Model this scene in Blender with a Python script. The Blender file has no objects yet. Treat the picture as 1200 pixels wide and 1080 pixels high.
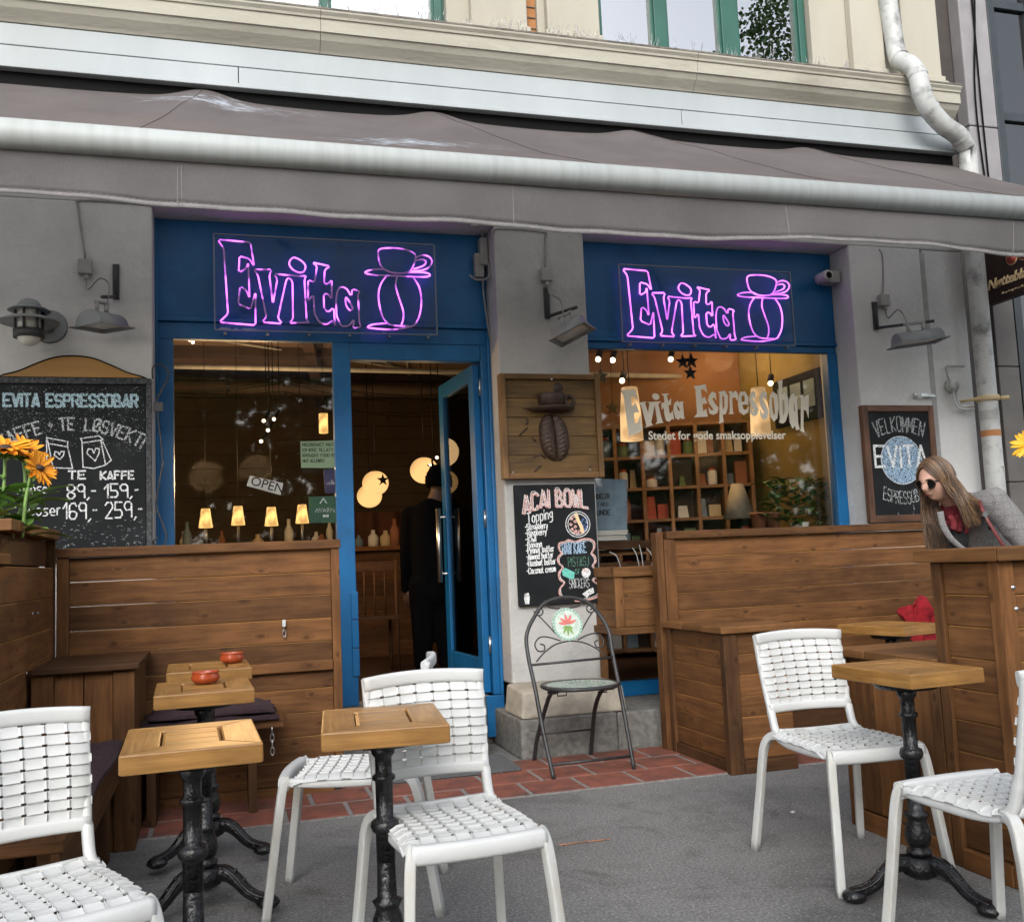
import bpy, bmesh, math, random
from mathutils import Vector, Matrix
rad = math.radians
SC = bpy.context.scene
# ---------------------------------------------------------------- camera, sky, sun, exposure
YAW, PITCH, ROLL = rad(16.4848), rad(5.8092), rad(-2.4453)
EYE = Vector((0, 0, 1.125))
FPX = 1155.0
_f = Vector((math.sin(YAW)*math.cos(PITCH), math.cos(YAW)*math.cos(PITCH), math.sin(PITCH)))
_r0 = Vector((math.cos(YAW), -math.sin(YAW), 0)); _u0 = _r0.cross(_f)
_r = math.cos(ROLL)*_r0 + math.sin(ROLL)*_u0
_u = -math.sin(ROLL)*_r0 + math.cos(ROLL)*_u0
cam_d = bpy.data.cameras.new('camera'); cam = bpy.data.objects.new('camera', cam_d)
SC.collection.objects.link(cam); SC.camera = cam
cam_d.sensor_fit = 'HORIZONTAL'; cam_d.sensor_width = 36; cam_d.lens = 36*FPX/1200
cam_d.clip_start = 0.05; cam_d.clip_end = 500
_m = Matrix(((_r.x, _u.x, -_f.x, EYE.x), (_r.y, _u.y, -_f.y, EYE.y), (_r.z, _u.z, -_f.z, EYE.z), (0, 0, 0, 1)))
cam.matrix_world = _m
SUN_EL, SUN_AZ = rad(33), rad(200)          # azimuth from +Y clockwise: sun behind the viewer, a little left
W = bpy.data.worlds.new('World'); SC.world = W; W.use_nodes = True
_n = W.node_tree.nodes; _n.clear()
_o = _n.new('ShaderNodeOutputWorld'); _b = _n.new('ShaderNodeBackground'); _s = _n.new('ShaderNodeTexSky')
_s.sky_type = 'NISHITA'; _s.sun_disc = False; _s.sun_elevation = SUN_EL; _s.sun_rotation = SUN_AZ
_s.air_density = 1.0; _s.dust_density = 2.0; _s.ozone_density = 1.0
_b.inputs['Strength'].default_value = 0.15
_h = _n.new('ShaderNodeHueSaturation'); _h.inputs['Saturation'].default_value = .38      # thin overcast: a paler sky
W.node_tree.links.new(_s.outputs[0], _h.inputs['Color']); W.node_tree.links.new(_h.outputs[0], _b.inputs[0]); W.node_tree.links.new(_b.outputs[0], _o.inputs[0])
_sd = bpy.data.lights.new('sun', 'SUN'); _so = bpy.data.objects.new('sun', _sd); SC.collection.objects.link(_so)
_sd.energy = 0.6; _sd.angle = rad(38); _sd.color = (1, 0.98, 0.955)
_sv = Vector((math.sin(SUN_AZ)*math.cos(SUN_EL), math.cos(SUN_AZ)*math.cos(SUN_EL), math.sin(SUN_EL)))
_so.rotation_euler = _sv.to_track_quat('Z', 'Y').to_euler()
SC.view_settings.view_transform = 'Standard'; SC.view_settings.look = 'None'
SC.view_settings.exposure = 1.27; SC.view_settings.gamma = 1
SC.cycles.max_bounces = 7; SC.cycles.transparent_max_bounces = 12; SC.cycles.caustics_reflective = False
SC.cycles.caustics_refractive = False; SC.cycles.sample_clamp_indirect = 6

# ---------------------------------------------------------------- survey: photo pixel + known plane -> place
def S(px, py, ax, v):
    d = _r*((px-600)/FPX) - _u*((py-540)/FPX) + _f
    i = 'xyz'.index(ax); t = (v-EYE[i])/d[i]
    return EYE + d*t
def SX(px, py, y):
    p = S(px, py, 'y', y); return (p.x, p.z)

# ---------------------------------------------------------------- materials
MATS = {}
def nt(name):
    m = bpy.data.materials.new(name); m.use_nodes = True
    n = m.node_tree.nodes; n.clear(); out = n.new('ShaderNodeOutputMaterial')
    return m, n, m.node_tree.links, out
def ramp(n, stops):
    r = n.new('ShaderNodeValToRGB'); e = r.color_ramp.elements
    while len(e) < len(stops): e.new(0.5)
    for k, (p, c) in zip(e, stops):
        k.position = p; k.color = (*c, 1) if len(c) == 3 else c
    return r
def M(name, c1, c2=None, scale=8, rough=.6, bump=0, bscale=None, metal=0, lo=.35, hi=.65, stretch=(1, 1, 1), spec=.5, detail=5, c3=None, s3=1.3):
    m, n, l, out = nt(name)
    p = n.new('ShaderNodeBsdfPrincipled'); p.inputs['Roughness'].default_value = rough
    p.inputs['Metallic'].default_value = metal; p.inputs['Specular IOR Level'].default_value = spec
    l.new(p.outputs[0], out.inputs[0])
    tc = n.new('ShaderNodeTexCoord'); mp = n.new('ShaderNodeMapping'); mp.inputs['Scale'].default_value = stretch
    l.new(tc.outputs['Object'], mp.inputs[0])
    c2 = c2 or tuple(x*.82 for x in c1)
    nz = n.new('ShaderNodeTexNoise'); nz.inputs['Scale'].default_value = scale; nz.inputs['Detail'].default_value = detail
    l.new(mp.outputs[0], nz.inputs[0])
    r = ramp(n, [(lo, c1), (hi, c2)]); l.new(nz.outputs[0], r.inputs[0]); col = r.outputs[0]
    if c3:
        n3 = n.new('ShaderNodeTexNoise'); n3.inputs['Scale'].default_value = s3; n3.inputs['Detail'].default_value = 8
        n3.inputs['Roughness'].default_value = .65
        l.new(mp.outputs[0], n3.inputs[0]); r3 = ramp(n, [(.5, (0, 0, 0)), (.68, (1, 1, 1))]); l.new(n3.outputs[0], r3.inputs[0])
        mx = n.new('ShaderNodeMixRGB'); l.new(r3.outputs[0], mx.inputs[0]); l.new(col, mx.inputs[1]); mx.inputs[2].default_value = (*c3, 1); col = mx.outputs[0]
    l.new(col, p.inputs['Base Color'])
    if bump:
        nb = n.new('ShaderNodeTexNoise'); nb.inputs['Scale'].default_value = bscale or scale*4; nb.inputs['Detail'].default_value = 6
        l.new(mp.outputs[0], nb.inputs[0]); b = n.new('ShaderNodeBump'); b.inputs['Strength'].default_value = bump; b.inputs['Distance'].default_value = .01
        l.new(nb.outputs[0], b.inputs['Height']); l.new(b.outputs[0], p.inputs['Normal'])
    MATS[name] = m; return m
def wood(name, dark, mid, light, rough=.55, gs=34, knots=True, spec=.4, var=.45):
    m, n, l, out = nt(name)
    p = n.new('ShaderNodeBsdfPrincipled'); p.inputs['Roughness'].default_value = rough; p.inputs['Specular IOR Level'].default_value = spec
    l.new(p.outputs[0], out.inputs[0])
    uv = n.new('ShaderNodeUVMap'); uv.uv_map = 'UVMap'
    mp = n.new('ShaderNodeMapping'); mp.inputs['Scale'].default_value = (3.2, gs, 1); l.new(uv.outputs[0], mp.inputs[0])
    m2 = n.new('ShaderNodeMapping'); m2.inputs['Scale'].default_value = (4.6, 8.5, 1); l.new(uv.outputs[0], m2.inputs[0])
    kz = n.new('ShaderNodeTexVoronoi'); kz.voronoi_dimensions = '2D'; kz.inputs['Scale'].default_value = 1; l.new(m2.outputs[0], kz.inputs[0])
    kr = ramp(n, [(0.03, (1, 1, 1)), (.22, (0, 0, 0))]); sep = n.new('ShaderNodeSeparateColor'); l.new(kz.outputs['Color'], sep.inputs[0])
    gt = n.new('ShaderNodeMapRange'); gt.inputs[1].default_value = .40; gt.inputs[2].default_value = .42; gt.inputs[3].default_value = 2.0; gt.inputs[4].default_value = 0; l.new(sep.outputs[0], gt.inputs[0])
    kd = n.new('ShaderNodeMath'); kd.operation = 'ADD'; l.new(kz.outputs['Distance'], kd.inputs[0]); l.new(gt.outputs[0], kd.inputs[1]); l.new(kd.outputs[0], kr.inputs[0])
    # grain bends around the knots
    ad = n.new('ShaderNodeMixRGB'); ad.blend_type = 'ADD'; ad.inputs[0].default_value = .6 if knots else 0
    l.new(mp.outputs[0], ad.inputs[1]); l.new(kr.outputs[0], ad.inputs[2])
    nz = n.new('ShaderNodeTexNoise'); nz.inputs['Scale'].default_value = 1; nz.inputs['Detail'].default_value = 9; nz.inputs['Roughness'].default_value = .62
    nz.inputs['Distortion'].default_value = .5
    l.new(ad.outputs[0], nz.inputs[0])
    r = ramp(n, [(.28, dark), (.5, mid), (.74, light)]); l.new(nz.outputs[0], r.inputs[0])
    # broad blotches of stain
    nb = n.new('ShaderNodeTexNoise'); nb.inputs['Scale'].default_value = 4.5; nb.inputs['Detail'].default_value = 4; l.new(uv.outputs[0], nb.inputs[0])
    at = n.new('ShaderNodeAttribute'); at.attribute_name = 'rnd'
    a1 = n.new('ShaderNodeMath'); a1.operation = 'MULTIPLY_ADD'; a1.inputs[1].default_value = var; a1.inputs[2].default_value = 1-var*.5; l.new(at.outputs['Fac'], a1.inputs[0])
    a2 = n.new('ShaderNodeMath'); a2.operation = 'MULTIPLY_ADD'; a2.inputs[1].default_value = 1.3; a2.inputs[2].default_value = .35; l.new(nb.outputs[0], a2.inputs[0])
    a3 = n.new('ShaderNodeMath'); a3.operation = 'MULTIPLY'; l.new(a1.outputs[0], a3.inputs[0]); l.new(a2.outputs[0], a3.inputs[1])
    hs = n.new('ShaderNodeHueSaturation'); l.new(a3.outputs[0], hs.inputs['Value']); l.new(r.outputs[0], hs.inputs['Color'])
    col = hs.outputs[0]
    if knots:
        mk = n.new('ShaderNodeMixRGB'); kk = n.new('ShaderNodeMath'); kk.operation = 'MULTIPLY'; kk.inputs[1].default_value = .6
        kq = ramp(n, [(0.04, (1, 1, 1)), (.10, (0, 0, 0))]); l.new(kd.outputs[0], kq.inputs[0])
        l.new(kq.outputs[0], kk.inputs[0]); l.new(kk.outputs[0], mk.inputs[0]); l.new(col, mk.inputs[1]); mk.inputs[2].default_value = (*[x*.35 for x in dark], 1); col = mk.outputs[0]
    l.new(col, p.inputs['Base Color'])
    b = n.new('ShaderNodeBump'); b.inputs['Strength'].default_value = .25; b.inputs['Distance'].default_value = .004
    l.new(nz.outputs[0], b.inputs['Height']); l.new(b.outputs[0], p.inputs['Normal'])
    MATS[name] = m; return m
def emit(name, c, s, var=None, vscale=14):
    m, n, l, out = nt(name); e = n.new('ShaderNodeEmission'); e.inputs[0].default_value = (*c, 1); e.inputs[1].default_value = s
    if var:
        tc = n.new('ShaderNodeTexCoord'); nz = n.new('ShaderNodeTexNoise'); nz.inputs['Scale'].default_value = vscale; nz.inputs['Detail'].default_value = 1
        l.new(tc.outputs['Object'], nz.inputs[0]); mr = n.new('ShaderNodeMapRange'); mr.inputs[1].default_value = .38; mr.inputs[2].default_value = .62
        mr.inputs[3].default_value = var; mr.inputs[4].default_value = s
        l.new(nz.outputs[0], mr.inputs[0]); l.new(mr.outputs[0], e.inputs[1])
    l.new(e.outputs[0], out.inputs[0]); MATS[name] = m; return m
def neon(name, c, s, lo, vscale):
    m, n, l, out = nt(name); p = n.new('ShaderNodeBsdfPrincipled'); p.inputs['Base Color'].default_value = (.30, .28, .31, 1); p.inputs['Emission Color'].default_value = (*c, 1)
    tc = n.new('ShaderNodeTexCoord'); nz = n.new('ShaderNodeTexNoise'); nz.inputs['Scale'].default_value = vscale; nz.inputs['Detail'].default_value = 3
    l.new(tc.outputs['Object'], nz.inputs[0]); mr = n.new('ShaderNodeMapRange'); mr.inputs[1].default_value = .43; mr.inputs[2].default_value = .58; mr.inputs[3].default_value = lo; mr.inputs[4].default_value = s
    l.new(nz.outputs[0], mr.inputs[0]); l.new(mr.outputs[0], p.inputs['Emission Strength']); l.new(p.outputs[0], out.inputs[0]); MATS[name] = m; return m
def glass(name, ior=1.7, tint=(1, 1, 1), rough=0.0):
    m, n, l, out = nt(name); mx = n.new('ShaderNodeMixShader'); fr = n.new('ShaderNodeFresnel'); fr.inputs[0].default_value = ior
    t = n.new('ShaderNodeBsdfTransparent'); t.inputs[0].default_value = (*tint, 1); g = n.new('ShaderNodeBsdfGlossy'); g.inputs['Roughness'].default_value = rough
    tc = n.new('ShaderNodeTexCoord'); nz = n.new('ShaderNodeTexNoise'); nz.inputs['Scale'].default_value = 1.1; nz.inputs['Detail'].default_value = 1
    b = n.new('ShaderNodeBump'); b.inputs['Strength'].default_value = .03; b.inputs['Distance'].default_value = .02
    l.new(tc.outputs['Object'], nz.inputs[0]); l.new(nz.outputs[0], b.inputs['Height']); l.new(b.outputs[0], g.inputs['Normal'])
    l.new(fr.outputs[0], mx.inputs[0]); l.new(t.outputs[0], mx.inputs[1]); l.new(g.outputs[0], mx.inputs[2]); l.new(mx.outputs[0], out.inputs[0])
    MATS[name] = m; return m
def chalk(name, c, hold=.5):
    m, n, l, out = nt(name); mx = n.new('ShaderNodeMixShader'); t = n.new('ShaderNodeBsdfTransparent'); d = n.new('ShaderNodeBsdfDiffuse'); d.inputs[0].default_value = (*c, 1)
    tc = n.new('ShaderNodeTexCoord'); nz = n.new('ShaderNodeTexNoise'); nz.inputs['Scale'].default_value = 160; nz.inputs['Detail'].default_value = 3
    l.new(tc.outputs['Object'], nz.inputs[0]); r = ramp(n, [(hold-.12, (0, 0, 0)), (hold+.02, (1, 1, 1))]); l.new(nz.outputs[0], r.inputs[0])
    l.new(r.outputs[0], mx.inputs[0]); l.new(t.outputs[0], mx.inputs[1]); l.new(d.outputs[0], mx.inputs[2]); l.new(mx.outputs[0], out.inputs[0])
    MATS[name] = m; return m

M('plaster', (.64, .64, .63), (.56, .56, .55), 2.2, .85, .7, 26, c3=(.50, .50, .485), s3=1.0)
M('plaster_grey', (.47, .465, .45), (.39, .385, .37), 2.2, .88, .7, 26, c3=(.31, .305, .29), s3=1.4)
M('stone', (.20, .195, .18), (.12, .118, .11), 30, .9, .6, 60)
M('stone_pale', (.42, .38, .31), (.27, .25, .21), 9, .9, .6, 40)
M('cream', (.42, .395, .325), (.365, .34, .275), 1.6, .8, .2, 30, c3=(.34, .31, .25), s3=1.2, stretch=(1, 1, .35))
M('cornice_cream', (.40, .38, .315), (.33, .31, .255), 1.8, .85, .3, 30, c3=(.24, .22, .175), s3=1.6, stretch=(.6, 1, 1.6))
M('grey_fascia', (.37, .40, .41), (.32, .35, .36), 2.2, .55, .1, 30, c3=(.31, .335, .335), s3=1.0, stretch=(1, 1, .3))
M('cornice_top', (.20, .18, .15), (.10, .09, .08), 14, .95, .6, 50)
M('blue', (.003, .130, .335), (.003, .105, .275), 3, .42, .12, 60, c3=(.003, .085, .22), s3=2)
M('green_frame', (.018, .098, .070), (.014, .078, .056), 4, .5, .1)
M('brick_orange', (.42, .19, .07), (.30, .13, .05), 6, .9, .3)
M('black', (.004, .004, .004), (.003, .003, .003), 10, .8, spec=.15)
M('iron', (.010, .010, .011), (.005, .005, .006), 30, .26, .45, 75, spec=.5)
M('iron_matt', (.035, .035, .036), (.02, .02, .021), 40, .45, .15, 90)
M('white_plastic', (.57, .58, .57), (.53, .54, .53), 5, .5, .06, 260, c3=(.46, .455, .43), s3=2.4)
M('plastic_leg', (.53, .54, .525), (.45, .455, .435), 14, .45, .12, 240, c3=(.40, .38, .33), s3=5, stretch=(1, 1, .4))
M('pipe_white', (.50, .51, .495), (.43, .44, .425), 4, .55, .1, 50, c3=(.17, .17, .165), s3=6)
M('lamp_grey', (.26, .28, .29), (.20, .215, .22), 8, .45, .05)
M('lamp_dark', (.05, .052, .055), (.03, .03, .033), 12, .5)
M('lens', (.75, .74, .68), (.62, .61, .55), 12, .25)
M('cable_grey', (.32, .32, .31), (.22, .22, .21), 20, .6)
M('box_grey', (.36, .36, .345), (.28, .28, .265), 12, .6)
M('board', (.008, .0095, .0105), (.013, .0145, .016), 5, .75, .05, c3=(.022, .024, .026), s3=2.4, spec=.2)
M('board_dusty', (.028, .031, .034), (.075, .08, .084), 60, .8, .05, lo=.45, hi=.60)
M('steel', (.62, .62, .60), (.5, .5, .49), 20, .3, metal=1)
M('terracotta', (.42, .075, .022), (.30, .05, .016), 14, .25, .06, spec=.6)
M('cushion', (.045, .022, .028), (.030, .015, .019), 40, .9, .3, 12)
M('red_cloth', (.42, .012, .022), (.22, .006, .012), 30, .9, .5, 18)
M('leaf', (.055, .14, .025), (.09, .20, .04), 12, .5)
M('leaf_light', (.20, .34, .09), (.13, .25, .05), 14, .5)
M('petal', (.85, .40, .02), (.78, .27, .01), 9, .55)
M('petal_yellow', (.80, .48, .02), (.75, .36, .01), 9, .55)
M('tree_leaf', (.035, .085, .016), (.065, .13, .03), 4, .5)
M('tree_leaf_light', (.10, .17, .035), (.07, .13, .03), 4, .5)
M('bark', (.09, .075, .06), (.05, .04, .032), 6, .9, .6, 14, stretch=(1, 1, .2))
M('acrylic_edge', (.20, .24, .30), (.16, .19, .25), 3, .2)
M('sticker_green', (.02, .10, .045), (.015, .08, .04), 8, .5)
M('sticker_blue', (.035, .03, .11), (.03, .025, .09), 8, .5)
M('paper_green', (.46, .62, .40), (.40, .56, .35), 4, .8)
M('paper', (.70, .69, .64), (.60, .59, .54), 6, .8)
M('ink', (.02, .02, .025), None, 20, .8)
M('cream_letter', (.86, .80, .66), (.80, .74, .60), 6, .6)
M('gold', (.38, .19, .032), (.29, .14, .022), 5, .5, .15, 30, stretch=(.3, 1, 3))
M('carved', (.062, .034, .022), (.035, .019, .013), 30, .55, .35, 50)
M('pane_sky_white', (.78, .82, .86), (.72, .76, .81), 3, .9)  # bluish white imitates sky reflected in the upper panes
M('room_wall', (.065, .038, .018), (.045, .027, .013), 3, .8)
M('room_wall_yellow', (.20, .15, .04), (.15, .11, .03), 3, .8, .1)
M('room_wall_glow', (.24, .12, .05), (.18, .085, .035), 2, .8)  # warm lamp glow put into the wall colour
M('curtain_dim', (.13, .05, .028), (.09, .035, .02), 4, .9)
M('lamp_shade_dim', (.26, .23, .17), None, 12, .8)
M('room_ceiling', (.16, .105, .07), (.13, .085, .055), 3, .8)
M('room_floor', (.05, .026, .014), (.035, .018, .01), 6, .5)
M('dark_brown', (.055, .035, .025), (.035, .022, .016), 8, .7)
M('neighbour_brown', (.060, .050, .046), (.045, .037, .034), 6, .7, .15, 40)
M('neighbour_grey', (.27, .26, .265), (.22, .21, .215), 5, .7, .2, 50)
M('neighbour_panel', (.135, .125, .115), (.10, .092, .085), 5, .7, .2, 30)
M('neighbour_frame', (.028, .036, .042), (.02, .026, .03), 5, .4)
M('sign_brown', (.032, .016, .014), (.025, .012, .011), 6, .5)
M('sign_gold', (.80, .62, .36), (.72, .54, .30), 6, .5)
M('sign_red', (.45, .08, .05), (.36, .06, .04), 30, .5)
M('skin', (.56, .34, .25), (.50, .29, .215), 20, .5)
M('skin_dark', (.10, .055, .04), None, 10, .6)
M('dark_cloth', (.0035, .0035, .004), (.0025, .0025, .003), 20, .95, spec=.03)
M('black_top', (.012, .012, .014), None, 20, .9)
M('red_scarf', (.20, .018, .026), (.10, .008, .012), 26, .9, .6, 60)
M('leather_red', (.15, .022, .02), (.10, .014, .013), 12, .45)
M('goods_cream', (.55, .45, .28), (.45, .34, .18), 12, .7)
M('goods_red', (.45, .09, .04), (.35, .05, .03), 12, .7)
M('goods_green', (.14, .22, .09), (.10, .16, .06), 12, .7)
M('goods_blue', (.20, .28, .34), (.14, .2, .26), 12, .7)
M('terracotta_pot', (.30, .12, .06), (.25, .1, .05), 12, .8)
M('tile_red', (.25, .080, .050), (.155, .054, .038), 9, .8, .35, 60, c3=(.10, .05, .04), s3=4)
M('grout', (.25, .235, .22), (.17, .16, .15), 40, .9, .4, 80)
M('mat_grey', (.11, .115, .12), (.08, .083, .087), 60, .9, .5, 120)
M('frame_dark', (.05, .025, .018), None, 10, .3)
M('road_chalk', (.60, .30, .17), (.5, .24, .13), 60, .9)
M('mosaic', (.55, .62, .55), (.38, .46, .40), 40, .4)
M('mosaic_green', (.20, .38, .28), None, 40, .4)
M('mosaic_pink', (.62, .16, .13), None, 40, .4)
M('hair_brown', (.085, .046, .026), (.05, .028, .017), 30, .45, stretch=(1, 1, .2))
M('hair_blond', (.27, .165, .085), (.17, .10, .05), 30, .42, stretch=(1, 1, .2))
M('metal_dim', (.20, .20, .20), None, 10, .4, metal=.8)
wood('stained', (.072, .030, .0098), (.128, .055, .0180), (.182, .083, .029), rough=.68, spec=.25, var=.6)
wood('stained_dark', (.042, .018, .007), (.072, .032, .012), (.105, .049, .018), rough=.66, spec=.25)
wood('stained_cap', (.085, .037, .0125), (.145, .066, .022), (.20, .096, .034), rough=.64, spec=.25)
wood('raw_edge', (.17, .078, .020), (.27, .13, .035), (.36, .18, .05), knots=False)
wood('oak', (.14, .065, .016), (.30, .15, .04), (.42, .235, .075), rough=.36, gs=60, knots=False, spec=.5, var=.25)
wood('plaque', (.060, .032, .009), (.125, .068, .019), (.18, .102, .030), rough=.45)
wood('plaque_frame', (.075, .038, .013), (.14, .072, .024), (.19, .10, .034), knots=False)
wood('board_frame', (.05, .022, .012), (.10, .045, .024), (.15, .072, .04), knots=False)
wood('shelf', (.10, .05, .02), (.19, .10, .04), (.27, .15, .065), knots=False)
glass('window_glass', 1.6, rough=.028); glass('upper_glass', 6.5, (.92, .95, .98)); glass('acrylic', 1.25, (.93, .95, 1)); glass('dark_glass', 2.0, (.30, .33, .36))
neon('neon', (.62, .13, .92), 1.45, .05, 9)
neon('neon_bright', (.64, .14, .92), 1.4, .5, 7)
emit('globe', (1, .57, .21), .52, .33, 4)
emit('shade_lit', (1, .55, .17), .85, .38, 16)
emit('bulb', (1, .80, .50), 2.5)
emit('paper_lamp', (1, .60, .27), .52, .22, 7)
chalk('chalk_white', (.72, .74, .74), .46); chalk('chalk_grey', (.50, .53, .53), .52); chalk('chalk_blue', (.42, .58, .64), .47)
chalk('chalk_sky', (.33, .46, .60), .50); chalk('chalk_pink', (.66, .40, .36), .47); chalk('chalk_green', (.12, .28, .20), .50); chalk('chalk_teal', (.16, .52, .44), .40)
chalk('chalk_dust', (.30, .32, .33), .56); chalk('chalk_navy', (.12, .2, .42), .46)

# painted tube of the awning: grime in short runs along its under side
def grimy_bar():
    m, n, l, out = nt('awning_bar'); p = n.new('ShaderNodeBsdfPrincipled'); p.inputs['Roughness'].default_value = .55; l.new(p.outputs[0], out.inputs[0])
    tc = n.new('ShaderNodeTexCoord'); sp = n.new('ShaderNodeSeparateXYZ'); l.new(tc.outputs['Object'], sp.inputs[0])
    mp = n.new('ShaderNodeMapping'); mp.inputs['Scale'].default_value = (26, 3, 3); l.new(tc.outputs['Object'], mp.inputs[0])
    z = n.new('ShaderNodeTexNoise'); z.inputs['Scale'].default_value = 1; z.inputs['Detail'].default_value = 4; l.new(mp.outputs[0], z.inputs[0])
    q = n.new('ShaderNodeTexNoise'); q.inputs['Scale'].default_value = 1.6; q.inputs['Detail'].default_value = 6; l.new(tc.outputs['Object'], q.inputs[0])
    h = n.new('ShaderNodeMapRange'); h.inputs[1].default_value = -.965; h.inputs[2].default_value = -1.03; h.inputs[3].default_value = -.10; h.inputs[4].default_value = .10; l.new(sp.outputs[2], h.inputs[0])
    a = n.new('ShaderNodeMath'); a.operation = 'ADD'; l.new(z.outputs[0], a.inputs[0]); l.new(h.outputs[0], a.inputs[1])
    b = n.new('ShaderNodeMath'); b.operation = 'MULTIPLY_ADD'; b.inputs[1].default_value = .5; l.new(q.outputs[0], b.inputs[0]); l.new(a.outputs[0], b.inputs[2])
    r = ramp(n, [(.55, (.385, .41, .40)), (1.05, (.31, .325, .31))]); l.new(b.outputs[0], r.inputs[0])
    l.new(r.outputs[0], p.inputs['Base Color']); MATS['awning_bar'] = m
grimy_bar()
# asphalt: dark aggregate with pale stones and worn patches
def asphalt():
    m, n, l, out = nt('asphalt'); p = n.new('ShaderNodeBsdfPrincipled'); p.inputs['Roughness'].default_value = .9; l.new(p.outputs[0], out.inputs[0])
    tc = n.new('ShaderNodeTexCoord')
    a = n.new('ShaderNodeTexNoise'); a.inputs['Scale'].default_value = 95; a.inputs['Detail'].default_value = 5; a.inputs['Roughness'].default_value = .7; l.new(tc.outputs['Object'], a.inputs[0])
    b = n.new('ShaderNodeTexNoise'); b.inputs['Scale'].default_value = 1.3; b.inputs['Detail'].default_value = 6; l.new(tc.outputs['Object'], b.inputs[0])
    r = ramp(n, [(.32, (.085, .084, .081)), (.5, (.165, .163, .158)), (.72, (.32, .315, .305))]); l.new(a.outputs[0], r.inputs[0])
    r2 = ramp(n, [(.28, (.62, .62, .62)), (.42, (.95, .95, .95)), (.7, (1.15, 1.15, 1.14))]); l.new(b.outputs[0], r2.inputs[0])
    mu = n.new('ShaderNodeMixRGB'); mu.blend_type = 'MULTIPLY'; mu.inputs[0].default_value = 1; l.new(r.outputs[0], mu.inputs[1]); l.new(r2.outputs[0], mu.inputs[2])
    st = n.new('ShaderNodeTexNoise'); st.inputs['Scale'].default_value = 3.2; st.inputs['Detail'].default_value = 9; st.inputs['Roughness'].default_value = .75; st.inputs['Distortion'].default_value = 1.2; l.new(tc.outputs['Object'], st.inputs[0])
    rs = ramp(n, [(.50, (1, 1, 1)), (.66, (.66, .65, .64))]); l.new(st.outputs[0], rs.inputs[0])
    ms = n.new('ShaderNodeMixRGB'); ms.blend_type = 'MULTIPLY'; ms.inputs[0].default_value = 1; l.new(mu.outputs[0], ms.inputs[1]); l.new(rs.outputs[0], ms.inputs[2]); mu = ms
    v = n.new('ShaderNodeTexVoronoi'); v.voronoi_dimensions = '2D'; v.inputs['Scale'].default_value = 16; l.new(tc.outputs['Object'], v.inputs[0])
    rv = ramp(n, [(.035, (1, 1, 1)), (.055, (0, 0, 0))]); l.new(v.outputs['Distance'], rv.inputs[0])
    m3 = n.new('ShaderNodeMixRGB'); l.new(rv.outputs[0], m3.inputs[0]); l.new(mu.outputs[0], m3.inputs[1]); m3.inputs[2].default_value = (.34, .33, .31, 1)
    l.new(m3.outputs[0], p.inputs['Base Color'])
    bp = n.new('ShaderNodeBump'); bp.inputs['Strength'].default_value = .5; bp.inputs['Distance'].default_value = .004; l.new(a.outputs[0], bp.inputs['Height']); l.new(bp.outputs[0], p.inputs['Normal'])
    MATS['asphalt'] = m
asphalt()
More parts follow.
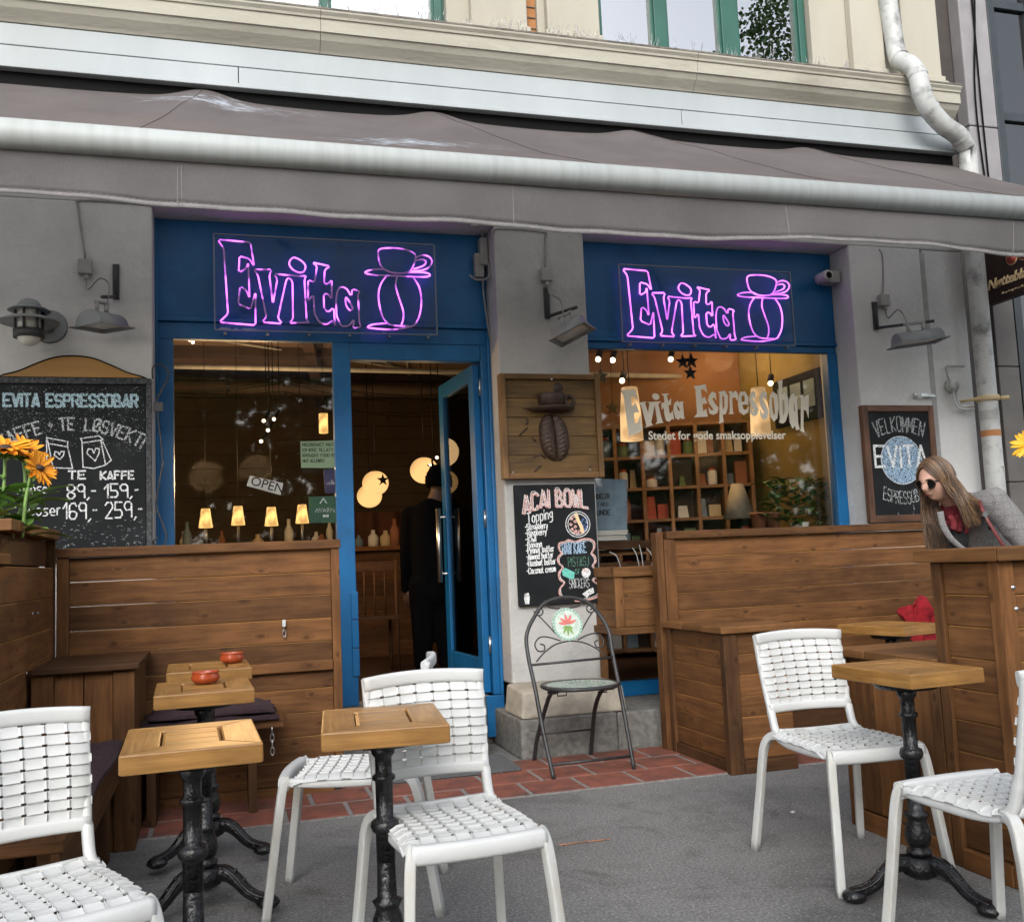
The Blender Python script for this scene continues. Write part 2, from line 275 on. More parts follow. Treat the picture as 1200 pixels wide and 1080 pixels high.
# awning cloth: grey-brown canvas, faint weave, two pale splashes of bird dirt (places given in metres)
def canvas(name, c1, c2, splashes=(), hem=None, seams=()):
    m, n, l, out = nt(name); p = n.new('ShaderNodeBsdfPrincipled'); p.inputs['Roughness'].default_value = .92; p.inputs['Specular IOR Level'].default_value = .2
    tr = n.new('ShaderNodeBsdfTranslucent'); tr.inputs[0].default_value = (.56, .55, .54, 1); ms = n.new('ShaderNodeMixShader'); ms.inputs[0].default_value = .38
    l.new(p.outputs[0], ms.inputs[1]); l.new(tr.outputs[0], ms.inputs[2]); l.new(ms.outputs[0], out.inputs[0]); tc = n.new('ShaderNodeTexCoord')
    a = n.new('ShaderNodeTexNoise'); a.inputs['Scale'].default_value = 2.5; a.inputs['Detail'].default_value = 8; a.inputs['Roughness'].default_value = .7; l.new(tc.outputs['Object'], a.inputs[0])
    r = ramp(n, [(.3, c1), (.7, c2)]); l.new(a.outputs[0], r.inputs[0]); col = r.outputs[0]
    w = n.new('ShaderNodeTexNoise'); w.inputs['Scale'].default_value = 260; mpw = n.new('ShaderNodeMapping'); mpw.inputs['Scale'].default_value = (1, .25, .25)
    l.new(tc.outputs['Object'], mpw.inputs[0]); l.new(mpw.outputs[0], w.inputs[0])
    rw = ramp(n, [(.3, (.80, .80, .80)), (.7, (1.15, 1.15, 1.15))]); l.new(w.outputs[0], rw.inputs[0])
    mu = n.new('ShaderNodeMixRGB'); mu.blend_type = 'MULTIPLY'; mu.inputs[0].default_value = 1; l.new(col, mu.inputs[1]); l.new(rw.outputs[0], mu.inputs[2]); col = mu.outputs[0]
    for (c, sc, colr) in splashes:
        mp = n.new('ShaderNodeMapping'); mp.vector_type = 'POINT'; mp.inputs['Location'].default_value = [-c[i]*sc[i] for i in range(3)]; mp.inputs['Scale'].default_value = sc
        l.new(tc.outputs['Object'], mp.inputs[0]); ln = n.new('ShaderNodeVectorMath'); ln.operation = 'LENGTH'; l.new(mp.outputs[0], ln.inputs[0])
        q = n.new('ShaderNodeTexNoise'); q.inputs['Scale'].default_value = 9; q.inputs['Detail'].default_value = 8; q.inputs['Roughness'].default_value = .75
        mq = n.new('ShaderNodeMapping'); mq.inputs['Scale'].default_value = (1, 3, 3); l.new(tc.outputs['Object'], mq.inputs[0]); l.new(mq.outputs[0], q.inputs[0])
        sb = n.new('ShaderNodeMath'); sb.operation = 'MULTIPLY_ADD'; sb.inputs[1].default_value = -.20; l.new(ln.outputs['Value'], sb.inputs[0]); l.new(q.outputs[0], sb.inputs[2])
        rr = ramp(n, [(.40, (0, 0, 0)), (.52, (1, 1, 1))]); l.new(sb.outputs[0], rr.inputs[0])
        mx = n.new('ShaderNodeMixRGB'); l.new(rr.outputs[0], mx.inputs[0]); l.new(col, mx.inputs[1]); mx.inputs[2].default_value = (*colr, 1); col = mx.outputs[0]
    l.new(col, p.inputs['Base Color'])
    b = n.new('ShaderNodeBump'); b.inputs['Strength'].default_value = .2; b.inputs['Distance'].default_value = .003; l.new(w.outputs[0], b.inputs['Height']); l.new(b.outputs[0], p.inputs['Normal'])
    MATS[name] = m
_AO = Vector((2, 5.8, 3.9)); _s1 = S(262, 113, 'y', 5.5)-_AO; _s2 = S(482, 158, 'y', 4.85)-_AO
canvas('canvas', (.135, .118, .115), (.20, .178, .172), [(_s1, (1.7, 2.6, 5), (.62, .68, .75)), (_s2, (1.7, 3.2, 6), (.58, .67, .73)), (S(1000, 190, 'y', 4.9)-_AO, (3, 5, 9), (.5, .5, .5))])
canvas('valance', (.135, .129, .130), (.185, .177, .178)); M('hem', (.205, .195, .194), (.17, .163, .162), 30, .9); M('thread', (.36, .35, .34), None, 30, .9)
# tweed coat with a faint check
def tweed():
    m, n, l, out = nt('tweed'); p = n.new('ShaderNodeBsdfPrincipled'); p.inputs['Roughness'].default_value = .95; l.new(p.outputs[0], out.inputs[0]); p.inputs['Specular IOR Level'].default_value = .15
    tc = n.new('ShaderNodeTexCoord'); a = n.new('ShaderNodeTexNoise'); a.inputs['Scale'].default_value = 220; l.new(tc.outputs['Object'], a.inputs[0])
    r = ramp(n, [(.35, (.135, .131, .130)), (.65, (.265, .257, .254))]); l.new(a.outputs[0], r.inputs[0])
    k = n.new('ShaderNodeTexBrick'); k.inputs['Scale'].default_value = 13; k.offset = 0; k.inputs['Mortar Size'].default_value = .02; k.inputs['Brick Width'].default_value = .45; k.inputs['Row Height'].default_value = .45
    k.inputs['Color1'].default_value = k.inputs['Color2'].default_value = (1, 1, 1, 1); k.inputs['Mortar'].default_value = (.80, .75, .75, 1)
    mp = n.new('ShaderNodeMapping'); mp.inputs['Rotation'].default_value = (rad(90), 0, rad(0)); l.new(tc.outputs['Object'], mp.inputs[0]); l.new(mp.outputs[0], k.inputs[0])
    mu = n.new('ShaderNodeMixRGB'); mu.blend_type = 'MULTIPLY'; mu.inputs[0].default_value = 1; l.new(r.outputs[0], mu.inputs[1]); l.new(k.outputs[0], mu.inputs[2]); l.new(mu.outputs[0], p.inputs['Base Color'])
    b = n.new('ShaderNodeBump'); b.inputs['Strength'].default_value = .4; b.inputs['Distance'].default_value = .003; l.new(a.outputs[0], b.inputs['Height']); l.new(b.outputs[0], p.inputs['Normal'])
    MATS['tweed'] = m
tweed()
# ---------------------------------------------------------------- mesh builder
COL = SC.collection
RNG = random.Random(11)
class MB:
    def __init__(s): s.v = []; s.f = []; s.uv = []; s.mi = []; s.rn = []; s.sm = []
    def face(s, idx, uv=None, mi=0, rn=None, sm=False):
        s.f.append(tuple(idx)); s.uv.append(uv or [(0, 0)]*len(idx)); s.mi.append(mi); s.rn.append(RNG.random() if rn is None else rn); s.sm.append(sm)
    def hexa(s, P, mi=0, rn=None, mis=None):
        """8 points: bottom ring 0-3, top ring 4-7; uv along the longest edge"""
        P = [Vector(p) for p in P]; b = len(s.v); s.v += [tuple(p) for p in P]
        rn = RNG.random() if rn is None else rn
        ex, ey, ez = (P[1]-P[0]), (P[3]-P[0]), (P[4]-P[0]); L = [ex.length, ey.length, ez.length]; a = L.index(max(L))
        ou, ov = RNG.random()*40, RNG.random()*40; c = [(0, 0, 0), (L[0], 0, 0), (L[0], L[1], 0), (0, L[1], 0)]; c += [(x, y, L[2]) for x, y, z in c]
        for k, (q, nrm) in enumerate([((0, 3, 2, 1), 2), ((4, 5, 6, 7), 2), ((0, 1, 5, 4), 1), ((1, 2, 6, 5), 0), ((2, 3, 7, 6), 1), ((3, 0, 4, 7), 0)]):
            ax = [i for i in range(3) if i != nrm]
            if a in ax: u, w = a, [i for i in ax if i != a][0]
            else: u, w = ax
            s.face([b+i for i in q], [(c[i][u]+ou, c[i][w]+ov+(nrm*.37)) for i in q], (mis[k] if mis else mi), rn)
    def box(s, x0, x1, y0, y1, z0, z1, mi=0, rn=None, mis=None):
        s.hexa([(x0, y0, z0), (x1, y0, z0), (x1, y1, z0), (x0, y1, z0), (x0, y0, z1), (x1, y0, z1), (x1, y1, z1), (x0, y1, z1)], mi, rn, mis)
    def obox(s, c, d, rz=0, rx=0, ry=0, mi=0, rn=None):
        R = Matrix.Rotation(rz, 3, 'Z') @ Matrix.Rotation(rx, 3, 'X') @ Matrix.Rotation(ry, 3, 'Y'); c = Vector(c); h = [x/2 for x in d]
        s.hexa([c + R @ Vector((sx*h[0], sy*h[1], sz*h[2])) for sz in (-1, 1) for sx, sy in ((-1, -1), (1, -1), (1, 1), (-1, 1))], mi, rn)
    def tube(s, path, r, n=8, mi=0, closed=False, cap=True, rb=None, side=None, sq=0, sm=True):
        P = [Vector(p) for p in path]; N = len(P); R = r if isinstance(r, (list, tuple)) else [r]*N; RB = rb if isinstance(rb, (list, tuple)) else ([rb]*N if rb else R)
        b = len(s.v); rn = RNG.random(); prev = Vector(side) if side else None; ln = 0
        for i in range(N):
            t = (P[(i+1) % N]-P[i-1]) if closed else (P[min(i+1, N-1)]-P[max(i-1, 0)])
            if t.length < 1e-9: t = Vector((0, 0, 1))
            t.normalize()
            if prev is None: prev = Vector((0, 0, 1)) if abs(t.z) < .9 else Vector((1, 0, 0))
            a = prev - t*prev.dot(t)
            if a.length < 1e-6: a = t.orthogonal()
            a.normalize(); c = t.cross(a); prev = a
            for k in range(n):
                w = 2*math.pi*(k+.5)/n; ca, sa = math.cos(w), math.sin(w)
                if sq: e = 1-sq*.72; ca = math.copysign(abs(ca)**e, ca); sa = math.copysign(abs(sa)**e, sa)
                s.v.append(tuple(P[i]+a*ca*R[i]+c*sa*RB[i]))
        for i in range(N if closed else N-1):
            j = (i+1) % N; d = (P[j]-P[i]).length
            for k in range(n):
                k2 = (k+1) % n; s.face([b+i*n+k, b+i*n+k2, b+j*n+k2, b+j*n+k], [(ln, k/n), (ln, (k+1)/n), (ln+d, (k+1)/n), (ln+d, k/n)], mi, rn, sm)
            ln += d
        if cap and not closed:
            s.face([b+k for k in range(n)][::-1], None, mi, rn); s.face([b+(N-1)*n+k for k in range(n)], None, mi, rn)
    def lathe(s, prof, c=(0, 0, 0), n=24, mi=0, axis='z', sm=True, flute=0):
        b = len(s.v); c = Vector(c); rn = RNG.random(); N = len(prof)
        for r, h in prof:
            for k in range(n):
                a = 2*math.pi*k/n; rr = r*(1-flute*(k % 2)); x, y = rr*math.cos(a), rr*math.sin(a)
                p = {'z': (x, y, h), 'y': (x, h, y), 'x': (h, x, y)}[axis]; s.v.append(tuple(c+Vector(p)))
        for i in range(N-1):
            for k in range(n):
                k2 = (k+1) % n; q = [b+i*n+k, b+i*n+k2, b+(i+1)*n+k2, b+(i+1)*n+k]
                s.face(q if axis != 'y' else q[::-1], [(i/N, k/n)]*4, mi, rn, sm)
        for i, rev in ((0, 1), (N-1, 0)):
            if prof[i][0] > 1e-5:
                q = [b+i*n+k for k in range(n)]; s.face(q[::-1] if rev else q, None, mi, rn)
    def prism(s, poly, a, b_, fn, mi=0, rn=None, smi=None):
        """poly of (u,v) swept from depth a to b_; fn(u,v,d)->xyz"""
        rn = RNG.random() if rn is None else rn; b = len(s.v); n = len(poly); ou = RNG.random()*30
        for d in (a, b_): s.v += [tuple(fn(u, v, d)) for u, v in poly]
        uv = [(u+ou, v+ou) for u, v in poly]
        s.face([b+i for i in range(n)], uv, mi, rn); s.face([b+n+i for i in range(n)][::-1], uv[::-1], mi, rn)
        for i in range(n):
            j = (i+1) % n; L = math.hypot(poly[j][0]-poly[i][0], poly[j][1]-poly[i][1])
            s.face([b+j, b+i, b+n+i, b+n+j], [(ou+L, 0), (ou, 0), (ou, abs(b_-a)), (ou+L, abs(b_-a))], mi if smi is None else smi, rn)
    def ribbon(s, pts, w, y, mi=0, fn=None):
        """flat chalk stroke in the x-z plane at depth y"""
        h = w/2; s.rb = getattr(s, 'rb', 0)
        for (x0, z0), (x1, z1) in zip(pts[:-1], pts[1:]):
            dx, dz = x1-x0, z1-z0; L = math.hypot(dx, dz) or 1e-6; dx /= L; dz /= L; e = h*.7
            q = [(x0-dx*e-dz*h, z0-dz*e+dx*h), (x0-dx*e+dz*h, z0-dz*e-dx*h), (x1+dx*e+dz*h, z1+dz*e-dx*h), (x1+dx*e-dz*h, z1+dz*e+dx*h)]
            s.rb += 1; yy = y-(s.rb % 37)*2.5e-5; b = len(s.v); s.v += [(p[0], yy, p[1]) for p in q]; s.face([b, b+1, b+2, b+3], None, mi)
    def grid(s, nu, nv, fn, mi=0, sm=True, flip=False, rn=None, uvs=(1, 1)):
        b = len(s.v); rn = RNG.random() if rn is None else rn
        for j in range(nv+1):
            for i in range(nu+1): s.v.append(tuple(fn(i/nu, j/nv)))
        for j in range(nv):
            for i in range(nu):
                q = [b+j*(nu+1)+i, b+j*(nu+1)+i+1, b+(j+1)*(nu+1)+i+1, b+(j+1)*(nu+1)+i]
                uv = [(i/nu*uvs[0], j/nv*uvs[1]), ((i+1)/nu*uvs[0], j/nv*uvs[1]), ((i+1)/nu*uvs[0], (j+1)/nv*uvs[1]), (i/nu*uvs[0], (j+1)/nv*uvs[1])]
                s.face(q[::-1] if flip else q, uv[::-1] if flip else uv, mi, rn, sm)
    def ball(s, c, r, n=16, m=10, mi=0, sc=(1, 1, 1)):
        b = len(s.v); c = Vector(c); rn = RNG.random()
        for j in range(m+1):
            t = math.pi*j/m
            for i in range(n):
                a = 2*math.pi*i/n; s.v.append(tuple(c+Vector((r*sc[0]*math.sin(t)*math.cos(a), r*sc[1]*math.sin(t)*math.sin(a), r*sc[2]*math.cos(t)))))
        for j in range(m):
            for i in range(n):
                k = (i+1) % n; s.face([b+j*n+i, b+(j+1)*n+i, b+(j+1)*n+k, b+j*n+k], None, mi, rn, True)
    def build(s, name, mats, parent=None, bevel=0, org=None, solid=0, sub=0):
        me = bpy.data.meshes.new(name); o = bpy.data.objects.new(name, me); COL.objects.link(o)
        p = Vector(org) if org is not None else Vector((0, 0, 0))
        if parent is not None:
            o.parent = parent; q = parent
            while q is not None: p = p + q.location; q = q.parent
            vv = [tuple(Vector(v)-p) for v in s.v]
        else:
            vv = [tuple(Vector(v)-p) for v in s.v]; o.location = p
        me.from_pydata(vv, [], s.f)
        ul = me.uv_layers.new(name='UVMap'); k = 0
        for uv in s.uv:
            for t in uv: ul.data[k].uv = t; k += 1
        at = me.attributes.new('rnd', 'FLOAT', 'FACE'); at.data.foreach_set('value', s.rn)
        me.polygons.foreach_set('material_index', s.mi); me.polygons.foreach_set('use_smooth', s.sm)
        for m in (mats if isinstance(mats, (list, tuple)) else [mats]): me.materials.append(MATS[m])
        me.update()
        if solid: q = o.modifiers.new('thick', 'SOLIDIFY'); q.thickness = solid; q.offset = 0
        if bevel: q = o.modifiers.new('bevel', 'BEVEL'); q.width = bevel; q.segments = 2; q.limit_method = 'ANGLE'; q.angle_limit = rad(40)
        if sub: q = o.modifiers.new('sub', 'SUBSURF'); q.levels = sub; q.render_levels = sub
        return o
def tag(o, label=None, cat=None, group=None, kind=None):
    if label: o['label'] = label
    if cat: o['category'] = cat
    if group: o['group'] = group
    if kind: o['kind'] = kind
    return o
def thing(name, label, cat, loc=(0, 0, 0), rz=0, group=None):
    o = bpy.data.objects.new(name, None); o.empty_display_size = .1; COL.objects.link(o); o.location = loc; o.rotation_euler = (0, 0, rz)
    return tag(o, label, cat, group)
def dup(root, loc, rz, label, group=None):
    def cp(o, par):
        c = o.copy(); COL.objects.link(c)
        if par is not None: c.parent = par
        for ch in o.children: cp(ch, c)
        return c
    r = cp(root, None); r.location = loc; r.rotation_euler = (0, 0, rz); r['label'] = label
    if group: r['group'] = group
    return r
def arc(cx, cy, r, a0, a1, n=12, ry=None):
    return [(cx+r*math.cos(rad(a0+(a1-a0)*i/n)), cy+(ry or r)*math.sin(rad(a0+(a1-a0)*i/n))) for i in range(n+1)]
def smooth(pts, n=4, closed=False):
    """Catmull-Rom through the points"""
    P = [Vector(p) for p in pts]; N = len(P); out = []
    for i in range(N if closed else N-1):
        a, b, c, d = (P[(i-1) % N], P[i], P[(i+1) % N], P[(i+2) % N]) if closed else (P[max(i-1, 0)], P[i], P[i+1], P[min(i+2, N-1)])
        for k in range(n):
            t = k/n; out.append(.5*((2*b)+(c-a)*t+(2*a-5*b+4*c-d)*t*t+(3*b-a-3*c+d)*t**3))
    if not closed: out.append(P[-1])
    return out
def curve_mesh(name, polys, ext, mat, parent=None, org=(0, 0, 0), text=None, size=1, offset=0, shear=0, rot=None, align='LEFT', warp=None, spacing=1):
    """filled outlines (holes allowed) or text -> one mesh standing in the x-z plane, facing -y"""
    if text is None:
        cu = bpy.data.curves.new(name, 'CURVE'); cu.dimensions = '2D'; cu.fill_mode = 'BOTH'
        for pl in polys:
            sp = cu.splines.new('POLY'); sp.points.add(len(pl)-1); sp.use_cyclic_u = True
            for q, (x, z) in zip(sp.points, pl): q.co = (x, z, 0, 1)
    else:
        cu = bpy.data.curves.new(name, 'FONT'); cu.body = text; cu.size = size; cu.offset = offset; cu.shear = shear; cu.align_x = align; cu.space_character = spacing; cu.resolution_u = 3
    cu.extrude = ext
    t = bpy.data.objects.new('tmp', cu); COL.objects.link(t)
    bpy.context.view_layer.update()
    me = bpy.data.meshes.new_from_object(t.evaluated_get(bpy.context.evaluated_depsgraph_get())); bpy.data.objects.remove(t); bpy.data.curves.remove(cu)
    me.name = name; R = rot or Matrix.Identity(3)
    for v in me.vertices:
        x, z = v.co.x, v.co.y
        if warp: x, z = warp(x, z)
        v.co = R @ Vector((x, -v.co.z, z))
    me.materials.clear(); me.materials.append(MATS[mat])
    o = bpy.data.objects.new(name, me); COL.objects.link(o)
    if parent is not None:
        o.parent = parent; q = parent; p = Vector(org)
        while q is not None: p = p-q.location; q = q.parent
        o.location = p
    else: o.location = org
    return o
# ---------------------------------------------------------------- chalk handwriting: one-line letters, x 0-4, baseline 2, caps 8
GL = {'A': '02 28 42|13 33', 'B': '02 08 28 37 36 25 05|25 44 43 32 02', 'C': '47 38 18 07 03 12 32 43', 'D': '02 08 28 46 44 22 02', 'E': '48 08 02 42|05 35', 'F': '48 08 02|05 35', 'G': '47 38 18 07 03 12 32 44 24',
 'H': '02 08|42 48|05 45', 'I': '02 08', 'J': '38 33 22 12 03', 'K': '02 08|48 05 42', 'L': '08 02 42', 'M': '02 08 24 48 42', 'N': '02 08 42 48', 'O': '18 07 03 12 32 43 47 38 18', 'Ø': '18 07 03 12 32 43 47 38 18|02 48',
 'P': '02 08 38 47 46 35 05', 'R': '02 08 38 47 46 35 05|25 42', 'S': '47 38 18 07 06 15 35 44 43 32 12 03', 'T': '08 48|28 22', 'U': '08 03 12 32 43 48', 'V': '08 22 48', 'W': '08 12 26 32 48', 'Y': '08 25 48|25 22',
 '1': '06 28 22', '2': '07 18 38 47 46 02 42', '3': '07 18 38 47 46 35 15|35 44 43 32 12 03', '5': '48 08 05 35 44 43 32 02', '6': '47 38 18 07 03 12 32 43 44 35 15 04', '8': '25 06 07 18 38 47 46 25 44 43 32 12 03 04 25', '9': '46 35 15 06 07 18 38 47 46 42',
 'a': '36 16 05 03 12 32|36 32', 'b': '08 02 22 33 35 26 06', 'c': '36 16 05 03 12 32', 'd': '38 32 12 03 05 16 36', 'e': '04 34 35 26 16 05 03 12 32', 'f': '38 28 17 12|05 25', 'g': '36 16 05 04 13 33|36 31 20 00', 'h': '08 02|05 16 26 35 32',
 'i': '06 02|08 07', 'k': '08 02|36 04 32', 'l': '08 02', 'm': '02 06|05 16 25 22|25 36 45 42', 'n': '02 06|05 16 26 35 32', 'o': '16 05 03 12 22 33 35 26 16', 'p': '00 06 26 35 33 22 02', 'r': '02 06|04 16 26', 's': '36 16 05 14 24 33 22 02',
 't': '18 13 22 32|06 26', 'u': '06 03 12 22 32 36|36 32', 'w': '06 12 24 32 46', 'y': '06 13|36 10', 'z': '06 36 02 32', 'v': '06 12 26', 'x': '06 32|02 36', ',': '12 01', '-': '05 25', '!': '08 04|03 02', '+': '15 35|24 26', '.': '02 12', '/': '02 48', ' ': ''}
def stroke_text(mb, txt, x0, z0, h, wid=None, weight=.1, y=0, mi=0, fn=None, jit=.34, seed=1, cond=1.0, double=0):
    """writes txt from x0 on the baseline z0, cap height h; returns the end x. wid fits the line to a width."""
    rg = random.Random(seed); k = h/6; adv = []; x = 0
    for c in txt:
        g = GL.get(c, ''); mxx = max([int(p[0]) for p in g.replace('|', ' ').split()] or [2]); adv.append(x); x += (mxx+1.5)*cond
    tot = max(x-1.5*cond, .1); kx = wid/tot if wid else k
    for c, a in zip(txt, adv):
        dz = rg.uniform(-jit, jit)*.5
        for st in GL.get(c, '').split('|'):
            for rep in range(1+double):
                pts = [(x0+kx*(a+int(p[0])*cond+rg.uniform(-jit, jit)*.35+rep*.25), z0+k*(int(p[1])-2+dz+rg.uniform(-jit, jit)*.35)) for p in st.split()]
                if fn: pts = [fn(*p) for p in pts]
                if len(pts) > 1: mb.ribbon(pts, weight, y, mi)
    return x0+kx*x
# ---------------------------------------------------------------- wooden boards
def planks_x(mb, x0, x1, z0, z1, y0, y1, n, mi=0, ei=1, gap=.0022, face=-1):
    """horizontal boards facing -y with a raw pale top edge"""
    h = (z1-z0)/n
    for i in range(n):
        a, b = z0+i*h, z0+(i+1)*h-gap; rn = RNG.random(); e = .0035
        mb.box(x0, x1, y0, y1, a, b-e, mi, rn)
        mb.hexa([(x0, y0, b-e), (x1, y0, b-e), (x1, y1, b-e), (x0, y1, b-e), (x0, y0+.005, b), (x1, y0+.005, b), (x1, y1, b), (x0, y1, b)], ei, rn)
def planks_y(mb, y0, y1, z0, z1, x0, x1, n, mi=0, ei=1, gap=.0022, sgn=1):
    """boards running along y; sgn is the side (+x or -x) that shows"""
    h = (z1-z0)/n
    for i in range(n):
        a, b = z0+i*h, z0+(i+1)*h-gap; rn = RNG.random(); e = .0035
        mb.box(x0, x1, y0, y1, a, b-e, mi, rn)
        xa, xb = (x0, x1-.005) if sgn > 0 else (x0+.005, x1)
        mb.hexa([(x0, y0, b-e), (x1, y0, b-e), (x1, y1, b-e), (x0, y1, b-e), (xa, y0, b), (xb, y0, b), (xb, y1, b), (xa, y1, b)], ei, rn)
# ================================================================ SETTING
g = MB(); g.box(-120, 120, -120, 120, -.3, 0); tag(g.build('ground', 'asphalt'), kind='structure')
# clay tile strip along the shop front: grout bed with single tiles
g = MB(); g.box(-3.2, 7, 4.662, 5.52, -.02, .0065, 1)
ty = [4.672, 4.945, 5.218]
for j, y in enumerate(ty):
    x = -3.2 + (.14 if j % 2 else 0)
    while x < 6.9:
        w = .270; dz = RNG.uniform(-.0015, .0015)
        g.hexa([(x, y, .0), (x+w, y, .0), (x+w, y+.255, .0), (x, y+.255, .0), (x+.002, y+.002, .010+dz), (x+w-.002, y+.002, .010+dz), (x+w-.002, y+.253, .010-dz), (x+.002, y+.253, .010-dz)], 0)
        x += w+.019
tag(g.build('tile_paving', ['tile_red', 'grout'], bevel=.002), kind='structure')
g = MB()          # a rubbed streak of orange chalk on the road
for k in range(34):
    t = k/33; p = S(658+t*54, 990-t*6, 'z', 0)
    g.obox((p.x+RNG.uniform(-.004, .004), p.y+RNG.uniform(-.006, .006), .0035), (RNG.uniform(.006, .016), RNG.uniform(.004, .014), .001), rz=RNG.uniform(-.8, .8))
tag(g.build('road_mark', 'road_chalk'), kind='structure')

# ---------------------------------------------------------------- the cafe building
B = thing('cafe_building', 'cream and grey corner house with bright blue cafe shopfront', 'building', (0, 6, 0))
ST = 3.26      # top of the shopfront openings
g = MB()
g.box(-6, -.37, 5.85, 6.3, 0, ST); g.box(4.29, 4.895, 5.85, 6.3, 0, ST); g.box(4.915, 5.265, 5.862, 6.3, 0, ST)
g.box(-6, 5.265, 5.852, 6.3, ST, 3.799)
pl = g.build('wall', 'plaster', B, bevel=.012)
g = MB(); g.box(1.675, 2.28, 5.851, 6.2, .38, ST-.002); g.build('pillar', 'plaster_grey', B, bevel=.012)  # middle pillar in a darker grey than the other plaster
g = MB(); g.box(4.885, 4.925, 5.848, 5.87, 0, ST-.03); g.build('conduit', 'box_grey', B)
g = MB(); g.hexa([(1.62, 5.50, .225), (2.27, 5.50, .225), (2.27, 5.86, .225), (1.62, 5.86, .225), (1.64, 5.53, .375), (2.26, 5.53, .375), (2.26, 5.86, .39), (1.64, 5.86, .39)])
g.build('plinth', 'stone_pale', B, bevel=.015)
g = MB(); g.box(1.61, 2.20, 5.49, 6.2, 0, .224); g.box(2.206, 4.9, 5.50, 6.2, 0, .22); g.build('step', 'stone', B, bevel=.012)
g = MB(); g.box(-.37, 1.47, 5.70, 6.3, 0, .30); g.box(1.471, 1.60, 6.08, 6.3, 0, .298); g.build('threshold', 'stone', B, bevel=.01)
# grey metal fascia band with dark joint and pale lip, black shadow gap of the awning cassette below
g = MB()
for (a, b) in ((-6, -3.1), (-3.095, .12), (.124, 3.0), (3.004, 5.19)): g.box(a, b, 5.765, 5.85, 3.995, 4.10)
g.box(-6, 5.22, 5.78, 5.85, 4.112, 4.238); g.box(-6, 5.22, 5.745, 5.85, 3.965, 3.993)
g.build('fascia', 'grey_fascia', B, bevel=.004)
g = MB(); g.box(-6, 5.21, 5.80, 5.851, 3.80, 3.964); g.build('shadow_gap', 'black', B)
# cream cornice: moulded profile swept along the house
prof = [(5.90, 4.24), (5.775, 4.242), (5.765, 4.255), (5.745, 4.275), (5.72, 4.30), (5.705, 4.325), (5.70, 4.335), (5.688, 4.337), (5.688, 4.415), (5.678, 4.418), (5.675, 4.432), (5.664, 4.445), (5.660, 4.450), (5.660, 4.462)]
g = MB()
for a, b in ((-6, -2.2), (-2.197, .6), (.603, 3.1), (3.103, 4.93)): g.prism(prof+[(5.90, 4.462)], a, b, lambda u, v, d: (d, u, v))
prof2 = [(y+.035, z) for y, z in prof]
g.prism(prof2+[(5.90, 4.462)], 4.931, 5.26, lambda u, v, d: (d, u, v))
g.build('cornice', 'cornice_cream', B)
g = MB(); g.box(-6, 4.93, 5.657, 5.9, 4.463, 4.474); g.box(4.931, 5.262, 5.69, 5.9, 4.463, 4.474); g.build('cornice_flashing', 'cornice_top', B)
# upper wall with window openings, pilasters, brick strip
WZ = 4.56
g = MB()
for a, b in ((-6, -1.6), (1.43, 1.98), (2.05, 2.49), (4.15, 5.262)): g.box(a, b, 5.895, 6.2, 4.474, 7.4)
g.box(-1.6, 1.43, 5.90, 6.2, 4.474, WZ); g.box(2.49, 4.15, 5.90, 6.2, 4.474, WZ); g.box(-1.6, 1.43, 5.896, 6.2, 6.6, 7.4); g.box(2.49, 4.15, 5.896, 6.2, 6.6, 7.4)
g.build('upper_wall', 'cream', B, bevel=.006)
g = MB(); g.box(1.98, 2.05, 5.93, 6.15, 4.474, 7.4); g.build('brick_strip', 'brick_orange', B)
g = MB()
for z in [4.5+.075*k for k in range(28)]: g.box(1.981, 2.049, 5.922, 5.929, z, z+.006)
g.build('brick_joint', 'cornice_top', B)
for a, b, d in ((1.58, 1.96, 5.80), (2.10, 2.47, 5.80), (4.45, 4.72, 5.80), (4.90, 5.22, 5.81)):
    g = MB(); g.box(a, b, d+.03, 5.894, 4.60, 7.4); g.box(a-.03, b+.03, d-.005, 5.894, 4.475, 4.555); g.box(a-.018, b+.018, d+.012, 5.894, 4.556, 4.599); g.build('pilaster', 'cream', B, bevel=.008)
def upper_window(x0, x1, mull):
    g = MB(); y0, y1 = 5.955, 6.02
    xs = [x0, x0+.05]+[q for m in mull for q in m]+[x1-.09, x1]
    for a, b in zip(xs[0::2], xs[1::2]): g.box(a, b, y0, y1, WZ, 6.6); g.box(a+.02, b-.02, y0-.02, y0-.001, WZ+.01, 6.6)
    for a, b in zip(xs[1::2][:-1], xs[0::2][1:]): g.box(a, b, y0+.01, y1, WZ, WZ+.035); g.box(a, b, y0+.01, y1, 6.5, 6.6)
    w = g.build('upper_window', 'green_frame', B, bevel=.004)
    g = MB(); g.box(x0+.01, x1-.01, 5.985, 5.99, WZ+.02, 6.55); g.build('pane', 'upper_glass', w)
    g = MB(); g.grid(60, 2, lambda u, v: (x0+(x1-x0)*u, 6.06+.012*math.sin(u*(x1-x0)*60), WZ+.01+2.0*v)); g.build('curtain', 'pane_sky_white', w)  # pale curtain added behind the glass to stand in for reflected sky
upper_window(-1.6, 1.43, [(-.55, -.40), (.62, .70)]); upper_window(2.49, 4.15, [(2.905, 3.04), (3.43, 3.60)])
# rear box of the house keeps the sky out of the room
g = MB(); g.box(-6, 5.26, 6.3, 12.2, 3.3, 3.5); g.box(-6, -5.8, 6.3, 12, 0, 3.3); g.box(-6, 5.26, 12.0, 12.2, 0, 7.4); g.box(-6, 5.26, 6.3, 12.0, 7.2, 7.4); g.box(-6, -5.8, 6.3, 12, 3.5, 7.2); g.box(5.06, 5.26, 6.3, 12, 0, 7.2)
g.build('rear_wall', 'dark_brown', B)
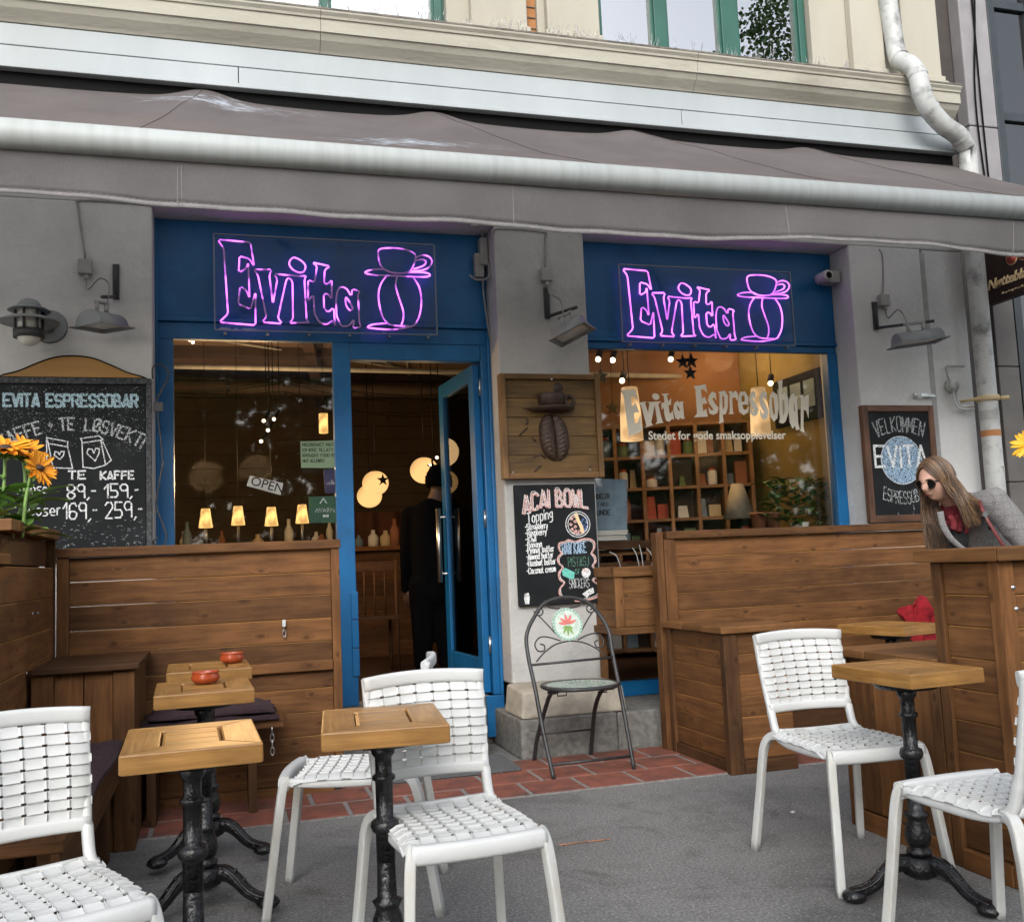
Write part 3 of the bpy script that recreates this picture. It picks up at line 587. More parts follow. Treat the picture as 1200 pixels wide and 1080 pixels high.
# ---- blue shopfront: left bay
YB = 6.075
g = MB()
g.box(-.37, 1.672, YB, YB+.06, 2.665, ST-.002); g.box(-.37, 1.672, YB-.014, YB+.06, 2.632, 2.663)         # fascia board, bead
g.box(-.37, 1.672, YB+.006, YB+.06, 2.528, 2.63)                                                       # head
g.box(-.368, -.27, YB, YB+.08, .302, 2.526); g.box(.668, .775, YB, YB+.08, .302, 2.526); g.box(1.616, 1.674, YB, YB+.08, .302, 2.526)
g.box(.776, 1.615, YB+.004, YB+.08, 2.42, 2.526)
g.box(-.269, .667, YB+.01, YB+.07, .302, .62); g.box(-.369, -.352, YB-.025, YB-.001, .302, ST-.01)
g.box(1.655, 1.674, YB-.03, YB-.001, .302, 2.6); g.box(1.56, 1.674, YB-.03, YB+.003, .05, .3005)
for x in (.68, .72): pass
fr = g.build('shopfront', 'blue', B, bevel=.004)
g = MB(); g.box(-.275, .675, YB+.035, YB+.041, .615, 2.53); g.build('pane', 'window_glass', fr)
g = MB()
for k, z in enumerate((.56, .73, .90)): g.obox((.762, YB-.006, z), (.042, .012, .166))
g.build('hinge_plate', 'blue', fr, bevel=.003)
# ---- right bay
g = MB()
g.box(2.284, 4.286, YB, YB+.06, 2.60, ST-.002); g.box(2.284, 4.286, YB-.014, YB+.06, 2.572, 2.598); g.box(2.284, 4.286, YB+.006, YB+.06, 2.525, 2.57)
g.box(2.284, 2.352, YB, YB+.08, .222, 2.524); g.box(4.205, 4.287, YB, YB+.08, .222, 2.524); g.box(2.353, 4.204, YB, YB+.08, .222, .315)
fr2 = g.build('shopfront', 'blue', B, bevel=.004)
g = MB(); g.box(2.35, 4.207, YB+.035, YB+.041, .31, 2.527); g.build('pane', 'window_glass', fr2)
g = MB(); g.box(2.36, 2.40, YB+.06, YB+.16, 1.10, 1.17); g.box(2.36, 3.3, YB+.05, YB+.13, 1.03, 1.09); g.box(2.36, 3.3, YB+.05, YB+.11, 1.18, 1.23); g.build('ledge', 'stained_dark', fr2)
# ---- glazed door, swung inward on its right-hand hinges
Dm = MB(); ph = rad(86.5); hx, hy = 1.612, YB+.05
def dpt(u, t, z): return (hx-u*math.cos(ph)+t*math.sin(ph)*-1, hy+u*math.sin(ph)-t*math.cos(ph), z)
def dbox(mb, u0, u1, t0, t1, z0, z1, mi=0): mb.hexa([dpt(u0, t0, z0), dpt(u1, t0, z0), dpt(u1, t1, z0), dpt(u0, t1, z0), dpt(u0, t0, z1), dpt(u1, t0, z1), dpt(u1, t1, z1), dpt(u0, t1, z1)], mi)
dbox(Dm, 0, .10, 0, .045, .31, 2.41); dbox(Dm, .72, .82, 0, .045, .31, 2.41); dbox(Dm, .101, .719, .002, .043, 2.31, 2.41); dbox(Dm, .101, .719, .002, .043, .31, .52)
door = Dm.build('door', 'blue', B, bevel=.003)
g = MB(); dbox(g, .095, .725, .02, .026, .5, 2.33); g.build('pane', 'acrylic', door)
g = MB()
for t in (.095, -.05): g.tube([dpt(.76, t, 1.0), dpt(.76, t, 1.52)], .018, 10)
for z in (1.06, 1.46): g.tube([dpt(.76, -.05, z), dpt(.76, .095, z)], .009, 8)
g.build('handle', 'steel', door)
g = MB()
for z in (.55, 1.35, 2.2): g.tube([(1.612, YB+.035, z), (1.612, YB+.035, z+.11)], .010, 8)
g.build('hinge', 'steel', door)
# ---- interior shell
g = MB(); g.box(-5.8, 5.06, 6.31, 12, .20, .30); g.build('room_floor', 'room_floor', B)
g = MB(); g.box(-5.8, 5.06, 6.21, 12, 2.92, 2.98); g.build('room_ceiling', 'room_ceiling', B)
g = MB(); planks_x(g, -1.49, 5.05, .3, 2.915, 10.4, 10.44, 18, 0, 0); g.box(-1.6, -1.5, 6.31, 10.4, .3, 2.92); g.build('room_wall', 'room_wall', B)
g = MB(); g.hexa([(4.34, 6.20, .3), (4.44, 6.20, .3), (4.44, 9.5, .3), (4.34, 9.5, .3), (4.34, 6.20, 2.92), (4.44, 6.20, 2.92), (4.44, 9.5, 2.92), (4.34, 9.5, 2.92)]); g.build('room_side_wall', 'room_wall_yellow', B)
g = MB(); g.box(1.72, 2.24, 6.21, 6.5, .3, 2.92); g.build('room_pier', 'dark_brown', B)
g = MB(); g.hexa([(2.9, 8.05, .3), (4.335, 7.56, .3), (4.335, 7.60, .3), (2.9, 8.10, .3), (2.9, 8.05, 2.915), (4.335, 7.56, 2.915), (4.335, 7.60, 2.915), (2.9, 8.10, 2.915)]); g.build('room_partition', 'room_wall_glow', B)  # panel added behind the shelves, its orange painting the warm glow
g = MB()
for y in (7.0, 8.0, 9.0): g.box(-1.5, 4.3, y, y+.10, 2.84, 2.919)
for x in (.45,): g.hexa([(x, 6.3, 2.80), (x+.08, 6.3, 2.80), (x+.6, 10.3, 2.80), (x+.5, 10.3, 2.80), (x, 6.3, 2.919), (x+.08, 6.3, 2.919), (x+.6, 10.3, 2.919), (x+.5, 10.3, 2.919)])
g.tube([(-1.4, 8.6, 2.72), (4.2, 8.9, 2.70)], .06, 12)
g.build('ceiling_beam', 'dark_brown', B)
g = MB()
for a_, b_ in (((.2, 6.4), (2.4, 10.2)), ((-1.2, 7.0), (3.6, 9.9)), ((1.2, 6.4), (1.9, 10.2)), ((2.4, 6.4), (4.2, 8.2))): g.tube([(a_[0], a_[1], 2.90), (b_[0], b_[1], 2.90)], .012, 4)
g.tube([(-1.4, 7.6, 2.68), (4.2, 7.75, 2.67)], .022, 10)
g.build('ceiling_pipe', 'box_grey', B)

# ---------------------------------------------------------------- awning
A = thing('awning', 'long grey canvas awning with white front bar above the shopfront', 'awning', (2, 5.8, 3.9))
AX0, AX1 = -5.2, 5.235; YW, ZW, YF, ZF = 5.79, 3.885, 4.285, 3.005
ridge = [(S(238, 105, 'y', YW).x, .046), (S(508, 132, 'y', YW).x, .038), (S(740, 152, 'y', YW).x, .034), (S(945, 168, 'y', YW).x, .025)]
def cloth(u, v):
    x = AX0+(AX1-AX0)*u; y = YW+(YF-YW)*v; z = ZW+(ZF-ZW)*v
    z -= .045*math.sin(math.pi*v)*(.6+.4*math.sin(x*1.7))
    for k, (rx, h) in enumerate(ridge):
        xs = rx+(.55 if k != 0 else -.25)*v; d = x-xs
        z += (h*(1-v)**1.2+.008)*math.exp(-(d/.16)**2) + .35*h*(1-v)*math.exp(-(d/.4)**2)
    z += (.010*math.sin(x*4.3+v*5)+.006*math.sin(x*9.7-v*7+math.sin(x*2.1)*2)+.003*math.sin(x*21+v*11))*math.sin(math.pi*v)
    return (x, y, z)
g = MB(); g.grid(260, 24, cloth); g.build('cloth', 'canvas', A)
for k in (0, 1, 2, 3):
    g = MB(); rx = ridge[k][0]; s_ = (.55 if k else -.25)
    pts = []
    for i in range(13):
        v = .0+i/12; x = rx+s_*v; q = cloth((x-AX0)/(AX1-AX0), v); pts.append((q[0], q[1], q[2]+.003))
    g.tube(pts, .0012, 5); g.build('seam', 'dark_brown', A)  # thin dark tubes draw the shading of the diagonal folds
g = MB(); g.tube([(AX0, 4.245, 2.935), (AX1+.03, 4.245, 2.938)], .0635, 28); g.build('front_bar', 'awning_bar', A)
g = MB(); g.tube([(AX0, 5.80, 3.815), (AX1-.03, 5.80, 3.815)], .018, 12); g.build('roller', 'black', A)
def val(u, v):
    x = AX0+(AX1+.02-AX0)*u; h = .205+.012*math.sin(x*1.3)+.010*math.sin(x*3.1+1)
    return (x, 4.252-.018*math.sin(x*2.2+v)*v-.012*math.sin(x*7.3)*v+.006*math.sin(x*17)*v, 2.878-h*v)
g = MB()
def val_hem(u, v): return val(u, .9+.1*v)
g.grid(330, 8, lambda u, v: val(u, v*.9)); g.build('valance', 'valance', A, solid=.003)
g = MB(); g.grid(330, 2, val_hem); g.build('hem', 'hem', A, solid=.004)
g = MB()
for px in (208, 213, 602, 921, 1186):
    x = S(px, 230, 'y', 4.24).x; u = (x-AX0)/(AX1+.02-AX0); g.tube([(val(u, v/8)[0], val(u, v/8)[1]-.004, val(u, v/8)[2]) for v in range(9)], .0011, 4)
n_ = 420
for k in range(n_):
    u0 = k/n_; a, b = val(u0, .895), val(u0+.62/n_, .895); g.tube([(a[0], a[1]-.004, a[2]), (b[0], b[1]-.004, b[2])], .0013, 4)
g.build('stitching', 'thread', A)
for rx in (S(238, 105, 'y', YW).x, S(740, 152, 'y', YW).x, 4.6):
    g = MB(); g.tube([(rx, 5.8, 3.62), (rx+.75, 5.0, 3.25), (rx-.05, 4.30, 2.96)], .028, 10); g.build('folding_arm', 'awning_bar', A)
for px in (556, 688):
    p = S(px, 262, 'y', 5.78); g = MB(); g.obox((p.x, p.y, p.z+.02), (.075, .05, .05)); g.obox((p.x, p.y, p.z-.012), (.06, .035, .02)); g.build('wall_clip', 'box_grey', A, bevel=.006)

# ---------------------------------------------------------------- neighbouring house
N = thing('neighbour_building', 'dark brown stone house with black window frames beyond the drainpipe', 'building', (8, 6.2, 0))
xa, xb = S(1118, 0, 'y', 5.97).x, S(1147, 0, 'y', 5.97).x
g = MB(); g.box(5.27, 14, 6.05, 6.6, 0, 9); g.build('wall', 'neighbour_brown', N)
g = MB(); g.box(xa, xb+.03, 5.93, 6.049, 3.55, 4.285); g.box(xa, xb+.03, 5.93, 6.049, 4.291, 6.2); g.box(xa, xb+.03, 5.93, 6.049, 6.206, 9); g.build('pilaster', 'neighbour_grey', N, bevel=.01)
la, lb = S(1163, 380, 'y', 5.97).x, S(1187, 380, 'y', 5.97).x
g = MB(); g.box(la, lb, 5.95, 6.049, 0, 1.55); g.box(la, lb, 5.95, 6.049, 1.556, 2.42); g.box(la, lb, 5.95, 6.049, 2.426, 3.2); g.build('panel', 'neighbour_panel', N, bevel=.006)
def nwin(x0, x1, zs, y=6.0):
    g = MB(); g.box(x0, x0+.07, y-.03, 6.049, zs[0], zs[-1]); g.box(x1-.07, x1, y-.03, 6.049, zs[0], zs[-1])
    for z in zs: g.box(x0+.071, x1-.071, y-.02, 6.049, z-.035, z+.035)
    f = g.build('window', 'neighbour_frame', N, bevel=.005)
    g = MB(); g.box(x0+.05, x1-.05, y+.01, y+.016, zs[0], zs[-1]); g.build('pane', 'dark_glass', f)
nwin(xb+.07, xb+.52, [3.4, 4.42, 5.35, 7.2]); nwin(xb+.56, xb+1.7, [3.4, 4.3, 7.2]); nwin(xb+1.75, xb+3.2, [3.4, 4.42, 7.2]); nwin(lb+.03, lb+.9, [.2, 2.6, 3.1]); nwin(lb+1.0, lb+2.2, [.2, 2.6, 3.1])
for k, dx in enumerate((.12, .16)):
    o = thing('wall_cable', ['thin black cable hanging straight down the grey stone pilaster', 'thin black cable swinging sideways across the grey stone pilaster'][k], 'cable', (xa+dx, 5.9, 3.6), group='cables on the neighbouring pilaster')
    x = xa+dx; pts = [(x+(.03 if k else 0), 5.915, 8), (x, 5.915, 5.6), (x-(.10 if k else .01), 5.912, 4.5), (x-.06*k, 5.915, 3.6)]
    g = MB(); g.tube(smooth(pts, 6), .007, 6); g.build('cable', 'black', o)
    g = MB(); g.obox((x-.06*k, 5.905, 3.75), (.05, .03, .10)); g.build('clip', 'box_grey' if k else 'black', o)
# blade sign of the neighbour, standing out from its wall
sx = 5.46; sb = S(1157, 358, 'x', sx); sy1 = 5.9
BS = thing('hanging_sign', 'dark brown shop sign with gold italic lettering and red emblem beside the drainpipe', 'sign', (sx, 5.4, sb.z))
g = MB(); g.box(sx, sx+.06, 4.6, sy1, sb.z, sb.z+.62); g.build('panel', 'sign_brown', BS, bevel=.004)
RY = Matrix.Rotation(rad(-90), 3, 'Z')
t0 = S(1157.5, 340, 'x', sx)
curve_mesh('lettering', None, .003, 'sign_gold', BS, (sx-.004, t0.y-.005, t0.z-.005), text='Nøtteblan', size=.100, offset=.0024, shear=.28, rot=RY)
g = MB(); tu = S(1176, 345, 'x', sx)
for k in range(7): g.obox((sx-.004, tu.y-.03*k, tu.z-.004*(k % 2)+.012), (.004, .018, .008 if k % 3 else .014))
g.build('underline', 'sign_gold', BS)
e = S(1186, 302, 'x', sx); g = MB(); g.lathe([(.001, 0), (.054, 0), (.054, .004), (.001, .004)], (sx-.005, e.y, e.z), 28, axis='x'); g.lathe([(.001, 0), (.060, 0), (.060, .004), (.001, .004)], (sx-.005, e.y-.115, e.z+.005), 28, axis='x'); g.build('emblem_rim', 'sign_gold', BS)
g = MB(); g.lathe([(.001, 0), (.045, 0), (.045, .003), (.001, .003)], (sx-.009, e.y, e.z), 28, axis='x'); g.lathe([(.001, 0), (.049, 0), (.049, .003), (.001, .003)], (sx-.009, e.y-.115, e.z+.005), 28, axis='x'); g.build('emblem', 'sign_red', BS)

# ---------------------------------------------------------------- rain pipe
D = thing('drainpipe', 'peeling white rain pipe bending around the cornice at the house corner', 'drainpipe', (5.25, 5.7, 0))
pts = [S(1047, -60, 'y', 5.80), S(1040, 0, 'y', 5.80), S(1049, 55, 'y', 5.79), S(1054, 70, 'y', 5.74), S(1066, 76, 'y', 5.64), S(1075, 88, 'y', 5.58), S(1080, 108, 'y', 5.56), S(1089, 128, 'y', 5.57), S(1106, 147, 'y', 5.60), S(1124, 160, 'y', 5.65), S(1133, 175, 'y', 5.69)]
low = S(1141, 290, 'y', 5.70)
pts += [(S(1135, 195, 'y', 5.70).x, 5.70, S(1135, 195, 'y', 5.70).z), (low.x, 5.70, low.z), (low.x, 5.70, 1.8), (low.x, 5.70, .1)]
g = MB(); g.tube([(p[0], p[1], p[2]) for p in pts[:2]]+smooth(pts[1:11], 5)+[pts[11]]+[pts[12], pts[13], pts[14]], .066, 20); g.build('pipe', 'pipe_white', D)
for p, q in ((3, 4), (6, 7), (7, 8), (9, 10), (5, 6)):
    g = MB(); a, b = Vector(pts[p]), Vector(pts[q]); d = (b-a).normalized(); g.tube([a-d*.014, a+d*.014], .0705, 20, cap=False); g.build('joint', 'pipe_white', D)
zc = S(1147, 467, 'y', 5.7).z
g = MB(); g.tube([(low.x, 5.70, zc-.02), (low.x, 5.70, zc+.02)], .078, 20); g.tube([(low.x+.07, 5.68, zc), (low.x+.13, 5.64, zc)], .016, 8); g.tube([(low.x-.075, 5.68, zc), (low.x-.12, 5.85, zc)], .012, 8); g.build('bracket', 'goods_cream', D)
g = MB(); z2 = S(1150, 508, 'y', 5.7).z; g.tube([(low.x, 5.70, z2-.022), (low.x, 5.70, z2+.022)], .0675, 20, cap=False); g.build('rust_band', 'brick_orange', D)
g = MB(); z2 = S(1150, 487, 'y', 5.7).z; g.tube([(low.x, 5.70, z2-.035), (low.x, 5.70, z2+.035)], .0672, 20, cap=False); z3 = S(1150, 548, 'y', 5.7).z; g.obox((low.x+.012, 5.633, z3), (.03, .004, .008)); g.obox((low.x+.024, 5.634, z3-.02), (.007, .004, .035)); g.build('worn_patch', 'box_grey', D)
# fittings beside the pipe: conduit, round junction, curved tube
T_ = thing('gas_fitting', 'small painted valve with curved tube on the grey wall beside the pipe', 'wall fitting', SX(1117, 455, 5.8)[:1]+(5.82,)+SX(1117, 455, 5.8)[1:])
c = S(1118, 452, 'y', 5.80); g = MB(); g.ball(c, .040, 16, 10, sc=(1, .8, 1.1)); g.lathe([(.05, 0), (.05, .02), (.03, .02)], (c.x, 5.82, c.z), 20, axis='y'); g.build('valve', 'pipe_white', T_)
g = MB()
for o_ in (0, .028):
    g.tube(smooth([(c.x-.01+o_, 5.80, c.z-.03), (c.x-.005+o_, 5.80, c.z-.11), (c.x+.03+o_*.6, 5.79, c.z-.165+o_*.5), (c.x+.13, 5.77, c.z-.175+o_)], 5), .010, 8)
g.build('curved_tube', 'pipe_white', T_)
g = MB(); g.tube([(c.x-.02, 5.82, c.z+.03), (c.x-.035, 5.83, c.z+.14), (c.x-.02, 5.83, c.z+.15), (c.x+.13, 5.83, c.z+.15)], .006, 6); g.build('feed_pipe', 'box_grey', T_)

# ---------------------------------------------------------------- bird spikes along the cornice
BSP = thing('bird_spikes', 'thin wire bird spikes standing along the top of the cornice', 'bird spikes', (2.5, 5.7, 4.474))
g = MB(); r_ = random.Random(4)
x = -1.2
while x < 4.6:
    for _ in range(3):
        a = r_.uniform(-.6, .6); b = r_.uniform(-.5, .35); L = r_.uniform(.05, .10); g.tube([(x, 5.70, 4.474), (x+math.sin(a)*L*.6, 5.70+b*L, 4.474+L*math.cos(a))], .0013, 3)
    x += r_.choice((.02, .03, .05, .14))
g.build('spike', 'steel', BSP)
# ================================================================ FURNITURE
# ---- white woven plastic chair: seat and backrest are real over-and-under weaves with holes
def weave(mb, nu, nv, fn, A=.0042, hole=.115):
    """cells in checkerboard: straps along u lie over straps along v and the other way round"""
    ts = [0, hole, .5, 1-hole, 1]
    def P(i, j, a, b, over, dz=0):
        u, v = (i+a)/nu, (j+b)/nv; e = a if over else b
        ed = min(u, 1-u)/.11; h = A*(math.sin(math.pi*e)*1.5-.5)*min(1, max(0, ed))+dz
        p = Vector(fn(u, v)); du = Vector(fn(min(u+.01, 1), v))-Vector(fn(max(u-.01, 0), v)); dv = Vector(fn(u, min(v+.01, 1)))-Vector(fn(u, max(v-.01, 0)))
        n = du.cross(dv).normalized(); return tuple(p+n*h)
    for j in range(nv):
        for i in range(nu):
            ov = (i+j) % 2 == 0; b0 = len(mb.v); rn = RNG.random(); g_ = .0025
            def mp(t, across): return g_+(1-2*g_)*t if across else t
            idx = {}
            for q, tb in enumerate(ts):
                for p_, ta in enumerate(ts):
                    a = mp(ta, not ov); b = mp(tb, ov)
                    idx[(p_, q)] = len(mb.v); mb.v.append(P(i, j, a, b, ov))
            for q in range(4):
                for p_ in range(4):
                    if (p_ in (0, 3)) and (q in (0, 3)) and not (i in (0, nu-1) and ((i == 0 and p_ == 0) or (i == nu-1 and p_ == 3))): continue
                    mb.face([idx[(p_, q)], idx[(p_+1, q)], idx[(p_+1, q+1)], idx[(p_, q+1)]], None, 0, rn, True)
            # skirts under the free strap edges
            edges = [[(k, 0) for k in range(1, 4)], [(k, 4) for k in range(1, 4)]] if ov else [[(0, k) for k in range(1, 4)], [(4, k) for k in range(1, 4)]]
            for ed in edges:
                low = []
                for (p_, q) in ed:
                    a = mp(ts[p_], not ov); b = mp(ts[q], ov); low.append(len(mb.v)); mb.v.append(P(i, j, a, b, ov, -.006))
                for k in range(2): mb.face([idx[ed[k]], idx[ed[k+1]], low[k+1], low[k]], None, 0, rn)
def back_pt(u, v):
    s_ = 2*u-1; w = .192+.010*v; y = .196+.050*v+.026*(1-s_*s_)-.010*v*(1-v)*4-.014*max(0, abs(s_)-.9)/.1*-1
    return (s_*w, y, .545+.225*v+.006*(1-s_*s_)*v)
def seat_pt(u, v):
    s_ = 2*u-1; y = .165-.360*v; dip = -.012*(1-s_*s_)*(1-.6*v); e = max(0, abs(s_)-.84)/.16
    return (s_*(.2035+.004*v), y, .4455+dip+.009*math.sin(v*math.pi*.9)-.010*max(0, v-.88)/.12+.016*max(0, .15-v)/.15-.019*e*e)
CH = thing('woven_chair', 'x', 'chair', (0, 0, 0), 0, 'white woven plastic chairs at the bistro tables')
g = MB(); weave(g, 8, 9, seat_pt, .0015); g.build('seat', 'white_plastic', CH)
g = MB(); weave(g, 7, 9, lambda u, v: back_pt(1-u, v), .0015); g.build('backrest', 'white_plastic', CH)
g = MB()
def arc_y(s_, y0, bow): return y0+bow*(1-s_*s_)
top = [(s_*.203, arc_y(s_, .250, .026), .786+.010*(1-s_*s_)) for s_ in [k/8 for k in range(-8, 9)]]
g.tube(top, .020, 12, rb=.010, side=(0, 0, 1), sq=.6)
rail = [(s_*.190, arc_y(s_, .198, .026), .531+.002*(1-s_*s_)) for s_ in [k/8 for k in range(-8, 9)]]
g.tube(rail, .017, 12, rb=.011, side=(0, 0, 1), sq=.55)
for s_ in (-1, 1):
    g.tube(smooth([(s_*.1945, .262, .802), (s_*.191, .250, .72), (s_*.185, .218, .58), (s_*.181, .196, .51), (s_*.181, .166, .447), (s_*.186, .08, .424), (s_*.188, -.08, .423), (s_*.187, -.205, .430)], 5), [.0125]*14+[.015]*22, 10, rb=[.011]*14+[.015]*22, side=(1, 0, 0), sq=.5)
g.tube(smooth([(s_*.193, -.222-.014*(1-s_*s_), .427) for s_ in [k/6 for k in range(-6, 7)]], 2), .024, 14, rb=.019, side=(0, 0, 1), sq=.5)
g.tube([(s_*.182, .170+.012*(1-s_*s_), .449-.006*(1-s_*s_)) for s_ in [k/6 for k in range(-6, 7)]], .013, 10, rb=.013, side=(0, 0, 1), sq=.5)
g.build('frame', 'white_plastic', CH)
for s_ in (-1, 1):
    g = MB(); g.tube(smooth([(s_*.184, -.206, .440), (s_*.192, -.222, .425), (s_*.198, -.234, .36), (s_*.203, -.262, .15), (s_*.2075, -.282, 0)], 4), [.0155]*5+[.0155]*4+[.0145]*7+[.013], 16, rb=.0145, side=(1, 0, 0), sq=.95); g.build('leg', 'plastic_leg', CH)
    g = MB(); g.tube(smooth([(s_*.180, .145, .440), (s_*.196, .190, .432), (s_*.211, .220, .380), (s_*.217, .245, .22), (s_*.224, .282, 0)], 4), [.0155]*5+[.0165]*4+[.0145]*7+[.013], 16, rb=.0145, side=(1, 0, 0), sq=.95); g.build('leg', 'plastic_leg', CH)
for o in CH.children:          # narrower above, splayed towards the feet
    for v in o.data.vertices: v.co.x *= .90+.10*max(0, 1-v.co.z/.44)
CH.location = (.585, 2.68, 0); CH.rotation_euler = (0, 0, rad(4)); CH['label'] = 'white woven chair in the centre facing the viewer with a table before it'
dup(CH, (2.125, 3.165, 0), rad(-3), 'white woven chair facing the viewer in front of the dark right hand bench end')
dup(CH, (-.40, 2.45, 0), rad(23), 'white woven chair cut off by the left picture edge near the bench cushion')
dup(CH, (.44, 3.54, 0), rad(-104), 'white woven chair turned sideways behind the centre chair, its back nearly hidden')
dup(CH, (2.03, 2.27, 0), rad(183), 'white woven chair seen from behind at the right picture edge')

# ---- bistro tables: mitred oak top on a fluted cast iron foot
def bistro(w, d, z):
    t = thing('bistro_table', 'x', 'table', (0, 0, 0), 0, 'small oak topped bistro tables'); th = .046; a, b = w/2, d/2; f = .085; z0 = z-th
    g = MB()
    for (P, ang) in (([(-a, -b), (a, -b), (a-f, -b+f), (-a+f, -b+f)], 0), ([(a, -b), (a, b), (a-f, b-f), (a-f, -b+f)], 1), ([(a, b), (-a, b), (-a+f, b-f), (a-f, b-f)], 0), ([(-a, b), (-a, -b), (-a+f, -b+f), (-a+f, b-f)], 1)):
        i0 = len(g.f); g.prism(P, z, z0, lambda u, v, q: (u, v, q))
        if ang: g.uv[i0:i0+2] = [[(y, x) for x, y in uv] for uv in g.uv[i0:i0+2]]
    n = 3; h = (2*(b-f))/n
    g.box(-a+f+.003, a-f-.003, -b+f+.001, b-f-.001, z0+.01, z-.006)
    for k in range(n): g.box(-a+f+.007, a-f-.007, -b+f+k*h+.002, -b+f+(k+1)*h-.002, z-.012, z-.001)
    g.build('tabletop', 'oak', t, bevel=.004)
    g = MB(); g.lathe([(.02, z0-.028), (.095, z0-.024), (.105, z0-.010), (.105, z0-.003), (.02, z0-.003)], n=28); g.build('mounting_plate', 'iron', t)
    g = MB()
    g.lathe([(.034, z0-.03), (.030, z0-.05), (.022, z0-.06), (.022, z0-.10), (.030, z0-.105), (.031, z0-.115), (.023, z0-.12), (.0225, .47), (.034, .465), (.038, .45), (.034, .438), (.025, .43), (.0245, .36)], n=24, flute=.09)
    g.lathe([(.0235, .36), (.026, .27), (.040, .262), (.034, .25), (.030, .24), (.038, .22), (.042, .19), (.036, .165), (.026, .155), (.040, .148), (.040, .136), (.03, .13)], n=24, flute=.05)
    g.build('pole', 'iron', t)
    g = MB(); g.lathe([(.03, .132), (.052, .125), (.060, .10), (.056, .075), (.030, .060)], n=24, flute=.12)
    for k in range(3):
        A_ = rad(-90+120*k+60); c, s = math.cos(A_), math.sin(A_)
        path = smooth([(.03, .105), (.075, .108), (.115, .085), (.155, .048), (.195, .030), (.232, .024)], 4); rr = [.030-.012*min(1, i/14) for i in range(len(path))]
        g.tube([(p[0]*c, p[0]*s, p[1]) for p in path], rr, 10, rb=[r*.85 for r in rr])
        g.ball((.225*c, .225*s, .020), .034, 14, 8, sc=(1.15, 1.15, .66))
        for side in (-1, 1):        # raised scroll ribs and claws
            pp = [(p[0]*c-side*.014*s, p[0]*s+side*.014*c, p[1]+rr[i]*.72) for i, p in enumerate(path)]; g.tube(pp, .0055, 6)
        for q in (-1, 0, 1): g.ball((.250*c-q*.018*s, .250*s+q*.018*c, .016), .010, 8, 6)
        g.ball((.062*c, .062*s, .112), .012, 8, 6)
        for q in (.11, .14, .17): g.ball((q*c, q*s, .118-(q-.11)*1.0), .0075, 8, 6)
    g.build('foot', 'iron', t)
    return t
T1 = bistro(.315, .41, .73); T1.location = (-.080, 2.63, 0); T1.rotation_euler = (0, 0, rad(2)); T1['label'] = 'bistro table with bare oak top beside the left bench cushion, nearest of three'
dup(T1, (.40, 2.67, 0), rad(-6), 'bistro table with bare oak top standing before the centre chair')
T5 = dup(T1, (2.14, 2.80, 0), rad(3), 'bistro table with bare oak top in front of the right hand planter')
for o in T5.children:
    if o.name.startswith('tabletop'): o.scale = (.92, .93, 1)
    if o.name.startswith('foot'): o.rotation_euler = (0, 0, rad(-45))
T2 = dup(T1, (-.070, 3.62, .015), rad(2), 'middle bistro table of the left row carrying one red ashtray')
T3 = dup(T1, (-.062, 4.22, .030), rad(2), 'rearmost bistro table of the left row carrying one red ashtray')
dup(T1, (3.24, 4.32, 0), rad(14), 'bistro table partly hidden behind the bench end next to the red cloth')
# ---- ashtrays
def ashtray(loc, label):
    t = thing('ashtray', label, 'ashtray', loc, 0, 'red clay ashtrays')
    g = MB(); g.lathe([(.0, .001), (.036, .001), (.047, .012), (.049, .022), (.043, .033), (.0445, .040), (.0475, .041), (.046, .037), (.040, .033), (.043, .020), (.036, .008), (0, .007)], loc, 32); g.build('bowl', 'terracotta', t); return t
p = S(241, 800, 'z', .747); ashtray((p.x, p.y, .747), 'red glazed clay ashtray on the middle left table')
p = S(272, 776, 'z', .762); ashtray((p.x, p.y, .762), 'red glazed clay ashtray on the rearmost left table')

# ---- left partition: framed boards, ledge, bench plank with cushion, corner box
P_ = thing('wooden_partition', 'brown stained board partition under the open sign window', 'partition', (-.1, 5.2, 0))
x0, x1, zt = -.772, .580, 1.278; yf = 5.2
g = MB(); planks_x(g, x0+.055, x1-.045, .055, zt-.045, yf+.02, yf+.045, 10); g.build('boards', ['stained', 'raw_edge'], P_, bevel=.002)
g = MB(); g.box(x0, x0+.054, yf, yf+.06, .03, zt-.046); g.box(x1-.044, x1, yf, yf+.06, .03, zt-.046); g.box(x0-.02, x1+.006, yf-.012, yf+.075, zt-.045, zt); g.box(x0+.06, x1-.05, yf+.004, yf+.05, .0, .05)
g.build('frame', 'stained', P_, bevel=.004)
g = MB(); g.box(.02, x1-.046, yf-.012, yf+.019, .615, .665); g.build('ledge', 'stained', P_, bevel=.003)
BE = thing('bench', 'plain plank bench along the left partition under a folded cushion', 'bench', (-.1, 5.0, 0))
g = MB(); g.box(-.36, .262, 4.80, 4.995, .405, .445); g.box(-.36, .262, 4.998, 5.185, .405, .445); g.build('seat', 'stained', BE, bevel=.004)
for q in ((-.345, -.305, 4.85, 5.15, .0, .404), (.10, .14, 4.9, 5.18, .012, .404)): g = MB(); g.box(*q); g.build('support', 'stained_dark', BE, bevel=.003)
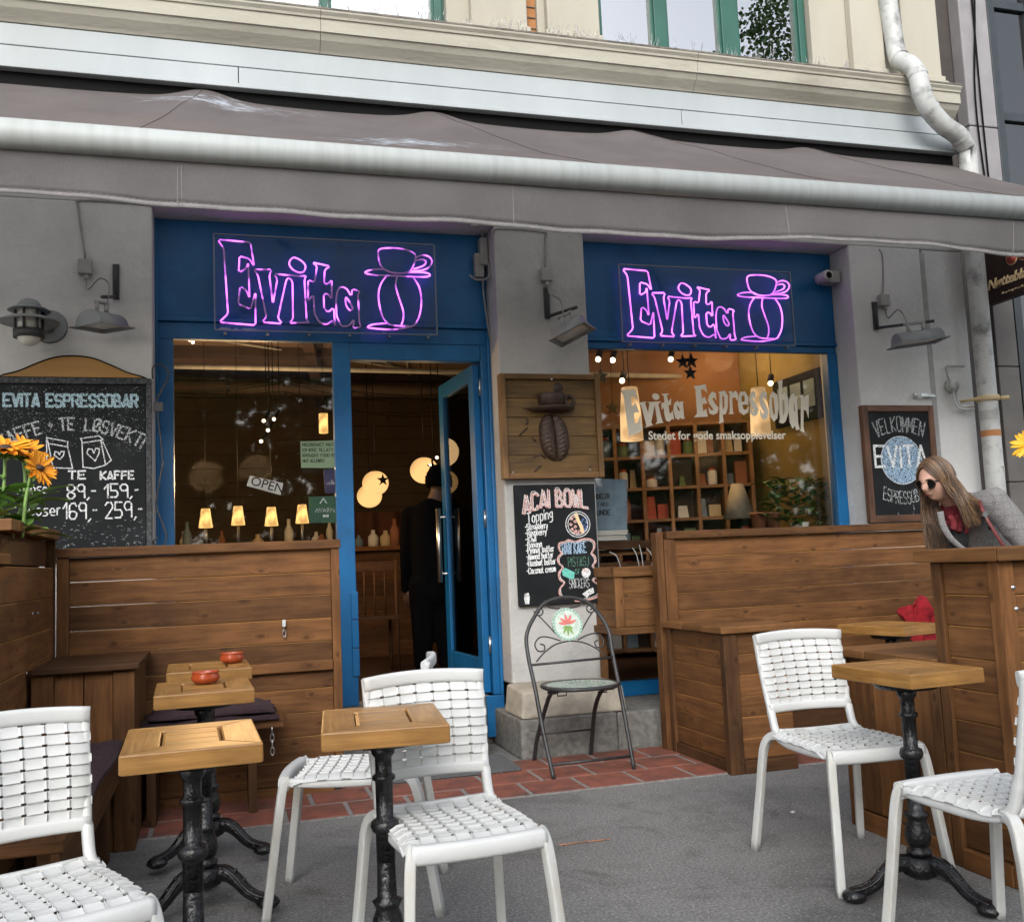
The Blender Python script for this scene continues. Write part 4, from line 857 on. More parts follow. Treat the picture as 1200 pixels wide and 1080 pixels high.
def cushion(mb, x0, x1, y0, y1, z0, th, nu=26, nv=14, wav=.006, seed=1):
    def top(u, v):
        e = min(u, 1-u, .12)/.12; e2 = min(v, 1-v, .2)/.2
        return (x0+(x1-x0)*u+.006*math.sin(v*9+seed), y0+(y1-y0)*v+.008*math.sin(u*7+seed), z0+th*(.35+.65*math.sqrt(e*e2))+wav*math.sin(u*17+seed)*math.sin(v*8+u*5))
    mb.grid(nu, nv, top)
    mb.grid(nu, nv, lambda u, v: (top(u, v)[0], top(u, v)[1], z0+.001), flip=True)
    for a in ((0, 0), (1, 0), (0, 1), (1, 1)):
        pass
    N = 20
    for (f, fl) in ((lambda t: (t, 0), 0), (lambda t: (1, t), 0), (lambda t: (t, 1), 1), (lambda t: (0, t), 1)):
        mb.grid(N, 1, lambda u, v, f=f: (top(*f(u))[0], top(*f(u))[1], (z0+.001)*(1-v)+top(*f(u))[2]*v), flip=bool(fl))
C1 = thing('seat_cushion', 'dark plum cushion folded double on the plank bench by the partition', 'cushion', (-.1, 4.95, .445), group='dark plum seat cushions')
g = MB(); cushion(g, -.37, .235, 4.775, 5.16, .447, .032, seed=1); cushion(g, -.33, .222, 4.79, 5.15, .480, .030, seed=3, wav=.008); g.build('cover', 'cushion', C1)
CB = thing('corner_box', 'low brown wooden box with sloping light boards in the left corner', 'wooden box', (-.55, 4.8, 0))
g = MB(); g.box(-.765, -.345, 4.49, 4.76, .742, .768); g.box(-.765, -.345, 4.763, 5.02, .742, .768); g.box(-.765, -.345, 5.023, 5.185, .742, .768); g.build('lid', 'stained_dark', CB, bevel=.004)
g = MB(); g.box(-.765, -.68, 4.515, 4.55, .0, .74); g.box(-.45, -.365, 4.515, 4.55, .0, .74); g.box(-.399, -.366, 4.551, 5.18, .0, .74); g.build('frame', 'stained', CB, bevel=.004)
g = MB()
for k in range(2): g.hexa([(-.679+k*.115, 4.53, .0), (-.679+k*.115+.112, 4.53, .0), (-.679+k*.115+.112, 4.55, .0), (-.679+k*.115, 4.55, .0), (-.679+k*.115, 4.53, .74), (-.679+k*.115+.112, 4.53, .74), (-.679+k*.115+.112, 4.55, .74), (-.679+k*.115, 4.55, .74)])
g.build('boards', 'stained', CB, bevel=.003)
SB = thing('bench', 'side bench with a plum cushion running along the left wooden wall', 'bench', (-.6, 3.7, 0))
g = MB(); g.box(-.765, -.59, 2.95, 4.485, .405, .44); g.box(-.587, -.415, 2.95, 4.485, .405, .44); g.build('seat', 'stained', SB, bevel=.004)
g = MB(); g.box(-.45, -.425, 2.95, 4.51, .28, .404); g.build('apron', 'stained', SB, bevel=.004)
for q in ((-.50, -.452, 4.36, 4.42, 0, .404), (-.50, -.452, 3.05, 3.11, 0, .404), (-.75, -.453, 4.30, 4.34, .0, .404)): g = MB(); g.box(*q); g.build('support', 'stained_dark', SB, bevel=.003)
C2 = thing('seat_cushion', 'long plum cushion on the side bench behind the left chair', 'cushion', (-.6, 3.7, .44), group='dark plum seat cushions')
g = MB(); cushion(g, -.745, -.40, 3.3, 4.47, .442, .04, seed=2, nu=16, nv=40); g.build('cover', 'cushion', C2)
# ---- left wooden side wall and the flower box on top of it
SW = thing('wooden_side_wall', 'dark brown plank side wall closing the seating at the left picture edge', 'wooden wall', (-.8, 4.2, 0))
g = MB(); planks_y(g, 2.6, 5.17, .06, 1.19, -.81, -.782, 8, sgn=1); g.build('boards', ['stained', 'raw_edge'], SW, bevel=.002)
g = MB(); g.box(-.82, -.774, 5.172, 5.199, .03, 1.33); g.box(-.83, -.775, 2.6, 5.16, .0, .055); g.box(-.81, -.778, 3.2, 3.26, .06, 1.19); g.build('frame', 'stained_dark', SW, bevel=.003)
g = MB(); g.box(-.96, -.762, 2.6, 4.085, 1.192, 1.232); g.build('cap', 'stained_cap', SW, bevel=.004)
g = MB()
for (px, py) in ((38, 719), (54, 789), (31, 789)):
    p = S(px, py, 'x', -.78); g.tube([(-.783, p.y, p.z), (-.776, p.y, p.z)], .007, 8)
p = S(38, 719, 'x', -.78); g.tube([(-.778, p.y, p.z), (-.76, p.y-.01, p.z+.006), (-.755, p.y-.02, p.z)], .004, 6)
g.build('screw', 'steel', SW)
FB = thing('flower_box', 'raised brown plank flower box behind the left chair holding orange sunflowers', 'planter', (-1.2, 4.7, 0))
g = MB(); planks_y(g, 4.09, 5.16, 1.196, 1.318, -.84, -.812, 1, sgn=1); planks_x(g, -1.7, -.841, .1, 1.318, 4.09, 4.115, 9); g.box(-1.7, -.841, 5.13, 5.16, .1, 1.318)
g.box(-1.7, -1.67, 4.116, 5.129, .1, 1.318); g.build('boards', ['stained_dark', 'raw_edge'], FB, bevel=.002)
g = MB(); g.box(-1.72, -.755, 4.06, 4.16, 1.32, 1.364); g.box(-.865, -.755, 4.163, 5.18, 1.32, 1.364); g.box(-1.72, -.87, 5.08, 5.18, 1.32, 1.364); g.box(-1.72, -1.62, 4.163, 5.079, 1.32, 1.364); g.build('cap', 'stained_cap', FB, bevel=.004)
g = MB(); g.box(-1.61, -.87, 4.17, 5.075, 1.1, 1.30); g.build('soil', 'dark_brown', FB)
# sunflowers
def leaf_blade(mb, base, d, up, L, w, mi=0, curl=.25, n=7):
    d = Vector(d).normalized(); side = d.cross(Vector(up)).normalized(); nn = side.cross(d); base = Vector(base)
    def f(u, v):
        t = v; s_ = (u-.5)*2; ww = w*math.sin(math.pi*min(1, t*.93+.05))**.8*(1 if t < .98 else .1); return base+d*(L*t)+side*(ww*s_)+nn*(abs(s_)*w*.3-curl*L*t*t)
    mb.grid(4, n, f, mi)
def sunflower(name_label, base, head, nrm, R, pet, seed):
    rg = random.Random(seed); t = thing('sunflower', name_label, 'flower', base, group='flowers in the planters'); base, head = Vector(base), Vector(head); nrm = Vector(nrm).normalized()
    g = MB(); mid = (base+head)/2+Vector((rg.uniform(-.03, .03), rg.uniform(-.03, .03), .02)); g.tube(smooth([base, mid, head-nrm*.03], 5), [.007]*6+[.006]*5, 7); g.build('stem', 'leaf_light', t)
    a = nrm.orthogonal().normalized(); b = nrm.cross(a); g = MB()
    for ring in range(2):
        for k in range(17):
            w = 2*math.pi*(k+.5*ring)/17+rg.uniform(-.1, .1); d = a*math.cos(w)+b*math.sin(w); leaf_blade(g, head+d*R*.22+nrm*.008*ring, d+nrm*rg.uniform(.05, .45), nrm, R*rg.uniform(.75, 1.0), R*.135, 0, rg.uniform(-.15, .35))
    g.build('petals', pet, t)
    g = MB(); g.ball(head+nrm*.006, R*.3, 14, 8, sc=(1, 1, .6)); g.build('disc', 'dark_brown', t)
    g = MB()
    for k in range(9):
        w = 2*math.pi*k/9; d = a*math.cos(w)+b*math.sin(w); leaf_blade(g, head-nrm*.02+d*R*.05, d*.8-nrm*.25, nrm, R*.62, R*.16, 0, -.2)
    for k in range(0 if pet == 'petal_yellow' else 5):
        q = base.lerp(head, rg.uniform(.15, .75)); w = rg.uniform(0, 6.28); leaf_blade(g, q, (math.cos(w), math.sin(w), rg.uniform(.0, .5)), (0, 0, 1), rg.uniform(.10, .17), rg.uniform(.028, .045), 0, .35)
    g.build('leaves', rg.choice(['leaf', 'leaf_light', 'leaf_light']), t)
for i, (hx, hy, yy, bx, lab) in enumerate(((6, 527, 4.35, -4, 'orange sunflower half cut by the left picture edge'), (30, 530, 4.40, 14, 'orange sunflower facing right in front of the price board'), (44, 549, 4.30, 26, 'drooping orange sunflower, lowest and furthest right of the bunch'))):
    h = S(hx, hy, 'y', yy); b = S(bx, 614, 'y', yy); sunflower(lab, (b.x, yy, 1.30), h, ((.10, -.35, .85), (.35, -.40, .75), (.75, -.45, .30))[i], .096-.010*i, 'petal', 5+i)
t = thing('foliage_plant', 'loose light green leafy stems at the foot of the sunflowers', 'plant', (-1.0, 4.35, 1.3)); g = MB(); rg = random.Random(3)
for k in range(34):
    b = S(rg.uniform(-25, 40), 612, 'y', rg.uniform(4.25, 4.5)); w = rg.uniform(0, 6.28); leaf_blade(g, (b.x, b.y, rg.uniform(1.29, 1.46)), (math.cos(w), math.sin(w)*.7, rg.uniform(.1, .9)), (0, 0, 1), rg.uniform(.07, .16), rg.uniform(.014, .035), 0, .4)
g.build('leaves', 'leaf_light', t)

# ---- right partition with end box, planter, bench end
P2 = thing('wooden_partition', 'brown stained board partition below the lettered window', 'partition', (3.5, 5.35, 0))
x0, x1, yf, zt = 2.485, 5.3, 5.33, 1.262
g = MB(); planks_x(g, x0+.07, x1-.05, .06, zt-.045, yf+.02, yf+.045, 11); g.build('boards', ['stained', 'raw_edge'], P2, bevel=.002)
g = MB(); g.box(x0, x0+.069, yf-.004, yf+.07, .0, zt-.046); g.box(x1-.049, x1, yf, yf+.06, 0, zt-.046); g.box(x0+.016, x1+.03, yf-.014, yf+.085, zt-.045, zt); g.box(x0-.05, x0-.003, yf-.002, yf+.075, .0, zt-.004); g.build('frame', 'stained', P2, bevel=.004)
EB = thing('bench_end_box', 'tall brown boarded bench end with flat lid beside the folding chair', 'wooden box', (2.65, 4.95, 0))
x0, x1, y0, y1, zt = 2.455, 2.84, 4.62, 5.31, .745
g = MB(); g.box(x0-.02, x1+.02, y0-.02, y0+.20, zt-.036, zt); g.box(x0-.02, x1+.02, y0+.203, y0+.44, zt-.036, zt); g.box(x0-.02, x1+.02, y0+.443, y1, zt-.036, zt); g.build('lid', 'stained_cap', EB, bevel=.005)
g = MB(); planks_y(g, y0+.05, y1-.05, .07, zt-.038, x0+.018, x0+.04, 7, sgn=-1); planks_x(g, x0+.082, x1-.002, .07, zt-.038, y0+.014, y0+.04, 6); g.build('boards', ['stained', 'raw_edge'], EB, bevel=.002)
g = MB(); g.box(x0, x0+.08, y0, y0+.049, .0, zt-.037); g.box(x0, x0+.05, y1-.049, y1, 0, zt-.037); g.box(x0+.081, x1, y0-.004, y0+.03, 0, .066); g.box(x0+.004, x0+.045, y0+.05, y1-.05, .0, .066); g.build('frame', 'stained_dark', EB, bevel=.004)
RB = thing('bench', 'plank bench with red cloth along the right partition', 'bench', (3.6, 5.1, 0))
g = MB(); g.box(2.845, 5.2, 4.9, 5.32, .40, .44); g.build('seat', 'stained', RB, bevel=.004); g = MB(); g.box(2.9, 5.2, 4.96, 4.99, .0, .399); g.build('apron', 'stained_dark', RB)
# bench end / planter block on the right
PB = thing('bench_end_box', 'low brown plank box with flat lid beside the planter, right of the white chair', 'wooden box', (2.7, 3.3, 0))
x0, y0, y1, zt = 2.455, 3.03, 3.62, .712
g = MB(); g.box(x0-.02, 2.95, y0+.001, y0+.19, zt-.034, zt); g.box(x0-.02, 2.95, y0+.193, y0+.40, zt-.034, zt); g.box(x0-.02, 2.95, y0+.403, y1+.02, zt-.034, zt); g.build('lid', 'stained_cap', PB, bevel=.005)
g = MB()
for k in range(3):
    a = y0+.05+k*.178; g.box(x0+.012, x0+.035, a, a+.175, .075, zt-.036)
g.box(x0, x0+.04, y1-.045, y1, .0, zt-.036); g.box(x0, x0+.04, y0+.001, y0+.048, .0, zt-.036); g.box(x0-.008, x0+.011, y0+.05, y1-.046, .0, .072); g.box(x0+.041, 2.93, y1-.03, y1, 0, zt-.036); g.build('boards', 'stained', PB, bevel=.003)
PL = thing('planter', 'high brown wooden planter with thick cap at the right picture edge', 'planter', (2.8, 2.85, 0))
x0, x1, y0, y1, zt = 2.455, 4.3, 2.695, 3.025, 1.104
g = MB(); planks_y(g, y0+.055, y1-.05, .075, zt-.05, x0+.014, x0+.035, 9, sgn=-1); planks_x(g, x0+.062, x1, .075, zt-.05, y0+.012, y0+.04, 9); g.build('boards', ['stained', 'raw_edge'], PL, bevel=.002)
g = MB(); g.box(x0, x0+.06, y0, y0+.053, .0, zt-.048); g.box(x0, x0+.05, y1-.049, y1, .0, zt-.048); g.box(x0-.006, x0+.03, y0+.054, y1-.05, 0, .07); g.box(x0+.061, x1, y0+.002, y0+.035, 0, .07); g.box(x0+.051, x1, y1-.03, y1, 0, zt-.048); g.build('frame', 'stained', PL, bevel=.004)
g = MB(); g.hexa([(x0-.03, y0-.03, zt-.047), (x0+.09, y0+.09, zt-.047), (x0+.09, y1+.05, zt-.047), (x0-.03, y1+.05, zt-.047), (x0-.03, y0-.03, zt), (x0+.09, y0+.09, zt), (x0+.09, y1+.05, zt), (x0-.03, y1+.05, zt)])
g.hexa([(x0-.028, y0-.03, zt-.047), (x1, y0-.03, zt-.047), (x1, y0+.09, zt-.047), (x0+.092, y0+.09, zt-.047), (x0-.028, y0-.03, zt), (x1, y0-.03, zt), (x1, y0+.09, zt), (x0+.092, y0+.09, zt)]); g.box(x0+.093, x1, y1-.07, y1+.05, zt-.047, zt); g.build('cap', 'stained_cap', PL, bevel=.005)
g = MB()
for (px, py) in ((1187, 688), (1191, 713)):
    p = S(px, py, 'y', y0); g.lathe([(.0, -.006), (.007, -.005), (.007, .01)], (p.x, y0, p.z), 10, axis='y')
g.build('screw', 'steel', PL)
g = MB(); g.box(x0+.095, x1, y0+.10, y1-.075, zt-.12, zt-.03); g.build('soil', 'dark_brown', PL)
h = S(1197, 521, 'y', 2.86); sunflower('yellow sunflower cut by the right picture edge above the planter', (h.x+.06, 2.88, zt-.03), (h.x+.045, 2.86, h.z), (-.75, -.35, .35), .062, 'petal_yellow', 21)
# red cloth hanging over the bench corner
RC = thing('red_cloth', 'crumpled bright red cloth lying on the bench behind the hidden table', 'cloth', (3.9, 5.1, .44)); g = MB()
c0, c1 = S(1054, 752, 'y', 5.15), S(1125, 700, 'y', 5.15)
def rc(u, v):
    x = c0.x+(c1.x-c0.x)*u; top_ = .13+.10*math.sin(math.pi*min(1, u*.8+.15))**.7-.03*math.sin(u*13); z = .445+(top_+.10)*v**.8
    return (x, 4.93+.24*v+.03*math.sin(u*15+v*6)+.02*math.sin(u*31-v*9), z+.01*math.sin(u*22+v*11))
g.grid(46, 26, rc); g.build('cloth', 'red_cloth', RC, solid=.012)
# ---- wall box with twigs between pillar and partition
WB = thing('window_box', 'light brown plank window box with bare twigs under the right window', 'planter', (2.4, 5.6, .68))
x0, x1, y0, y1, z0, z1 = 2.235, 2.95, 5.50, 5.98, .665, 1.065
g = MB(); planks_x(g, x0+.055, x1, z0+.045, z1-.062, y0+.012, y0+.035, 3); planks_y(g, y0+.036, y1, z0+.045, z1-.062, x0+.004, x0+.03, 3, sgn=-1); g.build('boards', ['stained_cap', 'raw_edge'], WB, bevel=.002)
g = MB(); g.box(x0-.004, x0+.054, y0, y0+.035, z0+.043, z1-.061); g.box(x0-.012, x1, y0-.012, y0+.05, z1-.06, z1); g.box(x0-.012, x0+.04, y0+.051, y1, z1-.06, z1); g.box(x0-.016, x1, y0-.018, y1, z0, z0+.042); g.box(x0, x0+.04, 5.78, 5.82, .224, z0-.001); g.build('frame', 'stained_cap', WB, bevel=.004)
g = MB(); g.box(x0+.041, x1, y0+.051, y1, z1-.14, z1-.05); g.build('soil', 'dark_brown', WB)
g = MB()
for k in range(7): a = RNG.uniform(-.5, .6); b = RNG.uniform(x0+.1, x0+.4); g.tube(smooth([(b, 5.65, z1-.06), (b+a*.08, 5.66, z1+.06), (b+a*.2, 5.68, z1+RNG.uniform(.08, .15))], 3), .003, 5)
g.build('twigs', 'cable_grey', WB)
# ---- doormat
t = thing('doormat', 'grey ribbed rubber mat on the step before the cafe door', 'mat', (1.1, 5.35, .012)); g = MB(); g.box(.72, 1.52, 5.21, 5.60, .012, .026)
for k in range(18): g.box(.73, 1.51, 5.22+k*.021, 5.231+k*.021, .026, .031)
g.build('mat', 'mat_grey', t)

# ---- folding garden chair
FC = thing('folding_chair', 'black iron folding garden chair with flower mosaic back and round seat', 'chair', (1.84, 5.15, 0))
cx, w = 1.835, .220
def hoop(s_):      # s_ 0..1 from left foot over the top to the right foot
    pass
left = [(-w-.010, 4.925, .008), (-w-.022, 5.02, .22), (-w-.030, 5.13, .46), (-w-.040, 5.20, .60), (-w+.002, 5.235, .72)]
topa = [(-w*.86, 5.258, .815), (-w*.55, 5.275, .885), (0, 5.285, .912), (w*.55, 5.275, .885), (w*.86, 5.258, .815)]
def bow(p): return (cx+p[0], p[1], p[2])
pts = smooth([bow(p) for p in [(-w-.005, 4.93, .008), (-w-.02, 5.03, .24), (-w-.028, 5.115, .455), (-w-.036, 5.18, .60), (-w-.028, 5.225, .72)]+topa+[(w+.012, 5.225, .72), (w+.012, 5.18, .60), (w+.010, 5.115, .455), (w+.008, 5.03, .24), (w+.010, 4.955, .008)]], 6)
g = MB(); g.tube(pts, .0108, 10)
g.tube([bow((-w-.006, 4.955, .075)), bow((w+.006, 4.975, .075))], .008, 8)
g.tube([bow((-w-.03, 5.165, .565)), bow((w+.01, 5.165, .575))], .007, 8)
g.build('back_frame', 'iron_matt', FC)
for s_ in (-1, 1):
    g = MB(); g.tube(smooth([(cx+s_*.165, 5.03, .43), (cx+s_*.150, 5.16, .40), (cx+s_*.150-.0, 5.28, .29), (cx+s_*.165, 5.38, .14), (cx+s_*.17, 5.44, .008)], 5), .012, 10); g.build('leg', 'iron_matt', FC)
g = MB(); g.tube([(cx-.16, 5.37, .16), (cx+.16, 5.37, .16)], .006, 8); g.tube([(cx-.19, 5.08, .425), (cx+.19, 5.08, .425)], .007, 8)
for s_ in (-1, 1): g.tube([(cx+s_*.09, 5.06, .435), (cx+s_*.09, 5.06, .405), (cx+s_*.14, 5.06, .405), (cx+s_*.14, 5.06, .435)], .004, 6)
g.build('stretcher', 'iron_matt', FC)
g = MB(); N = 40
def ring_(r, z, yo=0): return [(cx+r*1.06*math.copysign(abs(math.cos(a))**.8, math.cos(a)), 5.095+r*math.copysign(abs(math.sin(a))**.8, math.sin(a)), z) for a in [2*math.pi*k/N for k in range(N)]]
g.tube(ring_(.188, .448), .011, 8, closed=True); b = len(g.v); g.build('seat_rim', 'iron_matt', FC)
g = MB(); rg = random.Random(8)
def pebble_disc(mb, place, R, tones, n_r):
    """mosaic chips between the grout, ring by ring"""
    for k in range(n_r):
        r0, r1 = R*k/n_r, R*(k+1)/n_r; m = max(5, int(6.28*(r0+r1)/2/(R/n_r*1.3)))
        for i in range(m):
            a0, a1 = 2*math.pi*(i+.06)/m, 2*math.pi*(i+.94)/m; q = [(r0+.0012, a0), (r1-.0012, a0), (r1-.0012, a1), (r0+.0012, a1)]
            b = len(mb.v); mb.v += [place(r*math.cos(a), r*math.sin(a)) for r, a in q]; mb.face([b, b+1, b+2, b+3], None, rg.choice(tones))
g.prism([(p[0], p[1]) for p in ring_(.186, 0)][::-1], .446, .4545, lambda u, v, d: (u, v, d), 3)
pebble_disc(g, lambda u, v: (cx+u*1.06, 5.095+v, .4562), .172, [0, 0, 0, 1, 0], 9)
g.build('seat', ['mosaic', 'mosaic_green', 'mosaic_pink', 'grout'], FC)
# medallion and scrolls in the back plane
def bp(u, v, d=0): return (cx-.004+u, 5.245+(v-.76)*.30+d, v)
g = MB(); zc_ = .765; R_ = .088
g.prism([(R_*math.cos(a), zc_+R_*math.sin(a)) for a in [2*math.pi*k/36 for k in range(36)]], -.008, .008, lambda u, v, d: bp(u, v, d), 0)
for k in range(28):
    a = 2*math.pi*k/28; a1 = a+.17; q = [(R_*.985, a), (R_*.985, a1), (R_*.86, a1), (R_*.86, a)]; b = len(g.v); g.v += [bp(r*math.cos(t_), zc_+r*math.sin(t_), -.0095) for r, t_ in q]; g.face([b, b+1, b+2, b+3], None, 1)
def petal(mb, x, z, ang, L, w_, mi):
    c, s = math.cos(ang), math.sin(ang); P = [(0, 0), (L*.35, w_), (L*.7, w_*.8), (L, 0), (L*.7, -w_*.8), (L*.35, -w_)]; b = len(mb.v)
    mb.v += [bp(x+u*c-v*s, z+u*s+v*c, -.0105) for u, v in P]; mb.face(list(range(b, b+6))[::-1], None, mi)
for a in (20, 62, 100, 140, 172): petal(g, .002, zc_+.002, rad(a), .058, .0085, 2)
for a in (-60, -95, -130, -30, -160): petal(g, .0, zc_-.008, rad(a), .055 if a in (-60, -95, -130) else .035, .0075, 3)
g.build('medallion', ['mosaic', 'mosaic_green', 'mosaic_pink', 'leaf_light'], FC)
g = MB()
def line(pp, r=.0042): g.tube([bp(*p) for p in smooth([(a, b, 0) for a, b in pp], 4)], r, 6)
def spiral(x, z, r0, a0, turns, sg): return [(x+(r0*(1-.75*k/16))*math.cos(rad(a0)+sg*turns*6.283*k/16), z+(r0*(1-.75*k/16))*math.sin(rad(a0)+sg*turns*6.283*k/16)) for k in range(17)]
for s_ in (-1, 1):
    line([(s_*.075, zc_-.045), (s_*.14, .80), (s_*.185, .845)]); line(spiral(s_*.150, .845, .028, 0 if s_ > 0 else 180, 1.3, -s_))
    line([(s_*.05, .678), (s_*.11, .70), (s_*.165, .705), (s_*.200, .672), (s_*.19, .635), (s_*.155, .632), (s_*.148, .66), (s_*.17, .668)])
    line([(s_*.205, .578), (s_*.15, .625), (s_*.08, .662), (0, .676)])
    line([(s_*.115, .898), (s_*.09, .862), (s_*.03, zc_+.088)])
g.build('scrollwork', 'iron_matt', FC)

# ---- little chains hooked on the left partition
def chain(loc, n, label, hook):
    t = thing('hook_chain', label, 'chain', loc, 0, 'short chains on the left partition'); g = MB(); z = loc[2]
    for k in range(n):
        a = k % 2; pts = [((math.cos(w)*.008) if a else 0, -.008+(0 if a else math.cos(w)*.008), math.sin(w)*.019) for w in [2*math.pi*i/14 for i in range(14)]]
        g.tube([(loc[0]+p[0], loc[1]+p[1], z-k*.030+p[2]) for p in pts], .0032, 6, closed=True)
    g.build('links', 'steel', t)
    if hook: g = MB(); g.obox((loc[0], loc[1]-.006, z+.022), (.018, .012, .034)); g.build('hook', 'white_plastic', t, bevel=.003)
p = S(333, 735, 'y', 5.2); chain((p.x, 5.21, p.z), 2, 'short steel chain on a white hook high on the left partition', True)
p = S(319, 878, 'y', 4.79); chain((p.x, 4.79, .395), 4, 'steel chain hanging from the bench plank end', False)

p = S(929, 952, 'z', 0); t = thing('paper_scrap', 'tiny white paper scrap lying on the asphalt left of the right chair', 'litter', (p.x, p.y, 0)); g = MB(); g.obox((p.x, p.y, .004), (.022, .012, .003), rz=.4, rx=.2); g.build('scrap', 'paper', t)
# ================================================================ SIGNS AND WRITING
def Z(region, scale, pts):        # corner of an enlarged view + scale -> photo pixels
    return [(region[0]+x/scale, region[1]+y/scale) for x, y in pts]
R1, R2 = (250, 270), (340, 280)
EV = [Z(R1, 9, [(45, 97), (390, 128), (432, 385), (380, 300), (275, 272), (268, 445), (350, 405), (368, 335), (382, 720), (350, 635), (283, 590), (262, 775), (393, 832), (445, 650), (445, 1000), (60, 970), (155, 880), (110, 190)]),
      Z(R1, 9, [(420, 413), (620, 413), (590, 470), (628, 775), (675, 515), (638, 458), (900, 485), (985, 478), (960, 512), (985, 960), (1025, 972), (795, 978), (840, 940), (835, 540), (800, 498), (770, 520), (680, 925), (728, 985), (515, 968), (560, 912), (468, 465)]),
      [(x, y) for x, y in Z(R2, 6.667, [(-8, 190), (20, 148), (70, 160), (118, 205), (108, 255), (65, 262), (15, 235)])],
      Z(R2, 6.667, [(170, 183), (315, 215), (270, 240), (265, 350), (300, 352), (325, 315), (325, 475), (300, 430), (262, 430), (265, 545), (295, 575), (340, 535), (352, 690), (338, 635), (280, 672), (225, 650), (190, 580), (182, 435), (140, 490), (140, 320), (190, 340), (210, 210)]),
      Z(R2, 6.667, [(395, 372), (440, 385), (478, 450), (485, 390), (548, 412), (530, 430), (540, 655), (556, 690), (490, 697), (500, 625), (460, 680), (400, 685), (362, 600), (358, 470), (370, 400)]),
      Z(R2, 6.667, [(440, 460), (462, 490), (488, 540), (468, 558), (438, 520), (432, 470)])]
CLOSED_SMOOTH = {2, 5}
EMB = [(Z(R2, 6.667, [(695, 85), (780, 72), (890, 82), (975, 122), (968, 195), (930, 255), (860, 270), (780, 262), (715, 220), (690, 150)]), 1),
       (Z(R2, 6.667, [(585, 262), (640, 242), (735, 240), (790, 262), (860, 270), (940, 262), (1060, 265), (1092, 285), (1040, 298), (820, 290), (640, 280)]), 1),
       (Z(R2, 6.667, [(975, 150), (1030, 128), (1085, 140), (1108, 180), (1080, 225), (1020, 248), (945, 252)]), 0), (Z(R2, 6.667, [(975, 172), (1030, 160), (1060, 178), (1040, 210), (965, 236)]), 0),
       (Z(R2, 6.667, [(750, 292), (710, 350), (690, 430), (700, 530), (730, 620), (780, 668), (850, 680), (930, 682)]), 0),
       (Z(R2, 6.667, [(960, 300), (1005, 370), (1025, 470), (1015, 580), (985, 650), (945, 685), (800, 708), (640, 698), (605, 688), (650, 668), (760, 658)]), 0),
       (Z(R2, 6.667, [(835, 296), (825, 370), (850, 460), (882, 560), (882, 630), (868, 672)]), 0)]
def neon_sign(label, x0, x1, z0, z1, mat, src):
    """panel corners + outlines measured on the left sign, re-laid on this panel"""
    yy = 6.008; t = thing('neon_sign', label, 'neon sign', (x0, yy, z0), group='purple neon signs above the windows')
    g = MB(); g.box(x0, x1, yy, yy+.008, z0, z1); g.build('acrylic_panel', 'acrylic', t)
    g = MB()
    for a, b, c, d in ((x0-.002, x0+.006, z0, z1), (x1-.006, x1+.002, z0, z1), (x0+.007, x1-.007, z1-.005, z1+.002), (x0+.007, x1-.007, z0-.002, z0+.005)): g.box(a, b, yy-.001, yy+.0095, c, d)
    g.build('panel_edge', 'acrylic_edge', t)
    def mp(p):
        X, Zz = SX(p[0], p[1], 6.0); u = (X-src[0])/(src[1]-src[0]); v = (Zz-src[2])/(src[3]-src[2]); return (x0+u*(x1-x0), yy-.010, z0+v*(z1-z0))
    g = MB()
    for k, pl in enumerate(EV):
        P = [mp(p) for p in pl]
        if k in CLOSED_SMOOTH: P = smooth(P, 3, True)
        else:
            Q = []
            for i in range(len(P)):           # small rounding at the bends of the tube
                a, b, c = Vector(P[i-1]), Vector(P[i]), Vector(P[(i+1) % len(P)]); e = .010
                Q += [b+(a-b).normalized()*min(e, (a-b).length*.3), b+(c-b).normalized()*min(e, (c-b).length*.3)]
            P = Q
        g.tube(P, .0052, 8, closed=True)
    g.build('lettering', mat, t)
    g = MB()
    for pl, cl in EMB: g.tube(smooth([mp(p) for p in pl], 4, bool(cl)), .0052, 8, closed=bool(cl))
    g.build('cup_emblem', mat, t)
    g = MB(); n = 6
    for k in range(n):
        for zz in (z0-.012,): g.obox((x0+.06+(x1-x0-.12)*k/(n-1), yy+.03, zz), (.016, .05, .014))
    g.build('clip', 'acrylic_edge', t)
a, b = SX(250, 273, 6.0), SX(513, 389, 6.0); SRC = (a[0], b[0], SX(252, 386, 6.0)[1], a[1])
neon_sign('purple neon sign over the door bay with patchy tubes, left of the pillar', SRC[0], SRC[1], SRC[2], SRC[3], 'neon', SRC)
c, d = SX(725, 307, 6.0), SX(933, 405, 6.0)
neon_sign('purple neon sign over the right lettered window with evenly glowing tubes', c[0], d[0], d[1]+.0, c[1]-.01, 'neon_bright', SRC)

